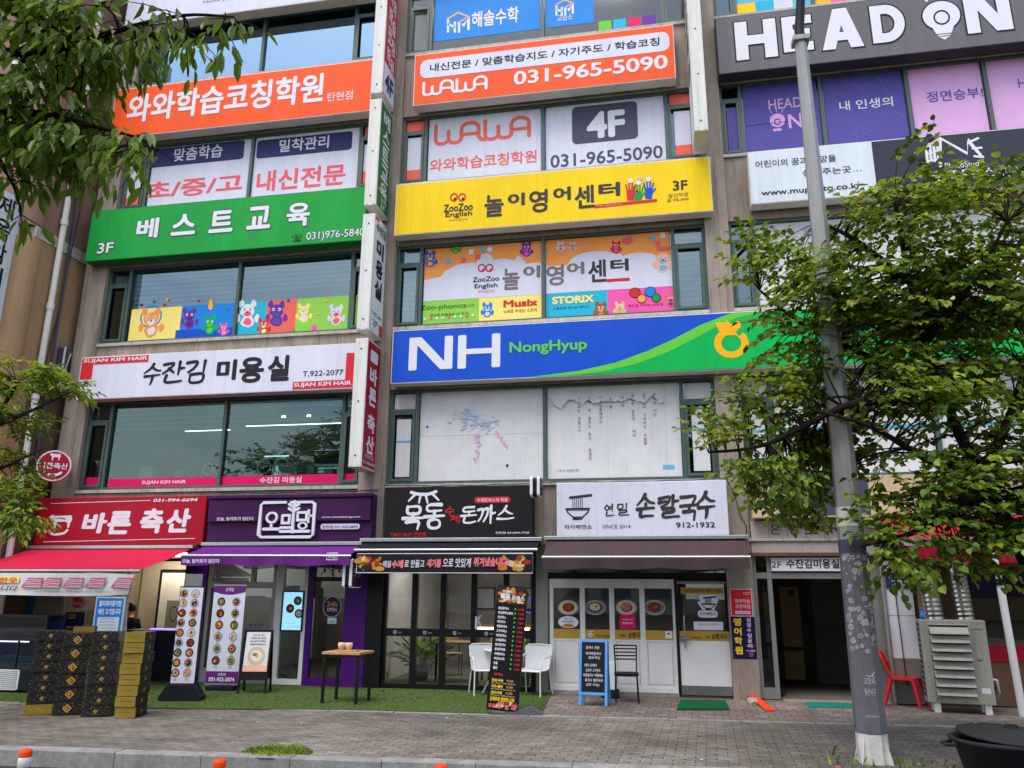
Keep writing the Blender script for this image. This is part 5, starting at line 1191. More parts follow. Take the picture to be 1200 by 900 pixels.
for i, ch in enumerate('김영수잉글리'): mb.text(ch, 1.39, 1.265-.085*i, 1.46, 1.335-.085*i, D, 'letter_white', bold=.03)
mb.text('초·중·고', 1.36, .86, 1.50, .89, D, 'rose'); mb.text('912-0509', 1.36, .78, 1.50, .81, D, 'letter_white'); mb.text('2F', 1.40, .70, 1.47, .76, D, 'hotpink'); mb.build('lettering', t)

# ================================================================ awnings
def awning(label, x0, x1, zt, yb, zb, m, val=0.0, vm=None, skew=0.0, lip='alu'):
    t = thing('awning', label, 'awning', ((x0+x1)/2, W-.06, zt), group='awnings over the shop fronts')
    ya = W-.36
    mb = MB(); mb.box(x0-.05, ya-.06, zt-.02, x1+.05, W-.07, zt+.045, lip); mb.tube([(x0, ya+.1, zt-.06), (x1, ya+.1, zt-.06)], .045, m, 10); mb.build('housing', t, bevel=.006)
    mb = MB(); n = 6; k = 24; vs = []; fs = []
    for i in range(n+1):
        u = i/n
        for j in range(k+1):
            v = j/k; x = x0+(x1-x0)*v; y = ya+(yb-ya)*u+skew*(v-.5)*u; z = zt-.02+(zb+.03-zt+.02)*u-.03*math.sin(PI*u)*(1-.15*math.sin(v*9)); vs.append((x, y, z))
    for i in range(n):
        for j in range(k): a = i*(k+1)+j; fs.append((a, a+k+1, a+k+2, a+1)); 
    mb.add(vs, fs, m, True); mb.build('canopy', t)
    mb = MB(); mb.tube([(x0-.02, yb-skew/2, zb), (x1+.02, yb+skew/2, zb)], .028, lip, 10); mb.build('front_bar', t)
    for x, s in ((x0+.12, -1), (x1-.12, 1)):
        mb = MB(); ym = (ya+yb)/2; mb.bar((x, ya, zt-.07), (x-s*.35, ym, (zt+zb)/2-.09), .035, .04, lip); mb.bar((x-s*.35, ym, (zt+zb)/2-.09), (x, yb+.03+skew*s*.5, zb-.01), .03, .035, lip); mb.build('arm', t)
    if val:
        mb = MB(); k = 40; vs = []
        for j in range(k+1):
            v = j/k; y = yb-.02+skew*(v-.5); w = .012*math.sin(v*31)
            for q in range(3): vs.append((x0+(x1-x0)*v, y+w*q/2, zb-.02-val*q/2-.008*q*math.sin(v*19)))
        mb.add(vs, [f for j in range(k) for f in ((j*3, j*3+1, j*3+4, j*3+3), (j*3+1, j*3+2, j*3+5, j*3+4))], vm or m, True); mb.build('valance', t)
    return t
t = awning('wide red fabric awning pulled far out over the butcher shop', -12.8, -9.12, 2.55, 12.85, 2.06, 'red_cloth')
t = awning('purple fabric awning with white print on its hanging valance', -8.85, -5.62, 2.60, 13.8, 2.36, 'purple_cloth', .15, skew=.25)
mb = MB(); D = 13.74; mb.ptext('오늘, 달카트가 담긴다', (214, 655), (257, 660), D-.14, 'letter_white', bold=.04)
x, z = fp(389, 652, D+.03); mb.stroke([(x-.1, z-.06), (x+.1, z-.06), (x+.1, z+.06), (x-.1, z+.06), (x-.1, z-.06)], .012, D+.03, 'letter_white'); mb.text('오먹당', x-.075, z-.04, x+.075, z+.045, D+.03, 'letter_white', bold=.02); mb.build('lettering', t)
t = awning('short black awning with the dark food banner hung from its bar', -5.56, -2.18, 2.66, 14.02, 2.47, 'black_cloth')
t = awning('dark brown fabric awning with plain valance over the white noodle shop front', -2.04, 1.43, 2.68, 13.88, 2.33, 'brown_cloth', .17)
# banners
t = thing('banner', 'long dark banner with white and pink handwriting between pictures of fried cutlets', 'banner', (-3.87, 13.98, 2.05))
D = 13.98
mb = MB(); x0, zt = fp(418, 651, D); x1, zb = fp(625, 671, D); zt = 2.415; zb = 2.055
mb.box(x0, D, zb, x1, D+.006, zt, 'sign_black'); mb.stroke([(x0+.01, zb+.01), (x1-.01, zb+.01), (x1-.01, zt-.01), (x0+.01, zt-.01), (x0+.01, zb+.01)], .012, D-.002, 'lilac_white', cap=False); mb.build('cloth', t)
mb = MB(); rr = random.Random(2)
for cx0, w in ((x0+.25, .22), (x1-.35, .26)):
    mb = MB()
    for i in range(26): mb.disc(cx0+rr.uniform(-w, w), rr.uniform(zb+.08, zt-.08), rr.uniform(.03, .1), rr.uniform(.02, .06), D-.003-.0003*i, rr.choice(['food_orange', 'food_orange', 'food_cream', 'food_red', 'food_dark', 'gold']), 9)
    mb.build('food_picture', t)
mb = MB()
for body, a, b, m in (('매일', (449, 657), (458, 665), 'letter_white'), ('수제', (459, 656), (473, 666), 'hotpink'), ('로 만들고', (474, 656), (497, 665), 'letter_white'), ('새기름', (500, 655), (517, 665), 'hotpink'), ('으로 맛있게', (519, 654), (552, 665), 'letter_white'), ('튀겨냈습니다!', (555, 653), (596, 664), 'hotpink')):
    if m == 'hotpink': mb.ptext(body, a, b, D-.012, 'letter_white', bold=.075, shear=.12); mb.ptext(body, a, b, D-.015, 'rose', bold=.035, shear=.12)
    else: mb.ptext(body, a, b, D-.012, m, bold=.02, shear=.12)
mb.build('lettering', t)
t = thing('banner', 'white cloth banner with pink meat pictures gathered at one end under the red awning', 'banner', (-10.8, 12.8, 1.63))
D = 12.80; mb = MB(); vs = []; n = 60; X0, X1 = -13.4, fp(157, 680, D)[0]
for i in range(n+1):
    v = i/n; x = X0+(X1-X0)*v; e = max(0, (v-.86)/.14)
    zt = 2.02-.02*e; zb = 1.63+.03*math.sin(v*7)*.3+.02*e
    for q in range(4): vs.append((x-.10*e*q/3, D+.02*math.sin(v*40)*e*q/3+.006*math.sin(v*17+q), zt+(zb-zt)*q/3))
mb.add(vs, [(i*4+q, i*4+q+1, i*4+q+5, i*4+q+4) for i in range(n) for q in range(3)], 'paper_white', True); mb.build('cloth', t)
mb = MB()
for px in (27, 49, 75, 101, 132):
    a = fp(px, 677, D-.03); b = fp(px+20, 689, D-.03)
    mb.poly([(a[0]+.1, a[1]), (b[0]+.05, a[1]), (b[0]-.02, b[1]), (a[0]-.02, b[1])], D-.03, 'meat')
    for k in range(5): mb.stroke([(a[0]+.06, a[1]-.03-.03*k), (b[0], a[1]-.045-.03*k)], .012, D-.033, 'fade_pink' if k % 2 else 'lilac_white')
mb.prect((-30, 675), (22, 683), D-.02, 'pale_yellow'); mb.ptext('1등급한우', (-28, 676), (20, 683), D-.03, 'coral', bold=.03); mb.ptext('팔았습니다', (-28, 686), (20, 693), D-.03, 'ink', bold=.02, shear=.2); mb.ptext('무조건 수제양념에주는 [맛깔사랑] 달성으로 제공합니다!!!', (40, 692), (130, 695), D-.03, 'grey_letter', bold=.02); mb.build('lettering', t)

# ================================================================ neighbour on the left
NX = -12.95
NB = thing('neighbouring_building', 'tan and pinkish rendered building with a long white downpipe', 'building', (-16, 13.3, 0))
mb = MB(); YN = 13.35
mb.box(-28, YN, 0, NX, W+8, 9.05, 'tan_render'); mb.box(-28, YN, 9.30, NX, W+8, 18, 'pink_render'); mb.box(-28.02, YN-.025, 9.05, NX+.025, W+8, 9.30, 'concrete_pale')
mb.lathe([(.28, 0), (.28, 9.05)], NX-.25, YN+.1, 'tan_render', 18); mb.lathe([(.28, 9.3), (.28, 18)], NX-.25, YN+.1, 'pink_render', 18)
mb.box(NX+.003, YN+.5, 0, NX+.02, W+.1, 6.1, 'brown_render'); mb.build('wall', NB)
mb = MB(); yp = 13.95
mb.tube([(NX+.10, yp, .3), (NX+.10, yp, 18)], .065, 'edge_white', 12)
for z in (3.6, 5.6, 7.6, 9.6, 11.6): mb.lathe([(.08, z), (.08, z+.14)], NX+.10, yp, 'edge_white', 12)
mb.build('downpipe', NB)
mb = MB(); mb.tube([(NX+.09, 14.25, 3.3), (NX+.09, 14.25, 9.8), (NX+.07, 14.0, 14)], .028, 'slate', 8); mb.tube([(NX+.05, 14.05, 5.5), (NX+.04, 14.3, 8), (NX+.05, 14.5, 12)], .008, 'ink', 6); mb.build('cable', NB)
mb = MB(); mb.box(NX+.02, 14.45, 5.9, NX+.2, 14.6, 6.9, 'slate'); mb.box(NX+.2, 14.42, 5.9, NX+.23, 14.45, 6.9, 'edge_white'); mb.bar((NX+.21, 14.43, 6.0), (NX+.21, 14.62, 6.8), .02, .02, 'edge_white'); mb.build('wall_bracket', NB)
mb = MB()
for z in (4.4, 7.4, 10.6, 13.8):
    mb.box(-17.3, YN-.02, z, -15.2, YN+.0, z+1.4, 'frame_grey'); mb.rect(-17.25, z+.05, -15.25, z+1.35, YN-.025, 'slate')
mb.build('window', NB)
def nsign(label, px0, py0, px1, py1, chars, sub=None):
    Yc = 12.75; x0, zt = fp(px0, py0, Yc); x1, zb = fp(px1, py1, Yc); x1 = x0+.95
    t = thing('projecting_sign', label, 'sign', (x1, YN, zb))
    mb = MB(); mb.box(x1-.18, Yc-.35, zb, x1, YN-.1, zt, 'edge_white'); mb.build('cabinet', t, bevel=.01)
    mb = MB(); mb.box(x1-.12, YN-.1, zb+.4, x1-.06, YN, zb+.5, 'black_metal'); mb.box(x1-.12, YN-.1, zt-.5, x1-.06, YN, zt-.4, 'black_metal'); mb.build('bracket', t)
    mb = MB(); w = YN-.1-Yc+.35; mb.rect(.03, zb+.03, w-.03, zt-.03, 0, 'pale_sign'); h = (zt-zb-.4)/len(chars)
    for i, ch in enumerate(chars): mb.text(ch, .22, zt-.1-h*(i+.88), w-.22, zt-.1-h*i, -.004, 'ink', bold=.03)
    if sub: mb.text(sub, .3, zb+.1, w-.1, zb+.25, -.004, 'ink')
    mb.warp(lambda u, d, v: (x1+.004-d, Yc-.35+u, v)); mb.build('face', t)
nsign('pale vertical projecting sign with large dark lettering on the tan building', -38, 228, 30, 378, '제음악미술', '5859')
nsign('pale vertical projecting sign half hidden by drooping leaves on the tan building', 22, -60, 70, 82, '피아노다')
t = thing('awning', 'dark green boxed awning beside the dark red shop sign and white downpipe', 'awning', (-13.9, 13.3, 2.5), group='awnings over the shop fronts')
mb = MB(); mb.add([(-16, 13.3, 3.2), (-12.98, 13.3, 3.2), (-12.98, 12.5, 2.6), (-16, 12.5, 2.6), (-16, 13.3, 2.4), (-12.98, 13.3, 2.4), (-12.98, 12.5, 2.35), (-16, 12.5, 2.35)], [(0, 3, 2, 1), (3, 7, 6, 2), (1, 2, 6, 5), (0, 4, 7, 3), (4, 5, 6, 7)], 'sign_green'); mb.build('canopy', t)
mb = MB(); mb.box(-16, 12.47, 2.36, -13.6, 12.495, 2.6, 'black_metal'); mb.text('떡', -13.9, 2.38, -13.7, 2.58, 12.465, 'letter_white', bold=.03); mb.build('face_panel', t)
# ================================================================ artificial turf and mats
def turf(name, label, pts, n, seed):
    rr = random.Random(seed)
    t = thing(name, label, 'turf mat', (pts[0][0], pts[0][1], .004))
    mb = MB(); mb.poly(pts, 0, 'turf_blade', .012); mb.warp(lambda x, y, z: (x, z, .019-y)); mb.build('backing', t)
    mb = MB(); xs = [p[0] for p in pts]; ys = [p[1] for p in pts]
    def inside(x, y):
        c = False; k = len(pts); j = k-1
        for i in range(k):
            if (pts[i][1] > y) != (pts[j][1] > y) and x < (pts[j][0]-pts[i][0])*(y-pts[i][1])/(pts[j][1]-pts[i][1])+pts[i][0]: c = not c
            j = i
        return c
    i = 0
    while i < n:
        x = rr.uniform(min(xs), max(xs)); y = rr.uniform(min(ys), max(ys))
        if not inside(x, y): continue
        i += 1; a = rr.uniform(0, 2*PI); h = rr.uniform(.003, .010); dx, dy = math.cos(a)*.012, math.sin(a)*.012
        mb.add([(x-dx, y-dy, .019), (x+dx, y+dy, .019), (x+dy*1.2, y-dx*1.2, .019+h)], [(0, 1, 2)], rr.choice(['turf_blade', 'turf_blade', 'turf_light']))
    o = mb.build('blades', t); o['kind'] = 'stuff'
    return t
T = [gp(x, y) for x, y in ((-60, 820), (80, 826), (180, 831), (420, 833), (634, 839))]+[gp(647, 812)]+[(-5.1, W-.05), (-9.3, W-.05), (-13, 13.6)]
turf('turf_mat', 'long green artificial turf mat laid along the shops up to the price board', T, 16000, 1)
def mat_box(label, a, b, c, d, m, z=.02):
    t = thing('door_mat', label, 'door mat', (*gp(*a), .004)); P = [gp(*q) for q in (a, b, c, d)]
    mb = MB(); mb.poly(P, 0, m, z); mb.warp(lambda x, y, zz: (x, zz, .004+z-y)); mb.build('pile', t); return t
t = mat_box('dark green door mat lying before the white door of the noodle shop', (793, 833), (855, 833), (850, 823), (798, 822), 'mat_green', .03)
t = mat_box('teal door mat lying on the pavers before the dark stair entrance', (948, 830), (1013, 831), (1013, 825), (944, 824), 'mat_teal', .015)

# ================================================================ stacked gift boxes
BW, BD = .375, .29
def carton(name, h, gold=False):
    t = thing(name, 'carton', 'box', (0, 0, 0), group='stacked gift boxes on the pavement')
    mb = MB(); a, b = BW/2, BD/2; e = .004
    f = 'gold_paper' if gold else 'box_black'
    mb.add([(-a, -b, e), (a, -b, e), (a, b, e), (-a, b, e), (-a, -b, h-e), (a, -b, h-e), (a, b, h-e), (-a, b, h-e)], [(0, 1, 5, 4), (2, 3, 7, 6)], f)
    mb.add([(-a, -b, e), (a, -b, e), (a, b, e), (-a, b, e), (-a, -b, h-e), (a, -b, h-e), (a, b, h-e), (-a, b, h-e)], [(1, 2, 6, 5), (3, 0, 4, 7), (0, 3, 2, 1)], 'gold_paper')
    mb.add([(-a, -b, h-e), (a, -b, h-e), (a, b, h-e), (-a, b, h-e)], [(0, 1, 2, 3)], 'box_black')
    for s in (-1, 1):
        X = a*s+.0015*s; mb.add([(X, -b+.01, h*.9), (X, -b+.06, h*.55), (X, b-.06, h*.55), (X, b-.01, h*.9), (X, b-.06, h*.53), (X, -b+.06, h*.53)], [(1, 2, 4, 5) if s > 0 else (5, 4, 2, 1)], 'board_black')
    o = mb.build('carton', t, world=False)
    mb = MB(); r = h*(.33 if h > .17 else .21); mb.poly([(0, h/2-r), (r, h/2), (0, h/2+r), (-r, h/2)], -b-.003, 'gold'); mb.poly([(0, h/2-r*.55), (r*.55, h/2), (0, h/2+r*.55), (-r*.55, h/2)], -b-.005, 'ink')
    mb.rect(-r*.25, h/2-r*.28, -r*.10, h/2+r*.28, -b-.007, 'amber'); mb.rect(-r*.02, h/2-r*.05, r*.26, h/2+r*.12, -b-.007, 'amber'); mb.build('emblem', t, world=False)
    return t
ORD = ['bottom', 'second', 'third', 'fourth', 'fifth', 'sixth', 'seventh', 'eighth']
def cartons(stackname, px, py, n, h, rz, kind, golds=(), lean=0.0, X=None):
    x, y = gp(px, py) if X is None else X
    if X is None: x -= math.sin(rz if rz < 1.2 else rz-PI/2)*(BD/2 if rz < 1.2 else BW/2); y += math.cos(rz if rz < 1.2 else rz-PI/2)*(BD/2 if rz < 1.2 else BW/2)
    rr = random.Random(stackname)
    global proto
    for i in range(n):
        key = (round(h, 3), i in golds)
        where = 'topmost' if i == n-1 else (ORD[i]+' from bottom' if i else 'bottom')
        lab = f'{where} {"gold" if i in golds else kind} box of the {stackname}'
        loc = (x+rr.uniform(-.014, .014)+lean*i, y+rr.uniform(-.012, .012), .003+h*i); rot = rz+rr.uniform(-.06, .06)
        if key not in proto: t = carton('gift_box', *key); proto[key] = t; t.location = loc; t.rotation_euler[2] = rot; t['label'] = lab
        else: dup(proto[key], lab, loc, rot)
proto = {}
cartons('front stack next to the chest fridge', 45, 838, 8, .144, RAD(30), 'black patterned', (0,), .003)
cartons('stack of tall boxes with bright diamonds', 78, 838.5, 6, .186, RAD(32), 'black patterned')
cartons('stack between tall boxes and gold ended stack', 112, 840.5, 8, .144, RAD(22), 'black patterned')
cartons('stack with its gold ends facing the road', 146, 842, 8, .144, RAD(102), 'gold ended')
cartons('rear stack behind the tall boxes', 0, 0, 7, .17, RAD(120), 'gold ended', X=(-8.75, 11.2))

# ================================================================ fridge and tank of the butcher
t = thing('display_fridge', 'dark chest fridge with blue lit glass and white vent grille behind the boxes', 'fridge', (-11.9, 12.9, .02))
mb = MB(); x0, x1 = -13.2, -10.72; mb.box(x0, 12.55, .05, x1, 13.2, .40, 'black_fabric'); mb.box(x0, 12.58, .86, x1, 13.2, .90, 'black_metal'); mb.box(x0, 13.1, .40, x1, 13.2, .86, 'navy')
for x in (x0+.02, -11.1, x1-.02): mb.box(x-.015, 12.57, .40, x+.015, 12.60, .86, 'black_metal')
mb.build('cabinet', t, bevel=.008)
mb = MB(); mb.rect(x0, .40, x1, .86, 12.59, 'glass_dark'); mb.build('pane', t)
mb = MB(); mb.box(x0+.05, 12.7, .83, x1-.3, 12.73, .85, 'led_white'); mb.build('light', t)
mb = MB(); rr = random.Random(5)
for i in range(8): mb.box(x0+.2+.28*i, 12.75, .41, x0+.42+.28*i, 12.98, .50+rr.uniform(0, .12), rr.choice(['teal', 'skyblue', 'navy']))
mb.build('goods', t)
mb = MB()
for i in range(9): mb.box(-11.6, 12.53, .085+.032*i, -10.98, 12.555, .103+.032*i, 'white_plastic')
mb.box(-10.98, 12.535, .07, -10.95, 12.555, .38, 'white_plastic'); mb.box(-11.6, 12.535, .37, -10.98, 12.555, .39, 'white_plastic'); mb.box(-11.6, 12.535, .06, -10.98, 12.555, .078, 'white_plastic'); mb.build('vent_grille', t)
t = thing('fish_tank', 'dark glass tank standing on the chest fridge with blue lit glass', 'tank', (-11.9, 13.0, .902))
mb = MB(); mb.box(-13.2, 12.75, .903, -10.75, 13.2, .94, 'black_metal'); mb.box(-13.2, 12.75, 1.26, -10.75, 13.2, 1.29, 'black_metal'); mb.box(-10.78, 12.76, .94, -10.75, 12.8, 1.26, 'black_metal'); mb.box(-13.2, 13.17, .94, -10.75, 13.2, 1.26, 'navy'); mb.build('frame', t)
mb = MB(); mb.rect(-13.2, .94, -10.76, 1.26, 12.77, 'glass_dark'); mb.build('pane', t)

# ================================================================ standing signs
def aframe(name, label, loc, rz, w, h, frame, face, bar=.04, lean=RAD(9), cat='sandwich board', z0=.16):
    t = thing(name, label, cat, loc, rz)
    for s, nm in ((-1, 'front_panel'), (1, 'back_panel')):
        A = Matrix.Translation((0, 0, h)) @ Matrix.Rotation(lean*-s*-1, 4, 'X') @ Matrix.Translation((0, 0, -h))
        mb = MB(); mb.X = A; o = .012*s
        for x in (-w/2, w/2-bar): mb.box(x, o-.012, 0, x+bar, o+.012, h, frame)
        mb.box(-w/2+bar, o-.011, h-bar, w/2-bar, o+.011, h-.001, frame); mb.box(-w/2+bar, o-.011, z0, w/2-bar, o+.011, z0+bar, frame)
        mb.box(-w/2+bar, o-.006, z0+bar, w/2-bar, o+.006, h-bar, face); mb.build(nm, t, world=False)
    return t, Matrix.Translation((0, 0, h)) @ Matrix.Rotation(-lean, 4, 'X') @ Matrix.Translation((0, 0, -h))
x, y = gp(697, 827)
t, A = aframe('sandwich_board', 'blue framed blackboard with white chalk writing before the white shop front', (x, y+.03, 0), RAD(-6), .46, 1.0, 'blue_paint', 'board_black')
mb = MB(); mb.X = A; D = -.022
for body, z, u0, u1 in (('칼국수 전문', .88, -.12, .10), ('바지락칼국수', .79, -.12, .13), ('(점심 특선)', .725, -.08, .11), ('찐만두 김치만두', .61, -.14, .06), ('손만두 고기만두', .535, -.12, .12), ('비빔칼국수 여름메뉴', .46, -.16, .16), ('콩국수 열무국수', .385, -.13, .16), ('(2인 이상)', .315, -.11, .10)): mb.text(body, u0, z-.03, u1, z+.018, D, 'letter_white', bold=.01, shear=.05)
mb.build('chalk_writing', t, world=False)
x, y = gp(296, 813)
t, A = aframe('sandwich_board', 'black sandwich board with a white poster of a bowl of soup by the purple shop', (x, y+.05, 0), RAD(12), .50, 1.06, 'black_metal', 'black_fabric', z0=.22)
mb = MB(); mb.X = A; D = -.024; mb.rect(-.20, .36, .22, 1.02, D, 'paper_white'); mb.rect(-.20, .36, .22, .46, D-.001, 'skin_print'); mb.disc(.01, .62, .15, .15, D-.002, 'food_cream', 26); mb.ring(.01, .62, .15, .15, .16, D-.003, 'beige', 26); mb.disc(.01, .62, .09, .09, D-.004, 'letter_white', 20); mb.disc(-.01, .64, .05, .03, D-.005, 'food_green', 10); mb.disc(.03, .61, .03, .03, D-.006, 'amber', 10)
for i, (s, w) in enumerate((('부드러운 떡국', .10), ('따뜻한 한그릇의', .13), ('오늘 한끼 추천메뉴', .14), ('달걀국밥정식', .13))): mb.text(s, .01-w, .955-.052*i, .01+w, .985-.052*i, D-.004, 'charcoal', bold=.02)
mb.build('poster', t, world=False)
# menu banners
def dishes(mb, w, z0, z1, rows, D, r=.07, seed=0):
    rr = random.Random(seed)
    for i in range(rows):
        for s in (-1, 1):
            z = z1-(z1-z0)*(i+.5)/rows; x = s*w*.235-(.03 if w < .5 else 0)
            mb.disc(x, z, r, r, D, 'food_dark', 18); mb.disc(x, z, r*.86, r*.86, D-.0015, rr.choice(['ink', 'food_cream', 'food_dark', 'letter_white']), 16); mb.disc(x, z, r*.72, r*.72, D-.003, rr.choice(['food_red', 'food_orange', 'food_cream', 'food_green', 'food_dark', 'food_orange']), 16)
            for k in range(5): a = rr.uniform(0, 6.28); q = rr.uniform(.1, .5)*r; mb.disc(x+q*math.cos(a), z+q*math.sin(a), r*.22, r*.16, D-.0045-.0004*k, rr.choice(['food_red', 'food_cream', 'food_green', 'amber', 'food_dark']), 8)
            mb.text('국밥', x-.03, z-r-.035, x+.03, z-r-.015, D-.002, 'ink'); mb.text('9,000', x-.025, z-r-.056, x+.03, z-r-.04, D-.002, 'red')
x, y = gp(212, 822)
t = thing('menu_stand', 'tall white menu banner with two columns of dishes on a black rounded base', 'menu banner', (x, y, .02), RAD(12))
mb = MB(); mb.rrect(-.20, .24, .20, 1.78, -.03, 'black_metal', .02, .06); mb.rect(-.19, .26, .19, 1.76, -.034, 'lilac_white'); mb.box(-.14, -.01, 1.78, .14, .03, 1.98, 'frame_grey'); mb.build('panel', t, world=False)
mb = MB(); dishes(mb, .40, .34, 1.74, 9, -.037, .066, 1); mb.build('dish_pictures', t, world=False)
mb = MB(); mb.poly([(-.32, 0), (.34, 0), (.34, .06), (.2, .25), (-.2, .25), (-.32, .06)], -.14, 'black_fabric', .28); mb.build('base', t, world=False, bevel=.02)
x, y = gp(256, 811)
t = thing('menu_stand', 'wide purple and white menu banner with telephone number along its foot', 'menu banner', (x, y+.08, .02), RAD(5))
mb = MB(); mb.rect(-.30, .12, .30, 1.80, -.02, 'lilac_white'); mb.rect(-.30, .12, .30, 1.80, -.012, 'lilac_white'); mb.rect(-.30, .12, .30, .32, -.022, 'purple_cloth'); hump(mb, -.30, .30, 1.80, lambda u: 1.69-.05*math.sin(PI*u)+.0, -.022, 'purple_cloth'); mb.X = None; mb.build('sheet', t, world=False)
mb = MB(); dishes(mb, .60, .40, 1.62, 6, -.025, .075, 6); mb.build('dish_pictures', t, world=False)
mb = MB(); mb.text('탄현점', -.07, .245, .07, .29, -.026, 'letter_white', bold=.03); mb.text('031-922-5874', -.24, .15, .24, .22, -.026, 'letter_white', bold=.05); mb.text('오먹당', -.08, 1.695, .08, 1.765, -.026, 'letter_white', bold=.02); mb.build('lettering', t, world=False)
mb = MB(); mb.tube([(0, .05, .05), (0, .02, 1.8)], .012, 'black_metal'); mb.box(-.31, -.018, 1.79, .31, -.004, 1.82, 'alu'); mb.box(-.31, -.018, .09, .31, -.004, .125, 'alu'); mb.box(-.25, -.1, 0, .25, .16, .07, 'black_fabric'); mb.build('stand', t, world=False)
# leaning menu lightbox
xa, ya = gp(588, 838)
t = thing('menu_stand', 'narrow black price board leaning sideways on a grey plastic foot in front of chairs', 'menu board', (xa, ya, .0), RAD(6), ry=RAD(4.5), rx=RAD(-4))
w2, h0, h1 = .235, .06, 1.80
mb = MB(); mb.box(-w2, -.03, h0, w2, .03, 1.60, 'black_metal'); mb.poly([(-w2, 1.60), (w2, 1.60), (w2+.02, 1.74), (w2-.06, 1.84), (-w2, 1.84)], -.03, 'black_metal', .06); mb.build('panel', t, world=False)
mb = MB(); D = -.034; rr = random.Random(11)
mb.poly([(-w2+.01, 1.56), (w2-.01, 1.56), (w2, 1.73), (w2-.07, 1.83), (-w2+.01, 1.83)], D, 'food_dark')
for i in range(60): mb.disc(rr.uniform(-w2+.05, w2-.06), rr.uniform(1.60, 1.79), rr.uniform(.02, .05), rr.uniform(.015, .04), D-.002-.0002*i, rr.choice(['food_orange', 'gold', 'food_red', 'food_cream', 'food_dark']), 8)
for i in range(26): mb.disc(.06+rr.uniform(-.14, .14), .13+rr.uniform(-.045, .045), rr.uniform(.02, .05), rr.uniform(.015, .03), D-.002-.0003*i, rr.choice(['meat', 'food_red', 'meat', 'food_cream']), 8)
mb.build('food_picture', t, world=False)
mb = MB(); D = -.05
mb.text('목동', -.17, 1.62, -.02, 1.72, D, 'letter_white', bold=.06); mb.text('돈까스', .0, 1.63, .2, 1.70, D, 'letter_white', bold=.06); mb.text('수제', -.16, 1.735, -.04, 1.775, D, 'letter_white', bold=.03)
D = -.034
for i, s in enumerate(('등심돈까스', '안심돈까스정식', '생선까스', '치킨까스', '매운돈까스', '고구마까스', '치즈돈까스', '스페셜까스', '냄비돈까스', '왕새우우동', '카레돈까스', '까르보나라', '우동', '쫄면')):
    z = 1.50-.066*i; wd_ = .032*len(s)
    mb.text(s, -.19, z-.02, -.19+wd_, z+.022, D, 'letter_white', bold=.06); mb.text('‣', .06, z-.012, .085, z+.018, D, 'lime', bold=.05); mb.text('7,500' if i % 2 else '8,000', .12, z-.016, .205, z+.016, D, 'sign_red', bold=.04)
mb.text('세트메뉴', -.17, .535, -.03, .575, D, 'red', bold=.05, shear=.15)
for i, s in enumerate(('등심+우동', '치즈+쫄면', '생선+우동')): z = .47-.085*i; mb.text(s, -.19, z-.02, -.02, z+.025, D, 'yellow', bold=.06); mb.text('9,500', .03, z-.018, .13, z+.022, D, 'gold', bold=.04); mb.text('밥과 샐러드가 함께 제공됩니다', -.19, z-.045, .17, z-.028, D, 'letter_white')
mb.text('단체주문 환영합니다!!', -.19, .185, .17, .245, D-.012, 'yellow', bold=.06, shear=.1); mb.text('포장', -.21, .09, -.10, .15, D-.014, 'rose', bold=.06); mb.build('lettering', t, world=False)
mb = MB(); mb.poly([(.03, 0), (.60, 0), (.60, .07), (.42, .15), (.16, .06), (.03, .05)], -.05, 'grey_plastic', .34); mb.box(-.16, -.06, .0, .06, .2, .055, 'grey_plastic'); mb.build('foot', t, world=False, bevel=.015)
# blue folded sign by the butcher
x, z = fp(124, 746, 12.3)
t = thing('sandwich_board', 'blue and white folded sign board rising behind the stacked gift boxes', 'sandwich board', (x, 12.3, 0), RAD(14))
mb = MB(); mb.box(-.23, -.02, 0, .25, .02, 1.62, 'white_plastic'); mb.rect(-.21, .9, .23, 1.60, -.024, 'skyblue'); mb.build('front_panel', t, world=False)
mb = MB(); mb.add([(-.23, .02, 1.62), (.25, .02, 1.62), (.25, .5, 0), (-.23, .5, 0), (-.23, .04, 1.6), (.25, .04, 1.6), (.25, .52, 0), (-.23, .52, 0)], [(0, 1, 2, 3), (4, 7, 6, 5), (0, 3, 7, 4), (1, 5, 6, 2)], 'paper_white'); mb.build('back_panel', t, world=False)
mb = MB(); mb.text('월티메이장기한', -.17, 1.46, .20, 1.56, -.028, 'letter_white', bold=.06); mb.text('매번 고기입니다', -.17, 1.33, .20, 1.43, -.028, 'letter_white', bold=.06); mb.rect(-.16, 1.06, .19, 1.29, -.027, 'pale_sign')
for i in range(4): mb.text('국내산 한우 한돈만 취급합니다', -.13, 1.25-.05*i, .16, 1.272-.05*i, -.030, 'ink')
for i in range(12): mb.disc(.0+.02*i-.1, .97+.02*((i*7) % 4), .05, .035, -.028-.0004*i, ['meat', 'food_red', 'letter_white'][i % 3], 9)
mb.build('lettering', t, world=False)

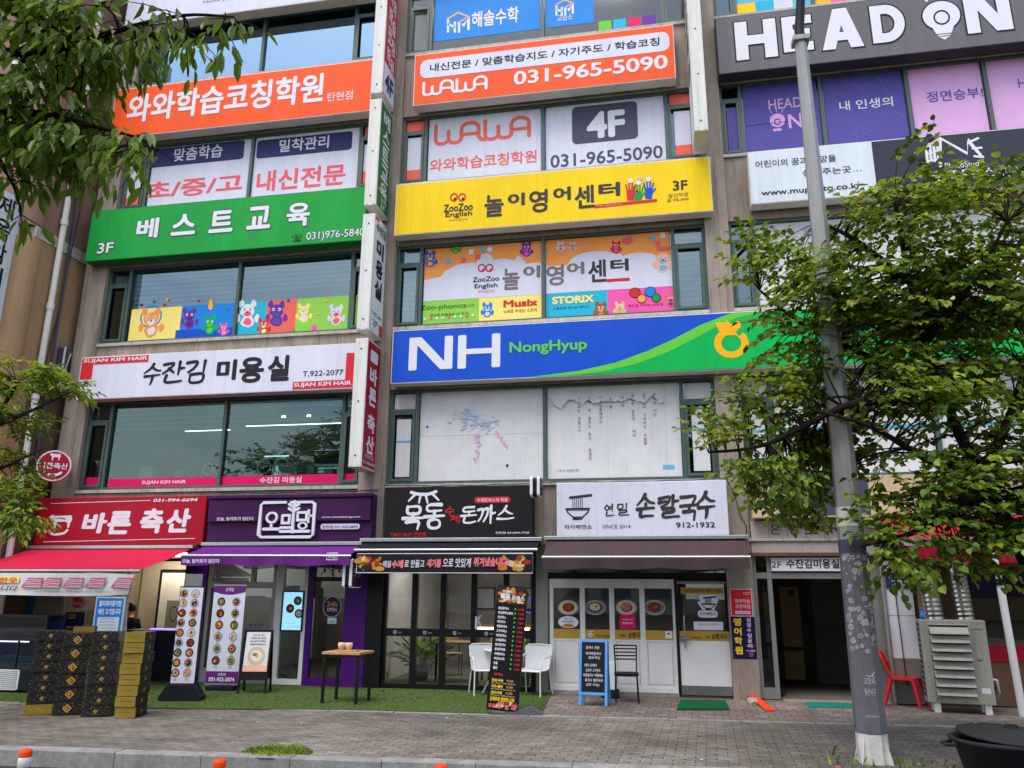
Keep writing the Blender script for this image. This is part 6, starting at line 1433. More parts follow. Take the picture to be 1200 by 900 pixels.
# ================================================================ tables, chairs, plant
x, y = gp(402, 825)
t = thing('bar_table', 'tall table with wooden top and thin black square legs on the turf', 'table', (x, y+.1, .02), RAD(-4))
mb = MB(); mb.box(-.33, -.28, .735, .33, .28, .775, 'wood'); mb.build('tabletop', t, world=False, bevel=.004)
for sx in (-1, 1):
    for sy in (-1, 1): mb = MB(); mb.box(sx*.29-.02, sy*.24-.02, 0, sx*.29+.02, sy*.24+.02, .70, 'black_metal'); mb.build('leg', t, world=False)
mb = MB(); mb.box(-.31, -.26, .70, .31, .26, .734, 'black_metal'); mb.box(.28, -.22, .36, .30, .22, .385, 'black_metal'); mb.build('apron', t, world=False)
tx, ty = x, y+.1
t = thing('condiment_tray', 'small wooden tray with two pale jars on the tall table', 'tray', (tx+.02, ty-.05, .796), RAD(-4))
mb = MB(); mb.box(-.17, -.09, 0, .17, .09, .02, 'wood'); mb.build('tray', t, world=False, bevel=.003)
for s in (-1, 1):
    mb = MB(); mb.lathe([(0, .021), (.045, .021), (.06, .09), (.055, .13), (0, .13)], -.06+s*.065, 0, 'food_cream', 14); mb.build('jar', t, world=False)
def armchair(label, loc, rz):
    t = thing('patio_chair', label, 'chair', loc, rz, group='white patio chairs outside the black shop front')
    m = 'white_plastic'
    mb = MB(); n = 8; vs = []; fs = []
    for i in range(n+1):
        u = -1+2*i/n
        for q in range(5): v = q/4; vs.append((u*.245, -.23+.46*v, .425+.015*u*u-.015*math.sin(PI*v)))
    for i in range(n):
        for q in range(4): fs.append((i*5+q, i*5+5+q, i*5+6+q, i*5+1+q))
    mb.add(vs, fs, m, True); mb.add([(p[0], p[1], p[2]-.012) for p in vs], [f[::-1] for f in fs], m, True); mb.tube([(-.25, -.23, .43), (.25, -.23, .43), (.25, .23, .44), (-.25, .23, .44), (-.25, -.23, .43)], .012, m); mb.build('seat', t, world=False)
    mb = MB(); vs = []; fs = []
    for i in range(n+1):
        u = -1+2*i/n
        for q in range(6): v = q/5; vs.append((u*(.235+.03*v), .23+.09*v-.05*(1-u*u)*-.6, .45+.40*v))
    for i in range(n):
        for q in range(5): fs.append((i*6+q, i*6+6+q, i*6+7+q, i*6+1+q))
    mb.add(vs, fs, 'mesh_white', True); mb.tube([(-.235, .23, .44), (-.27, .32, .83), (-.22, .335, .865), (0, .352, .872), (.22, .335, .865), (.27, .32, .83), (.235, .23, .44)], .014, m); mb.build('backrest', t, world=False)
    for sx in (-1, 1):
        mb = MB(); mb.tube([(sx*.26, -.25, 0), (sx*.25, -.23, .43), (sx*.27, -.22, .60), (sx*.28, -.12, .66), (sx*.28, .15, .66), (sx*.265, .29, .70)], .013, m); mb.build('armrest', t, world=False)
        mb = MB(); mb.tube([(sx*.27, .33, 0), (sx*.24, .22, .44)], .013, m); mb.build('leg', t, world=False)
    return t
mat('mesh_white', '#c9cbcd', .5, var=.05)
x, y = gp(566, 815); c1 = armchair('white metal armchair between the tall wooden table and the leaning price board', (x+.05, y+.0, .02), RAD(22))
x, y = gp(624, 816); c1.scale = (.94, .94, .94); dup(c1, 'white metal armchair between the leaning price board and the white shop front', (x, y+.0, .02), RAD(-14))
x, y = gp(592, 812)
t = thing('round_table', 'small round white table half hidden behind the leaning price board', 'table', (x-.05, y-.15, .02))
mb = MB(); mb.lathe([(0, .70), (.30, .70), (.31, .715), (.30, .73), (0, .73)], 0, 0, 'white_plastic', 28); mb.build('tabletop', t, world=False)
mb = MB(); mb.tube([(0, 0, .70), (0, 0, .3)], .03, 'white_plastic', 10)
for k in range(3): a = RAD(200+120*k); mb.tube([(0, 0, .34), (.12*math.cos(a), .12*math.sin(a), .30), (.24*math.cos(a), .24*math.sin(a), .16), (.32*math.cos(a), .32*math.sin(a), 0)], .018, 'white_plastic', 8)
mb.build('pedestal', t, world=False)
def leafquad(mb, p, d, up, L, Wd, m, fold=.22):
    "one leaf: two halves folded along the midrib, rounded outline, pointed tip"
    d = d.normalized(); s = d.cross(up)
    s = s.normalized() if s.length > 1e-4 else Vector((1, 0, 0)); n = s.cross(d)
    h = Wd/2; q = n*(Wd*fold)
    b = len(mb.v); i = mb.mi(m); a1 = p+d*(L*.28)+q; a2 = p+d*(L*.66)+q*.8; t = p+d*L-n*(L*.10)
    mb.v += [tuple(p), tuple(a1+s*(h*.92)), tuple(a2+s*(h*.86)), tuple(t), tuple(a2-s*(h*.86)), tuple(a1-s*(h*.92))]
    mb.f += [(b, b+1, b+2, b+3), (b, b+3, b+4, b+5)]; mb.m += [i]*2; mb.s += [False]*2
def pot_plant(label, loc, h, n, seed, r=.07, m='white_plastic'):
    t = thing('potted_plant', label, 'plant', loc); rr = random.Random(seed)
    mb = MB(); mb.lathe([(0, 0), (r*.75, 0), (r, r*1.6), (r*.9, r*1.6), (r*.85, r*1.4), (0, r*1.4)], 0, 0, m, 14); mb.build('pot', t, world=False)
    mb = MB()
    for i in range(n):
        a = rr.uniform(0, 2*PI); e = rr.uniform(.3, 1.3); p = Vector((0, 0, r*1.4)); q = p+Vector((math.cos(a)*math.cos(e), math.sin(a)*math.cos(e), math.sin(e)))*h*rr.uniform(.3, .9)
        mb.tube([p, q], .003, 'leaf_mid', 4, False); leafquad(mb, q, (q-p)+Vector((0, 0, -.1)), Vector((0, 0, 1)), h*.3, h*.14, rr.choice(['leaf_mid', 'leaf_light', 'leaf_dark']))
    mb.build('foliage', t, world=False); return t
pot_plant('small leafy pot plant on the round white table', (x-.12, y-.1, .75), .2, 40, 4, .05)
pot_plant('dark leafy plant behind the glass door panel next to the pillar with tall table', (-4.8, W+1.2, .02), .7, 90, 8, .16, 'grey_plastic')
pot_plant('leafy plant behind the glass door panel next to the blue neon sign', (-2.75, W+1.2, .02), .8, 90, 9, .16, 'grey_plastic')
x, y = gp(735, 823)
t = thing('metal_chair', 'black metal chair with slatted back before the white shop front', 'chair', (x, y-.0, .004), RAD(4))
m = 'black_metal'
mb = MB(); mb.rrect(-.20, -.19, .20, .20, 0, 'black_fabric', .06, .035); mb.warp(lambda a, b, c: (a, c, .455-b)); mb.build('seat', t, world=False, bevel=.008)
for s in (-1, 1):
    mb = MB(); mb.tube([(s*.17, -.17, .43), (s*.185, -.19, 0)], .012, m); mb.build('leg', t, world=False)
    mb = MB(); mb.tube([(s*.19, .24, 0), (s*.175, .19, .43), (s*.18, .22, .62), (s*.19, .28, .87)], .012, m); mb.build('leg', t, world=False)
mb = MB(); mb.tube([(-.19, .28, .87), (.19, .28, .87)], .013, m)
for i in range(4): z = .64+.055*i; mb.box(-.18, .22+(z-.62)*.24, z, .18, .232+(z-.62)*.24, z+.022, m)
mb.tube([(-.17, -.17, .42), (.17, -.17, .42), (.17, .19, .42), (-.17, .19, .42), (-.17, -.17, .42)], .010, m); mb.build('backrest', t, world=False)
# white bin behind the blackboard
x, y = gp(716, 818)
t = thing('carton_box', 'pale carton standing on a black tray behind the blue framed blackboard', 'box', (x, y+.0, .004))
mb = MB(); mb.box(-.12, -.1, .14, .09, .1, .58, 'white_plastic'); mb.build('carton', t, world=False, bevel=.006); mb = MB(); mb.box(-.16, -.12, 0, .14, .12, .138, 'black_fabric'); mb.build('tray', t, world=False, bevel=.02)
# furniture seen through the black shop glass
for i, (xx, yy) in enumerate(((-4.1, W+1.5), (-2.9, W+2.4))):
    t = thing('cafe_table', ['pale cafe table just inside the glass doors of the black shop', 'pale cafe table inside the black shop before the serving counter'][i], 'table', (xx, yy, .02))
    mb = MB(); mb.box(-.45, -.3, .71, .45, .3, .745, 'wood'); mb.build('tabletop', t, world=False)
    for sx in (-1, 1):
        for sy in (-1, 1): mb = MB(); mb.box(sx*.41-.02, sy*.26-.02, 0, sx*.41+.02, sy*.26+.02, .709, 'black_metal'); mb.build('leg', t, world=False)
t0 = None
for i, (xx, yy, rz, lab) in enumerate(((-3.35, W+1.1, 1.2, 'dark dining chair just inside the glass of the black shop'), (-4.5, W+2.4, .4, 'dark dining chair inside the black shop behind the pale table'), (-2.75, W+2.7, 2.6, 'dark dining chair inside the black shop before the counter'))):
    if t0 is None:
        t0 = t = thing('dining_chair', lab, 'chair', (xx, yy, .02), rz, group='dining chairs inside the black shop')
        mb = MB(); mb.box(-.2, -.2, .43, .2, .2, .46, 'wood'); mb.build('seat', t, world=False); mb = MB(); mb.box(-.2, .18, .66, .2, .2, .86, 'wood'); mb.build('backrest', t, world=False)
        for sx in (-1, 1):
            mb = MB(); mb.box(sx*.19-.012, -.2, 0, sx*.19+.012, -.176, .43, 'black_metal'); mb.build('leg', t, world=False)
            mb = MB(); mb.box(sx*.19-.012, .18, 0, sx*.19+.012, .204, .86, 'black_metal'); mb.build('leg', t, world=False)
    else: dup(t0, lab, (xx, yy, .02), rz)
t = thing('counter', 'pale serving counter with lit food shelf deep inside the black shop', 'counter', (-3.3, W+4.2, .02))
mb = MB(); mb.box(-4.3, W+4.0, .02, -2.3, W+4.6, .95, 'beige'); mb.box(-4.3, W+3.98, .86, -2.3, W+4.0, .93, 'lamp_warm'); mb.build('body', t); mb = MB(); mb.box(-4.35, W+3.93, .953, -2.25, W+4.65, 1.0, 'wood'); mb.build('worktop', t)
for xx in (-4.6, -3.6, -2.9):
    t = thing('menu_poster', 'dark framed menu sheet hanging on the rear wall inside the black shop', 'poster', (xx, W+5.97, 1.3), group='menu sheets on the rear wall')
    mb = MB(); mb.box(xx-.3, W+5.9, 1.3, xx+.3, W+5.99, 1.85, 'black_metal'); mb.build('frame', t); mb = MB(); mb.rect(xx-.27, 1.33, xx+.27, 1.82, W+5.89, 'paper_white'); mb.build('sheet', t)
t = thing('neon_sign', 'blue oval neon sign glowing behind the glass doors of the black shop', 'neon sign', (-2.65, W+.3, 1.4))
cx, cz = fp(621, 710, W+.3); mb = MB(); mb.ring(cx, cz, .12, .13, .06, W+.3, 'neon_blue', 30, .01); mb.build('tube', t); mb = MB(); mb.tube([(cx, W+.305, cz+.13), (cx, W+.305, 2.3)], .003, 'black_metal'); mb.build('cable', t)

# ================================================================ person inside the butcher shop
def person():
    px, pz = fp(151, 719, W+.9)
    t = thing('person', 'person with short dark hair in dark clothing sitting inside the butcher shop', 'person', (px, W+.95, .02), RAD(205))
    J = [(0, 0, .62), (0, .02, .82), (0, .03, 1.02), (0, .01, 1.12), (0, -.01, 1.21), (0, -.02, 1.30), (0, -.02, 1.37),
         (.17, .01, 1.08), (.22, .03, .86), (.16, -.16, .78), (.12, -.26, .80), (-.17, .01, 1.08), (-.22, .03, .86), (-.16, -.16, .78), (-.12, -.26, .80),
         (.10, -.05, .60), (.11, -.42, .60), (.11, -.40, .32), (.11, -.38, .08), (.12, -.50, .04), (-.10, -.05, .60), (-.11, -.42, .60), (-.11, -.40, .32), (-.11, -.38, .08), (-.12, -.50, .04)]
    Rr = [.16, .15, .17, .10, .058, .095, .085, .065, .05, .042, .036, .065, .05, .042, .036, .10, .075, .055, .045, .04, .10, .075, .055, .045, .04]
    E_ = [(0, 1), (1, 2), (2, 3), (3, 4), (4, 5), (5, 6), (2, 7), (7, 8), (8, 9), (9, 10), (2, 11), (11, 12), (12, 13), (13, 14), (0, 15), (15, 16), (16, 17), (17, 18), (18, 19), (0, 20), (20, 21), (21, 22), (22, 23), (23, 24)]
    me = bpy.data.meshes.new('body'); me.from_pydata(J, E_, []); o = bpy.data.objects.new('body', me); COL.objects.link(o)
    sk = o.modifiers.new('skin', 'SKIN'); sk.use_smooth_shade = True
    lay = me.skin_vertices[0].data
    for i, v in enumerate(lay): v.radius = (Rr[i], Rr[i]*(.72 if i < 3 else .95)); v.use_root = (i == 0)
    sd = o.modifiers.new('sub', 'SUBSURF'); sd.levels = 2; sd.render_levels = 2
    bpy.context.view_layer.update(); dg = bpy.context.evaluated_depsgraph_get(); m2 = bpy.data.meshes.new_from_object(o.evaluated_get(dg)); m2.name = 'body'
    bpy.data.objects.remove(o); m2.materials.clear(); m2.materials.append(MATS['skin']); m2.materials.append(MATS['black_fabric'])
    for p in m2.polygons:
        c = p.center; p.use_smooth = True; p.material_index = 0 if (c.z > 1.155 or (c.y < -.2 and .72 < c.z < .9)) else 1
    b = bpy.data.objects.new('body', m2); COL.objects.link(b); b.parent = t; PM[b.name] = PM[t.name]
    mb = MB(); vs = []; n = 18
    for i in range(8):
        f = RAD(-28+118*i/7)
        for k in range(n):
            a = 2*PI*k/n; front = max(0, -math.sin(a)); zz = math.sin(f); r = math.cos(f)
            if front > .35 and zz < .35: r *= .80
            vs.append((.103*r*math.cos(a), -.015+.118*r*math.sin(a), 1.335+.125*zz+(.05*front if zz < .35 else 0)))
    mb.add(vs, [(i*n+k, i*n+(k+1) % n, (i+1)*n+(k+1) % n, (i+1)*n+k) for i in range(7) for k in range(n)], 'hair', True); mb.build('hair', t, world=False)
    mb = MB()
    for s in (-1, 1): mb.lathe([(0, 1.325), (.013, 1.33), (.013, 1.34), (0, 1.345)], s*.034, -.112, 'ink', 8); mb.lathe([(0, 1.29), (.012, 1.30), (.014, 1.345), (0, 1.355)], s*.092, -.02, 'skin', 8)
    mb.lathe([(0, 1.285), (.016, 1.29), (.009, 1.33), (0, 1.335)], 0, -.118, 'skin', 8); mb.box(-.024, -.112, 1.262, .024, -.100, 1.270, 'rose'); mb.build('face', t, world=False)
    mb = MB()
    for s in (-1, 1):
        for k in range(5):
            x0 = s*.12+(k-2)*.017; l = (.05, .07, .075, .07, .045)[k]; mb.tube([(x0, -.27, .80), (x0, -.27-l*.6, .79), (x0, -.27-l, .765)], [.009, .008, .006], 'skin', 6)
    mb.build('finger', t, world=False)
    s_ = thing('stool', 'round stool under the person inside the butcher shop', 'stool', (px, W+.95, .02))
    mb = MB(); mb.lathe([(0, .43), (.17, .43), (.18, .46), (.17, .49), (0, .49)], 0, 0, 'black_fabric', 20); mb.build('seat', s_, world=False)
    for k in range(4): a = PI/4+k*PI/2; mb = MB(); mb.tube([(.12*math.cos(a), .12*math.sin(a), .43), (.17*math.cos(a), .17*math.sin(a), 0)], .012, 'steel'); mb.build('leg', s_, world=False)
person()
t = thing('wall_mirror', 'tall dark framed glass case at the back of the bright butcher shop', 'cabinet', (-11.2, W+2.4, .02))
mb = MB(); mb.box(-11.62, W+2.4, .02, -10.78, W+2.5, 2.2, 'black_metal'); mb.rect(-11.55, .1, -10.85, 2.12, W+2.395, 'paper_white'); mb.build('frame', t); mb = MB(); mb.rect(-11.35, .9, -10.95, 1.5, W+2.39, 'frame_grey'); mb.ring(-11.15, 1.2, .1, .18, .15, W+2.387, 'ink'); mb.build('notice', t)

# ================================================================ right shop: panel, awning, ducts, air conditioner, red chair
t = thing('wall_panel', 'white panelled pier with a navy house number plate above the red chair', 'pier', (3.95, W-.1, 0))
mb = MB(); mb.box(3.70, W-.08, .02, 4.12, W-.022, .72, 'frame_grey'); mb.box(3.70, W-.08, .725, 4.12, W-.022, 1.395, 'white'); mb.box(3.70, W-.08, 1.405, 4.12, W-.022, 2.3, 'white'); mb.build('panel', t)
mb = MB(); mb.tube([(3.66, W-.1, 0), (3.66, W-.1, 2.6)], .035, 'frame_grey', 10); mb.tube([(3.86, W-.1, .3), (3.84, W-.1, 2.0)], .008, 'ink', 6); mb.build('pipe', t)
mb = MB(); x0, z1 = fp(1037, 671, W-.1); mb.box(x0, W-.1, z1-.26, x0+.42, W-.082, z1, 'navy'); mb.text('탄현로', x0+.04, z1-.09, x0+.3, z1-.03, W-.103, 'letter_white'); mb.text('23', x0+.08, z1-.23, x0+.26, z1-.12, W-.103, 'letter_white', bold=.05); mb.build('number_plate', t)
f = MB(); f.box(4.15, W-.03, .02, 7.9, W-.004, 2.8, 'brown_render'); f.box(4.2, W-.06, 1.0, 4.28, W-.031, 2.5, 'wood'); f.box(5.9, W-.06, .02, 5.98, W-.031, 2.5, 'frame_grey'); f.box(4.9, W-.05, .7, 5.9, W-.031, .95, 'crimson'); sfr = f.build('shopfront', BLD)
mb = MB(); mb.rect(5.0, 1.0, 5.88, 2.2, W-.035, 'glass_dark'); mb.build('pane', sfr)
t = thing('awning', 'small red pleated awning above the air conditioner half hidden by leaves', 'awning', (5.0, W-.06, 2.5), group='awnings over the shop fronts')
mb = MB(); xa, xb = fp(1052, 660, 13.8)[0], 6.4; n = 44; vs = []
for i in range(n+1):
    x = xa+(xb-xa)*i/n; w = .015 if i % 2 else 0
    vs += [(x, W-.1, 3.05), (x, 13.8-w, 2.62)]
mb.add(vs, [(2*i, 2*i+1, 2*i+3, 2*i+2) for i in range(n)], 'red_cloth'); mb.build('canopy', t)
mb = MB(); vs = []
for i in range(n+1): x = xa+(xb-xa)*i/n; w = .02 if i % 2 else 0; vs += [(x, 13.78-w, 2.50), (x, 13.80-w*1.3, 2.24)]
mb.add(vs, [(2*i, 2*i+1, 2*i+3, 2*i+2) for i in range(n)], 'crimson'); mb.build('valance', t)
mb = MB(); mb.box(xa-.02, 13.76, 2.50, xb, 13.82, 2.62, 'ac_body'); mb.build('front_bar', t)
def duct(mb, pts, r):
    P = [Vector(p) for p in pts]; out = []; rad = []
    for i in range(len(P)-1):
        n = max(2, int((P[i+1]-P[i]).length/.035))
        for k in range(n): out.append(P[i].lerp(P[i+1], k/n)); rad.append(r*(1.0 if k % 2 else .92))
    mb.tube(out, rad, 'duct_metal', 18, False, smooth=False)
for lab, px, up in (('ribbed metal exhaust duct rising past the red awning behind the air conditioner', 1093, 3.3), ('ribbed metal exhaust duct bending aside below the red pleated awning', 1128, 2.35)):
    x, z = fp(px, 730, W-.35); mb = MB(); pts = [(x+.06, W-.35, .9), (x, W-.35, 2.15)]+([(x-.02, W-.35, 2.35), (x-.1, W-.5, 3.2)] if up > 3 else [(x+.05, W-.32, 2.25), (x+.25, W-.2, 2.34), (x+.6, W-.15, 2.36)]); duct(mb, pts, .15); tag(mb.build('exhaust_duct'), lab, 'duct', 'metal ducts behind the air conditioner')
xl, _ = fp(1080, 735, 14.0); x, y = gp(1110, 833)
ax0, ay0 = fp(1101, 828, 13.9)[0], 13.75; aw, ah, ad = .92, 1.30, .38
t = thing('air_conditioner', 'large grey outdoor air conditioner with slanted louvres standing on feet', 'air conditioner', (3.98, 13.85, .004), RAD(-9))
mb = MB(); mb.box(-.05, 0, .14, .87, .38, 1.36, 'ac_body'); mb.box(.08, -.02, .22, .62, .0, .24, 'ac_body'); mb.box(.06, -.02, .20, .08, -.0, 1.30, 'ac_body'); mb.box(.62, -.02, .20, .64, -.0, 1.30, 'ac_body'); mb.box(.08, -.02, 1.28, .62, -.0, 1.30, 'ac_body'); cs_ = mb.build('casing', t, world=False, bevel=.012)
mb = MB(); mb.rect(.08, .24, .62, 1.28, -.004, 'ac_dark')
for i in range(8):
    z = .27+.128*i; mb.add([(.08, -.012, z+.075), (.62, -.012, z+.075), (.62, -.09, z), (.08, -.09, z), (.08, -.004, z+.09), (.62, -.004, z+.09), (.62, -.095, z-.012), (.08, -.095, z-.012)], [(0, 3, 2, 1), (3, 7, 6, 2), (4, 5, 6, 7), (0, 4, 7, 3), (1, 2, 6, 5)], 'ac_body')
mb.build('louvre', cs_, world=False)
mb = MB()
for i in range(14):
    for k in range(3): z = .22+.08*i; y = .04+.11*k; mb.add([(-.053, y, z), (-.053, y+.085, z), (-.053, y+.085, z+.05), (-.053, y, z+.05)], [(0, 3, 2, 1)], 'ac_dark')
mb.build('side_grille', cs_, world=False)
for sx in (.03, .72):
    for sy in (.03, .30): mb = MB(); mb.box(sx, sy, 0, sx+.09, sy+.07, .139, 'white_plastic'); mb.build('foot', t, world=False)
mb = MB(); mb.tube([(.88, .2, .5), (.95, .2, .48), (.98, .3, .3), (.98, .75, .12)], .022, 'edge_white', 8); mb.tube([(.88, .26, .42), (.94, .28, .38), (.95, .75, .08)], .014, 'ink', 8); mb.build('pipe', t, world=False)
mb = MB(); mb.box(.70, -.004, .30, .82, -.001, .38, 'paper_white'); mb.build('rating_label', cs_, world=False)
mb = MB(); mb.text('SAMSUNG', .68, 1.22, .82, 1.245, -.003, 'slate', bold=.02); mb.box(.7, -.004, .77, .76, -.001, .79, 'slate'); mb.build('badge', cs_, world=False)
t = thing('bottle', 'tiny blue plastic bottle standing on top of the air conditioner', 'bottle', (4.03, 13.98, 1.365))
mb = MB(); mb.lathe([(0, 0), (.03, 0), (.03, .09), (.012, .115), (.012, .14), (0, .14)], 0, 0, 'skyblue', 12); mb.build('body', t, world=False)
mb = MB(); mb.lathe([(.0, .141), (.015, .141), (.015, .16), (0, .16)], 0, 0, 'nh_blue', 10); mb.build('cap', t, world=False)
# red plastic chair, facing right
x, y = gp(1064, 829)
t = thing('plastic_chair', 'red moulded plastic chair between the street lamp and the air conditioner', 'chair', (x+.04, y+.12, .004), RAD(58))
m = 'red_plastic'
mb = MB(); mb.rrect(-.20, -.20, .20, .20, 0, m, .06, .03); mb.warp(lambda a, b, c: (a, c, .44-b-.02*(1-(a/.2)**2)*(1-(c/.2)**2))); mb.build('seat', t, world=False, bevel=.006)
mb = MB(); vs = []; n = 10
for i in range(n+1):
    u = -1+2*i/n
    for q in range(7): v = q/6; w = .22*(1-.2*v*v); vs.append((u*w, .19+.17*v-.07*(u*u), .42+.42*v*(1-.10*u*u)))
fs = [(i*7+q, i*7+7+q, i*7+8+q, i*7+1+q) for i in range(n) for q in range(6)]
N = len(vs); mb.add(vs+[(a, b+.022, c) for a, b, c in vs], fs+[tuple(k+N for k in f[::-1]) for f in fs]+[(q*1+6 if False else i*7+6, i*7+13, i*7+13+N, i*7+6+N) for i in range(n)]+[(q, q+1, q+1+N, q+N) for q in range(6)]+[(n*7+q, n*7+q+N, n*7+q+1+N, n*7+q+1) for q in range(6)], m, True); mb.build('backrest', t, world=False)
for sx in (-1, 1):
    for sy in (-1, 1):
        mb = MB(); b = (sx*.22, sy*.25+(.04 if sy > 0 else 0), 0); a = (sx*.17, sy*.17, .42); mb.tube([b, a], [.024, .042], m, 8); mb.build('leg', t, world=False)
# leaning white pole
x0, z0 = fp(1163, 642, 13.75); x1, z1 = fp(1199, 838, 13.75)
t = thing('pole', 'slim white pole with black clamp standing beside the air conditioner under the tree', 'pole', (x1, 13.75, 0))
mb = MB(); mb.tube([(x1, 13.75, 0), (x0+.03, 13.75, z0-.5)], .055, 'white_plastic', 12); mb.tube([(x0+.03, 13.75, z0-.5), (x0, 13.75, z0+.2)], .042, 'white_plastic', 12); mb.build('shaft', t); mb = MB(); q = z0-.52; mb.tube([(x0+.033, 13.75, q-.05), (x0+.03, 13.75, q+.05)], .075, 'black_metal', 10); mb.build('clamp', t)
# black rubber tub with lid
x, y = gp(1178, 905); x, y = 2.95, 8.6
xt, zt = fp(1175, 866, 9.0)
t = thing('rubber_tub', 'black rubber tub with side handles under a round loose lid', 'tub', (xt, 9.0, 0))
mb = MB(); mb.lathe([(0, .01), (.34, .0), (.43, zt-.05), (.47, zt-.03), (.48, zt-.0), (.45, zt+.01), (.42, zt-.04), (.33, .05), (0, .05)], 0, 0, 'rubber', 40); mb.build('body', t, world=False)
for s in (-1, 1): mb = MB(); mb.tube([(s*.44, -.09, zt-.05), (s*.53, -.07, zt-.06), (s*.53, .07, zt-.06), (s*.44, .09, zt-.05)], .017, 'rubber', 8); mb.build('handle', t, world=False)
t = thing('tub_lid', 'round ribbed dark lid lying askew on the black rubber tub', 'lid', (xt+.08, 9.0, zt+.025), rx=RAD(3), ry=RAD(3))
mb = MB(); mb.lathe([(0, .075), (.06, .08), (.30, .06), (.31, .048), (.37, .045), (.38, .03), (.47, .02), (.48, .0), (0, 0)], 0, 0, 'rubber', 44); mb.build('disc', t, world=False); mb = MB(); mb.tube([(-.07, 0, .075), (-.05, 0, .105), (.05, 0, .105), (.07, 0, .075)], .012, 'rubber', 8); mb.build('handle', t, world=False)
# orange strip and stone by the pillar
a, b = gp(880, 816), gp(903, 834)
mb = MB(); p, q = Vector((1.41, W-.07, .07)), Vector((*b, .012)); s = Vector((.07, 0, 0)); up = Vector((0, 0, .012))
mb.add([p-s, p+s, q+s, q-s, p-s+up, p+s+up, q+s+up, q-s+up], [(4, 7, 6, 5), (0, 1, 2, 3), (0, 4, 5, 1), (2, 6, 7, 3), (0, 3, 7, 4), (1, 5, 6, 2)], 'orange_plastic'); tag(mb.build('orange_strip'), 'bright orange plastic strip leaning on the foot of the concrete pillar', 'strip')
x, y = gp(882, 826)
t = thing('stone', 'small pale broken stone beside the orange strip by the pillar', 'stone', (x, y, .004))
mb = MB(); rr = random.Random(4); mb.lathe([(0, 0), (.07, 0), (.085, .05), (.06, .10), (0, .11)], 0, 0, 'stone', 9, False); mb.v = [(p[0]+rr.uniform(-.015, .015), p[1]*.8+rr.uniform(-.01, .01), p[2]) for p in mb.v]; mb.build('rock', t, world=False)

# ================================================================ small litter on the paving
mb = MB(); rr = random.Random(77)
for i in range(60):
    x, y = rr.uniform(-10, 5), rr.uniform(9.2, 14.2); a = rr.uniform(0, 6.28); r = rr.uniform(.008, .028); z = .011 if y > eY(x) else .006
    mb.add([(x+r*math.cos(a+k*2*PI/5)*(1+.4*rr.random()), y+r*math.sin(a+k*2*PI/5), z+.004*(k % 2)) for k in range(5)], [(0, 1, 2, 3, 4)], rr.choice(['paper_white', 'soil', 'wood', 'soil', 'leaf_yellow', 'coral', 'paper_white']))
tag(mb.build('litter'), 'tiny scraps of paper and dry leaf scattered over the paving', 'litter', kind='stuff')
# ================================================================ lane delineators at the kerb
d0 = None
for px, py, lab in ((31, 877, 'red topped lane delineator beside the stacked gift boxes'), (258, 889, 'red topped lane delineator in front of the grass patch'), (517, 895, 'lane delineator showing only its orange cap below the leaning price board')):
    x, z = fp(px, py, 6.2)
    if d0 is None:
        d0 = t = thing('delineator', lab, 'delineator post', (x, 6.2, z-.64), group='flexible lane delineators at the road edge')
        mb = MB(); mb.lathe([(.048, .02), (.048, .36)], 0, 0, 'orange_plastic', 20); mb.lathe([(.048, .45), (.048, .50)], 0, 0, 'orange_plastic', 20); mb.lathe([(.049, .575), (.050, .61), (.046, .63), (.02, .64), (0, .64)], 0, 0, 'orange_plastic', 20); ps_ = mb.build('post', t, world=False)
        mb = MB(); mb.lathe([(.048, .36), (.0495, .362), (.0495, .448), (.048, .45)], 0, 0, 'white_plastic', 20); mb.lathe([(.048, .50), (.0495, .502), (.0495, .573), (.048, .575)], 0, 0, 'white_plastic', 20); mb.build('reflective_band', ps_, world=False)
        mb = MB(); mb.lathe([(.12, -.0), (.12, .015), (.06, .04), (.048, .04)], 0, 0, 'rubber', 20); mb.build('base', t, world=False)
    else: dup(d0, lab, (x, 6.2, z-.64))

# ================================================================ street lamp
PX, PY = 2.15, 9.75
t = thing('street_lamp', 'tall tapered octagonal lamp post wrapped in grey flower film with white painted foot', 'street lamp', (PX, PY, 0))
rad = lambda z: .166-.0095*z
def octo(mb, za, zb, m, off=0.0):
    mb.tube([(0, 0, za), (0, 0, zb)], [rad(za)+off, rad(zb)+off], m, 8, True, PI/8-_y*0, False)
mb = MB(); octo(mb, 0, .30, 'pole_white'); octo(mb, 2.35, 9.1, 'pole_grey'); mb.add([(0, 0, 0)]*0, [], 'pole_grey')
for k in range(4):
    a = PI/4+k*PI/2; c, s = math.cos(a), math.sin(a); mb.add([(c*.15, s*.15, .0), (c*.225, s*.225, .0), (c*.145, s*.145, .28), (c*.15-s*.012, s*.15+c*.012, 0), (c*.225-s*.012, s*.225+c*.012, 0), (c*.145-s*.012, s*.145+c*.012, .28)], [(0, 1, 2), (5, 4, 3), (1, 4, 5, 2)], 'pole_white')
pl_ = mb.build('pole', t, world=False)
mb = MB(); octo(mb, .30, 2.20, 'pole_wrap', .004); mb.build('film_wrap', pl_, world=False)
for za, zb, m_, of_ in ((2.20, 2.35, 'slate', .006), (2.50, 2.72, 'pole_white', .003), (4.0, 4.03, 'ink', .004), (5.6, 5.62, 'ink', .004)): mb = MB(); octo(mb, za, zb, m_, of_); mb.build('collar', pl_, world=False)
APO = math.cos(PI/8)
def facet(draw, k):
    "draws on facet k: local u to the right, z up, turned about the pole axis"
    mb = MB(); draw(mb); ang = k*PI/4
    def w(u, d, z):
        y = -(rad(z)+.007)*APO+d; return (u*math.cos(ang)-y*math.sin(ang), u*math.sin(ang)+y*math.cos(ang), z)
    mb.warp(w); return mb
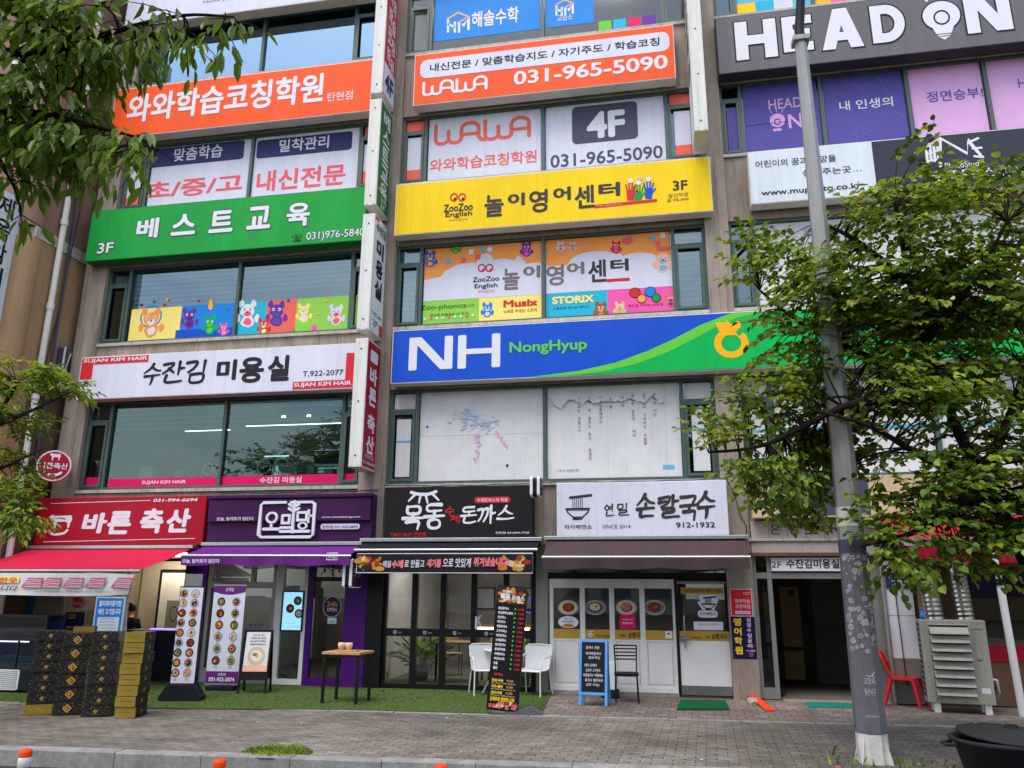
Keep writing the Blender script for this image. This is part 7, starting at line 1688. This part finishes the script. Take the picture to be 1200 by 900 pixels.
def flower(mb, u, z, r, m, rr):
    a0 = rr.uniform(0, 6.28); c = -.001-rr.random()*.002
    for i in range(5):
        a = a0+i*2*PI/5; P = []
        for k in range(8): b = 2*PI*k/8; q = .30*r; x, y = .58*r+.40*r*math.cos(b), q*math.sin(b); P.append((u+x*math.cos(a)-y*math.sin(a), z+x*math.sin(a)+y*math.cos(a)))
        mb.poly(P, c-.0003*i, m)
mat('flower_print', '#b3b4b6', .6, var=.15, scale=8); mat('flower_print_grey', '#9a9b9d', .6, var=.1)
for k in (-1, 0, 1):
    def draw(mb):
        rr = random.Random(20+k)
        for i in range(34):
            z = rr.uniform(1.12, 2.18); 
            flower(mb, rr.uniform(-.045, .045), z, rr.uniform(.012, .042)*(1 if z < 1.7 else .9), rr.choice(['flower_print', 'flower_print_grey', 'flower_print']), rr)
        if k == 0:
            mb.text('고양시', -.058, .80, .058, .875, -.003, 'flower_print', bold=.03); mb.text('일산서구', -.058, .69, .058, .765, -.003, 'flower_print', bold=.03); mb.stroke([(-.02, .90), (.0, .885), (.04, .90), (.06, .93)], .012, -.003, 'flower_print', sub=3); mb.stroke([(0, .89), (.05, .885)], .01, -.0035, 'flower_print')
            mb.text('WELCOME TO', -.07, .47, .07, .49, -.003, 'flower_print')
            mb.rrect(-.05, 2.54, .0, 2.66, -.003, 'paper_white', .005); mb.rrect(.015, 2.54, .07, 2.68, -.003, 'navy', .005); mb.text('23-105', .02, 2.62, .065, 2.64, -.005, 'letter_white')
    facet(draw, k).build('flower_print', pl_, world=False)
mb = MB(); mb.tube([(0, 0, 9.0), (0, 0, 9.25), (.03, -.03, 9.5), (.12, -.10, 10.4), (.5, -.5, 10.9), (1.4, -1.4, 11.2)], [.075, .065, .06, .055, .05, .045], 'ink', 12); mb.box(-.11, -.1, 9.02, .11, .1, 9.1, 'pole_grey'); ar_ = mb.build('arm', t, world=False, bevel=.01)
mb = MB(); mb.rrect(-.14, -.3, .14, .3, 0, 'pole_grey', .1, .09); mb.warp(lambda a, b, c: (1.5+c*.7+a*.7, -1.5-c*.7+a*.7, 11.25-b)); mb.build('lamp_head', ar_, world=False)

# ================================================================ loose cables on the facade
mb = MB()
for (x0, x1, z, sag, y) in ((-5.3, -2.0, 3.745, .03, W-.10), (-2.0, 1.2, 3.75, .02, W-.11), (-8.8, -5.4, 3.66, .035, W-.09)):
    mb.tube([(x0+(x1-x0)*i/12, y, z-sag*math.sin(PI*i/12)*(1+.4*math.sin(i*2.1))) for i in range(13)], .009, 'ink', 6, False)
mb.tube([(1.2, W-.11, 3.75), (1.32, W-.1, 3.5), (1.40, W-.09, 3.1), (1.5, W-.1, 2.9), (1.47, W-.1, 2.7)], .008, 'ink', 6, False)
tag(mb.build('cable'), 'thin black cables sagging along the ledge above the shop signs', 'cable')
# ================================================================ trees
def limb(mb, pts, r0, r1, m):
    n = len(pts); mb.tube(pts, [r1+(r0-r1)*(1-i/(n-1))**1.6 for i in range(n)], m, 8)
def spline(pts, k=4):
    P = [Vector(p) for p in pts]; out = []
    for i in range(len(P)-1):
        a, b, c, d = P[max(i-1, 0)], P[i], P[i+1], P[min(i+2, len(P)-1)]
        for j in range(k):
            t = j/k; out.append(.5*((2*b)+(-a+c)*t+(2*a-5*b+4*c-d)*t*t+(-a+3*b-3*c+d)*t**3))
    out.append(P[-1]); return out
def W3(px, py, Y): x, z = fp(px, py, Y); return Vector((x, Y, z))
def tree(label, base, limbs, clumps, L, Wd, twigs, leaves, mats, seed, bark='bark', droop=.5, r0=.12, r1=.03, group=None, spread=.45, twl=.5):
    """limbs: polylines of 3-D points; clumps: (centre, radius, weight) the crown fills; every twig grows from the nearest limb point."""
    rr = random.Random(seed); t = thing('street_tree', label, 'tree', base, group=group)
    mb = MB(); sk = []
    for i, lb in enumerate(limbs):
        P = spline(lb, 5); a = r0 if i == 0 else r0*.5; limb(mb, P, a, r1 if i == 0 else r1*.5, bark)
        k0 = len(P)//4 if i == 0 else 0
        sk += [(p, max(.006, (a+(r1-a)*j/len(P))*.25)) for j, p in enumerate(P) if j >= k0]
    tw = mb; lf = MB(); tot = sum(c[2] for c in clumps)
    for c in clumps:
        C_, R_, wt = c
        for i in range(int(twigs*wt/tot)):
            while True:
                v = Vector((rr.uniform(-1, 1), rr.uniform(-1, 1), rr.uniform(-1, 1)))
                if v.length < 1: break
            v = v.normalized()*(v.length**.6)
            tip = C_+Vector((v.x*R_[0], v.y*R_[1], v.z*R_[2]))
            s, sr = min(sk, key=lambda q: (q[0]-tip).length_squared)
            d = tip-s; mid = s+d*.55+Vector((rr.uniform(-1, 1), rr.uniform(-1, 1), rr.uniform(0, 1.4)))*d.length*.10
            P = spline([s, mid, tip], 4); tw.tube(P, [max(.003, min(.014, sr)*(1-.8*j/(len(P)-1))) for j in range(len(P))], bark, 5, False)
            dirn = (tip-mid).normalized()
            m0 = rr.choice(mats); up0 = Vector((rr.gauss(0, .22), rr.gauss(0, .22), 1)).normalized()
            def spray(base, dr, ln, n):
                dr = dr.normalized(); sd = dr.cross(up0); sd = sd.normalized() if sd.length > 1e-3 else Vector((1, 0, 0)); prev = base
                for k in range(n):
                    u = (k+.6)/n; q = base+dr*(ln*u)+Vector((0, 0, -.18*droop*ln*u*u)); sg = 1 if k % 2 else -1
                    ld = dr*(.45+.5*u)+sd*(sg*(.9-.5*u))+Vector((rr.gauss(0, .22), rr.gauss(0, .22), rr.gauss(0, .2)-droop))
                    sc = rr.uniform(.7, 1.15)
                    leafquad(lf, q+Vector((rr.gauss(0, .012), rr.gauss(0, .012), rr.gauss(0, .012))), ld, up0+Vector((rr.gauss(0, .25), rr.gauss(0, .25), 0)), L*sc, Wd*sc, m0 if rr.random() < .65 else rr.choice(mats))
                tw.tube([base, base+dr*(ln*.5)+Vector((0, 0, -.05*droop*ln)), base+dr*ln+Vector((0, 0, -.18*droop*ln))], [.004, .003, .002], bark, 4, False)
            n1 = max(3, int(leaves*.4)); n2 = max(2, int(leaves*.3))
            fl = Vector((dirn.x, dirn.y, dirn.z*.5)); fl = fl if fl.length > .1 else Vector((rr.uniform(-1, 1), rr.uniform(-1, 1), 0))
            spray(tip-fl.normalized()*(spread*.35), fl, spread, n1)
            for sg in (-1, 1):
                sd = fl.cross(up0).normalized()*sg; j = P[max(1, len(P)-1-rr.randint(0, 2))]
                spray(j, fl.normalized()*.6+sd*.8, spread*.8, n2)
    mb.build('trunk', t); lf.build('crown', t)
    return t
# right street tree
b = Vector((4.35, 9.9, 0))
YT = 10.0
limbs = [[b, (4.25, 9.9, 1.0), (4.05, 9.9, 2.0), W3(1150, 560, 9.9), W3(1112, 480, 9.9), W3(1082, 400, 9.9), W3(1062, 310, 9.8), W3(1048, 230, 9.8)],
         [W3(1150, 560, 9.9), W3(1090, 540, 9.6), W3(1020, 500, 9.3), W3(950, 480, 9.2)], [W3(1112, 480, 9.9), W3(1020, 420, 10.2), W3(940, 380, 10.3), W3(890, 340, 10.3)], [W3(1150, 560, 9.9), W3(1190, 470, 10.2), W3(1215, 360, 10.4), W3(1230, 260, 10.4)],
         [W3(1082, 400, 9.9), W3(1140, 330, 9.4), W3(1180, 260, 9.2)], [W3(1150, 575, 9.9), W3(1080, 620, 9.3), W3(1010, 640, 9.0)], [W3(1112, 480, 9.9), W3(1010, 470, 9.5), W3(900, 520, 9.4), W3(830, 530, 9.4)], [W3(1062, 330, 9.8), W3(1000, 280, 9.9), W3(960, 260, 9.9)], [W3(1112, 480, 9.9), W3(1180, 430, 11.0), W3(1230, 400, 11.6)]]
def CL(px, py, Y, rx, ry, rz, w): return (W3(px, py, Y), (rx, ry, rz), w)
clumps = [CL(905, 310, 10.2, .55, .6, .32, .5), CL(868, 285, 10.2, .3, .3, .14, .13), CL(960, 330, 10.0, .9, .9, .7, 1.2), CL(935, 385, 9.9, .52, .7, .36, .6), CL(1040, 290, 9.9, .9, .9, .7, 1.2), CL(1075, 205, 9.8, .25, .3, .5, .25), CL(1010, 245, 9.9, .35, .4, .3, .25),
          CL(1130, 270, 9.8, .8, 1.0, .7, 1.1), CL(1190, 250, 10.0, .7, 1.0, .7, .8), CL(1200, 370, 10.3, .9, 1.2, 1.0, 1.3), CL(1100, 380, 10.0, .9, 1.1, .8, 1.2), CL(1000, 420, 10.3, .9, 1.0, .6, 1.2), CL(910, 460, 9.6, .5, .6, .3, .6), CL(862, 508, 9.4, .42, .4, .15, .35), CL(893, 555, 9.4, .36, .5, .26, .6), CL(945, 545, 10.4, .45, .6, .42, .9), CL(935, 592, 10.3, .38, .4, .16, .32), CL(965, 480, 10.4, .6, .8, .5, .9),
          CL(1060, 470, 9.4, .7, .8, .35, .9), CL(1180, 600, 9.4, .5, .7, .3, .9), CL(1130, 378, 10.2, .9, .5, .22, 1.2), CL(1000, 372, 10.2, .5, .4, .2, .6), CL(1195, 540, 9.5, .6, .8, .4, .8), CL(1030, 350, 9.7, .7, .8, .5, 1.0), CL(1150, 340, 9.7, .7, .8, .5, 1.0), CL(1000, 530, 10.4, .4, .5, .25, .35), CL(1090, 440, 9.9, .7, .8, .4, .8), CL(1180, 480, 9.8, .9, 1.2, .6, 1.1), CL(1190, 570, 9.6, .7, 1.0, .5, 1.0), CL(1120, 590, 9.3, .6, .7, .3, .7), CL(1060, 620, 9.1, .42, .4, .22, .4), CL(1045, 660, 9.0, .34, .35, .10, .22), CL(1150, 640, 9.3, .4, .5, .2, .3), CL(1195, 640, 9.3, .4, .6, .4, .6), CL(1075, 560, 9.4, .5, .6, .4, .45), CL(1240, 330, 10, .8, 1.2, 1.6, 1.3)]
TR = tree('large leafy street tree with dark forked trunk beside the lamp post', b, limbs, clumps, .102, .084, 990, 22, ['leaf_dark', 'leaf_mid', 'leaf_mid', 'leaf_light', 'leaf_light', 'leaf_yellow'], 31, 'bark', .35, .15, .03, spread=.50)
# left street tree in the middle distance
b = Vector((-11.6, 10.4, 0)); q = 10.6
limbs = [[b, (-11.4, 10.4, 1.6), W3(-70, 620, q), W3(-40, 560, q), W3(-10, 500, q), W3(20, 450, q)], [W3(-40, 560, q), W3(10, 545, q), W3(50, 525, q)], [W3(-10, 500, q), W3(40, 480, q), W3(85, 458, q)], [W3(-70, 620, q), W3(-10, 610, 10.2), W3(40, 605, 10.0)]]
clumps = [CL(20, 440, q, .5, .5, .3, .9), CL(60, 450, q, .4, .4, .2, .6), CL(92, 458, q, .25, .25, .1, .2), CL(20, 485, q, .5, .5, .25, .6), CL(5, 550, q, .4, .4, .35, .8), CL(12, 580, 10.3, .3, .35, .2, .5), CL(10, 610, 10.1, .4, .4, .2, .5), CL(22, 612, 10.1, .25, .3, .12, .25), CL(-40, 500, q, .8, .8, 1.2, 1.2)]
tree('slender street tree with yellowish green leaves before the tan building', b, limbs, clumps, .12, .052, 150, 24, ['leaf_olive', 'leaf_mid', 'leaf_light', 'leaf_yellow'], 32, 'bark_grey', .4, .10, .03, spread=.40)
# overhanging foreground tree
q = 3.4; b = Vector((-4.6, 1.6, -.02))
limbs = [[b, (-4.6, 1.7, 1.6), (-4.4, 2.3, 2.6), W3(-220, 120, q), W3(-60, 70, q), W3(60, 58, q), W3(140, 35, q), W3(215, 18, q), W3(275, 20, q)], [W3(-220, 140, q), W3(-60, 128, q), W3(40, 133, q), W3(110, 148, q), W3(170, 165, q), W3(205, 190, q)], [W3(60, 58, q), W3(100, 20, q), W3(150, -20, q)], [W3(-60, 128, q), W3(0, 190, q), W3(20, 230, q)], [W3(-60, 70, q), W3(10, 95, q), W3(60, 100, q), W3(95, 108, q)]]
clumps = [CL(30, 40, q, 0.216, 0.288, 0.202, 2.2), CL(90, 25, q, .2, .25, .12, 1.2), CL(90, 65, q, 0.216, 0.252, 0.180, 1.2), CL(150, 35, q, 0.180, 0.216, 0.108, 0.6), CL(112, 78, q, 0.086, 0.216, 0.130, 0.4), CL(215, 30, q, 0.158, 0.144, 0.043, 0.32), CL(275, 32, q, 0.130, 0.108, 0.036, 0.22), CL(30, 125, q, 0.24, 0.288, 0.202, 2.2), CL(62, 128, q, 0.18, 0.252, 0.144, 1.0), CL(105, 165, q, 0.15, 0.216, 0.108, 0.7), CL(175, 178, q, 0.130, 0.144, 0.072, 0.4), CL(15, 190, q, 0.158, 0.216, 0.130, 0.7), CL(70, 180, q, 0.144, 0.216, 0.086, 0.5), CL(12, 240, q, 0.072, 0.108, 0.043, 0.15), CL(-80, 90, q, 0.360, 0.432, 0.432, 1.2), CL(60, 130, q, 0.029, 0.072, 0.029, 0.03)]
tree('near tree whose overhanging branches carry long pointed drooping leaves', b, limbs, clumps, .125, .042, 165, 13, ['leaf_olive', 'leaf_olive', 'leaf_mid', 'leaf_olive'], 33, 'bark', 1.3, .10, .006, spread=.24, twl=.3)
# ================================================================ the far side of the street, seen only as reflections in the panes
for i, (xx, yy) in enumerate(((-14, -6.5), (-8.5, -7.2), (.5, -6.8), (7.5, -6.6))): dup(TR, ['street tree across the road facing the tan building', 'street tree across the road facing the butcher shop', 'street tree across the road facing the noodle shop', 'street tree across the road facing the stone entrance'][i], (xx, yy, -.02), RAD(70*i+20)).scale = (1.5, 1.5, 1.5)
t = thing('apartment_building', 'pale apartment block across the road mirrored in the upper windows', 'building', (-12, -44, -.2))
mb = MB(); mb.box(-26, -52, -.2, 2, -44, 27, 'concrete_pale'); mb.box(-20, -50, 27, -14, -46, 30, 'concrete_pale'); mb.build('wall', t)
for k in range(9):
    mb = MB()
    for j in range(7): x = -25+3.9*j; mb.box(x, -43.99, 1.2+2.85*k, x+2.6, -43.93, 2.8+2.85*k, 'slate')
    mb.build('window', t)
t = thing('office_building', 'brown office block across the road mirrored in the lower windows', 'building', (18, -40, -.2))
mb = MB(); mb.box(8, -48, -.2, 30, -40, 18, 'tan_render'); mb.build('wall', t)
for k in range(5): mb = MB(); mb.box(8.5, -39.99, 1.5+3.4*k, 29.5, -39.93, 3.4+3.4*k, 'slate'); mb.build('window', t)
bpy.data.objects.remove(_to); bpy.data.curves.remove(_tc); bpy.data.scenes.remove(_ts)
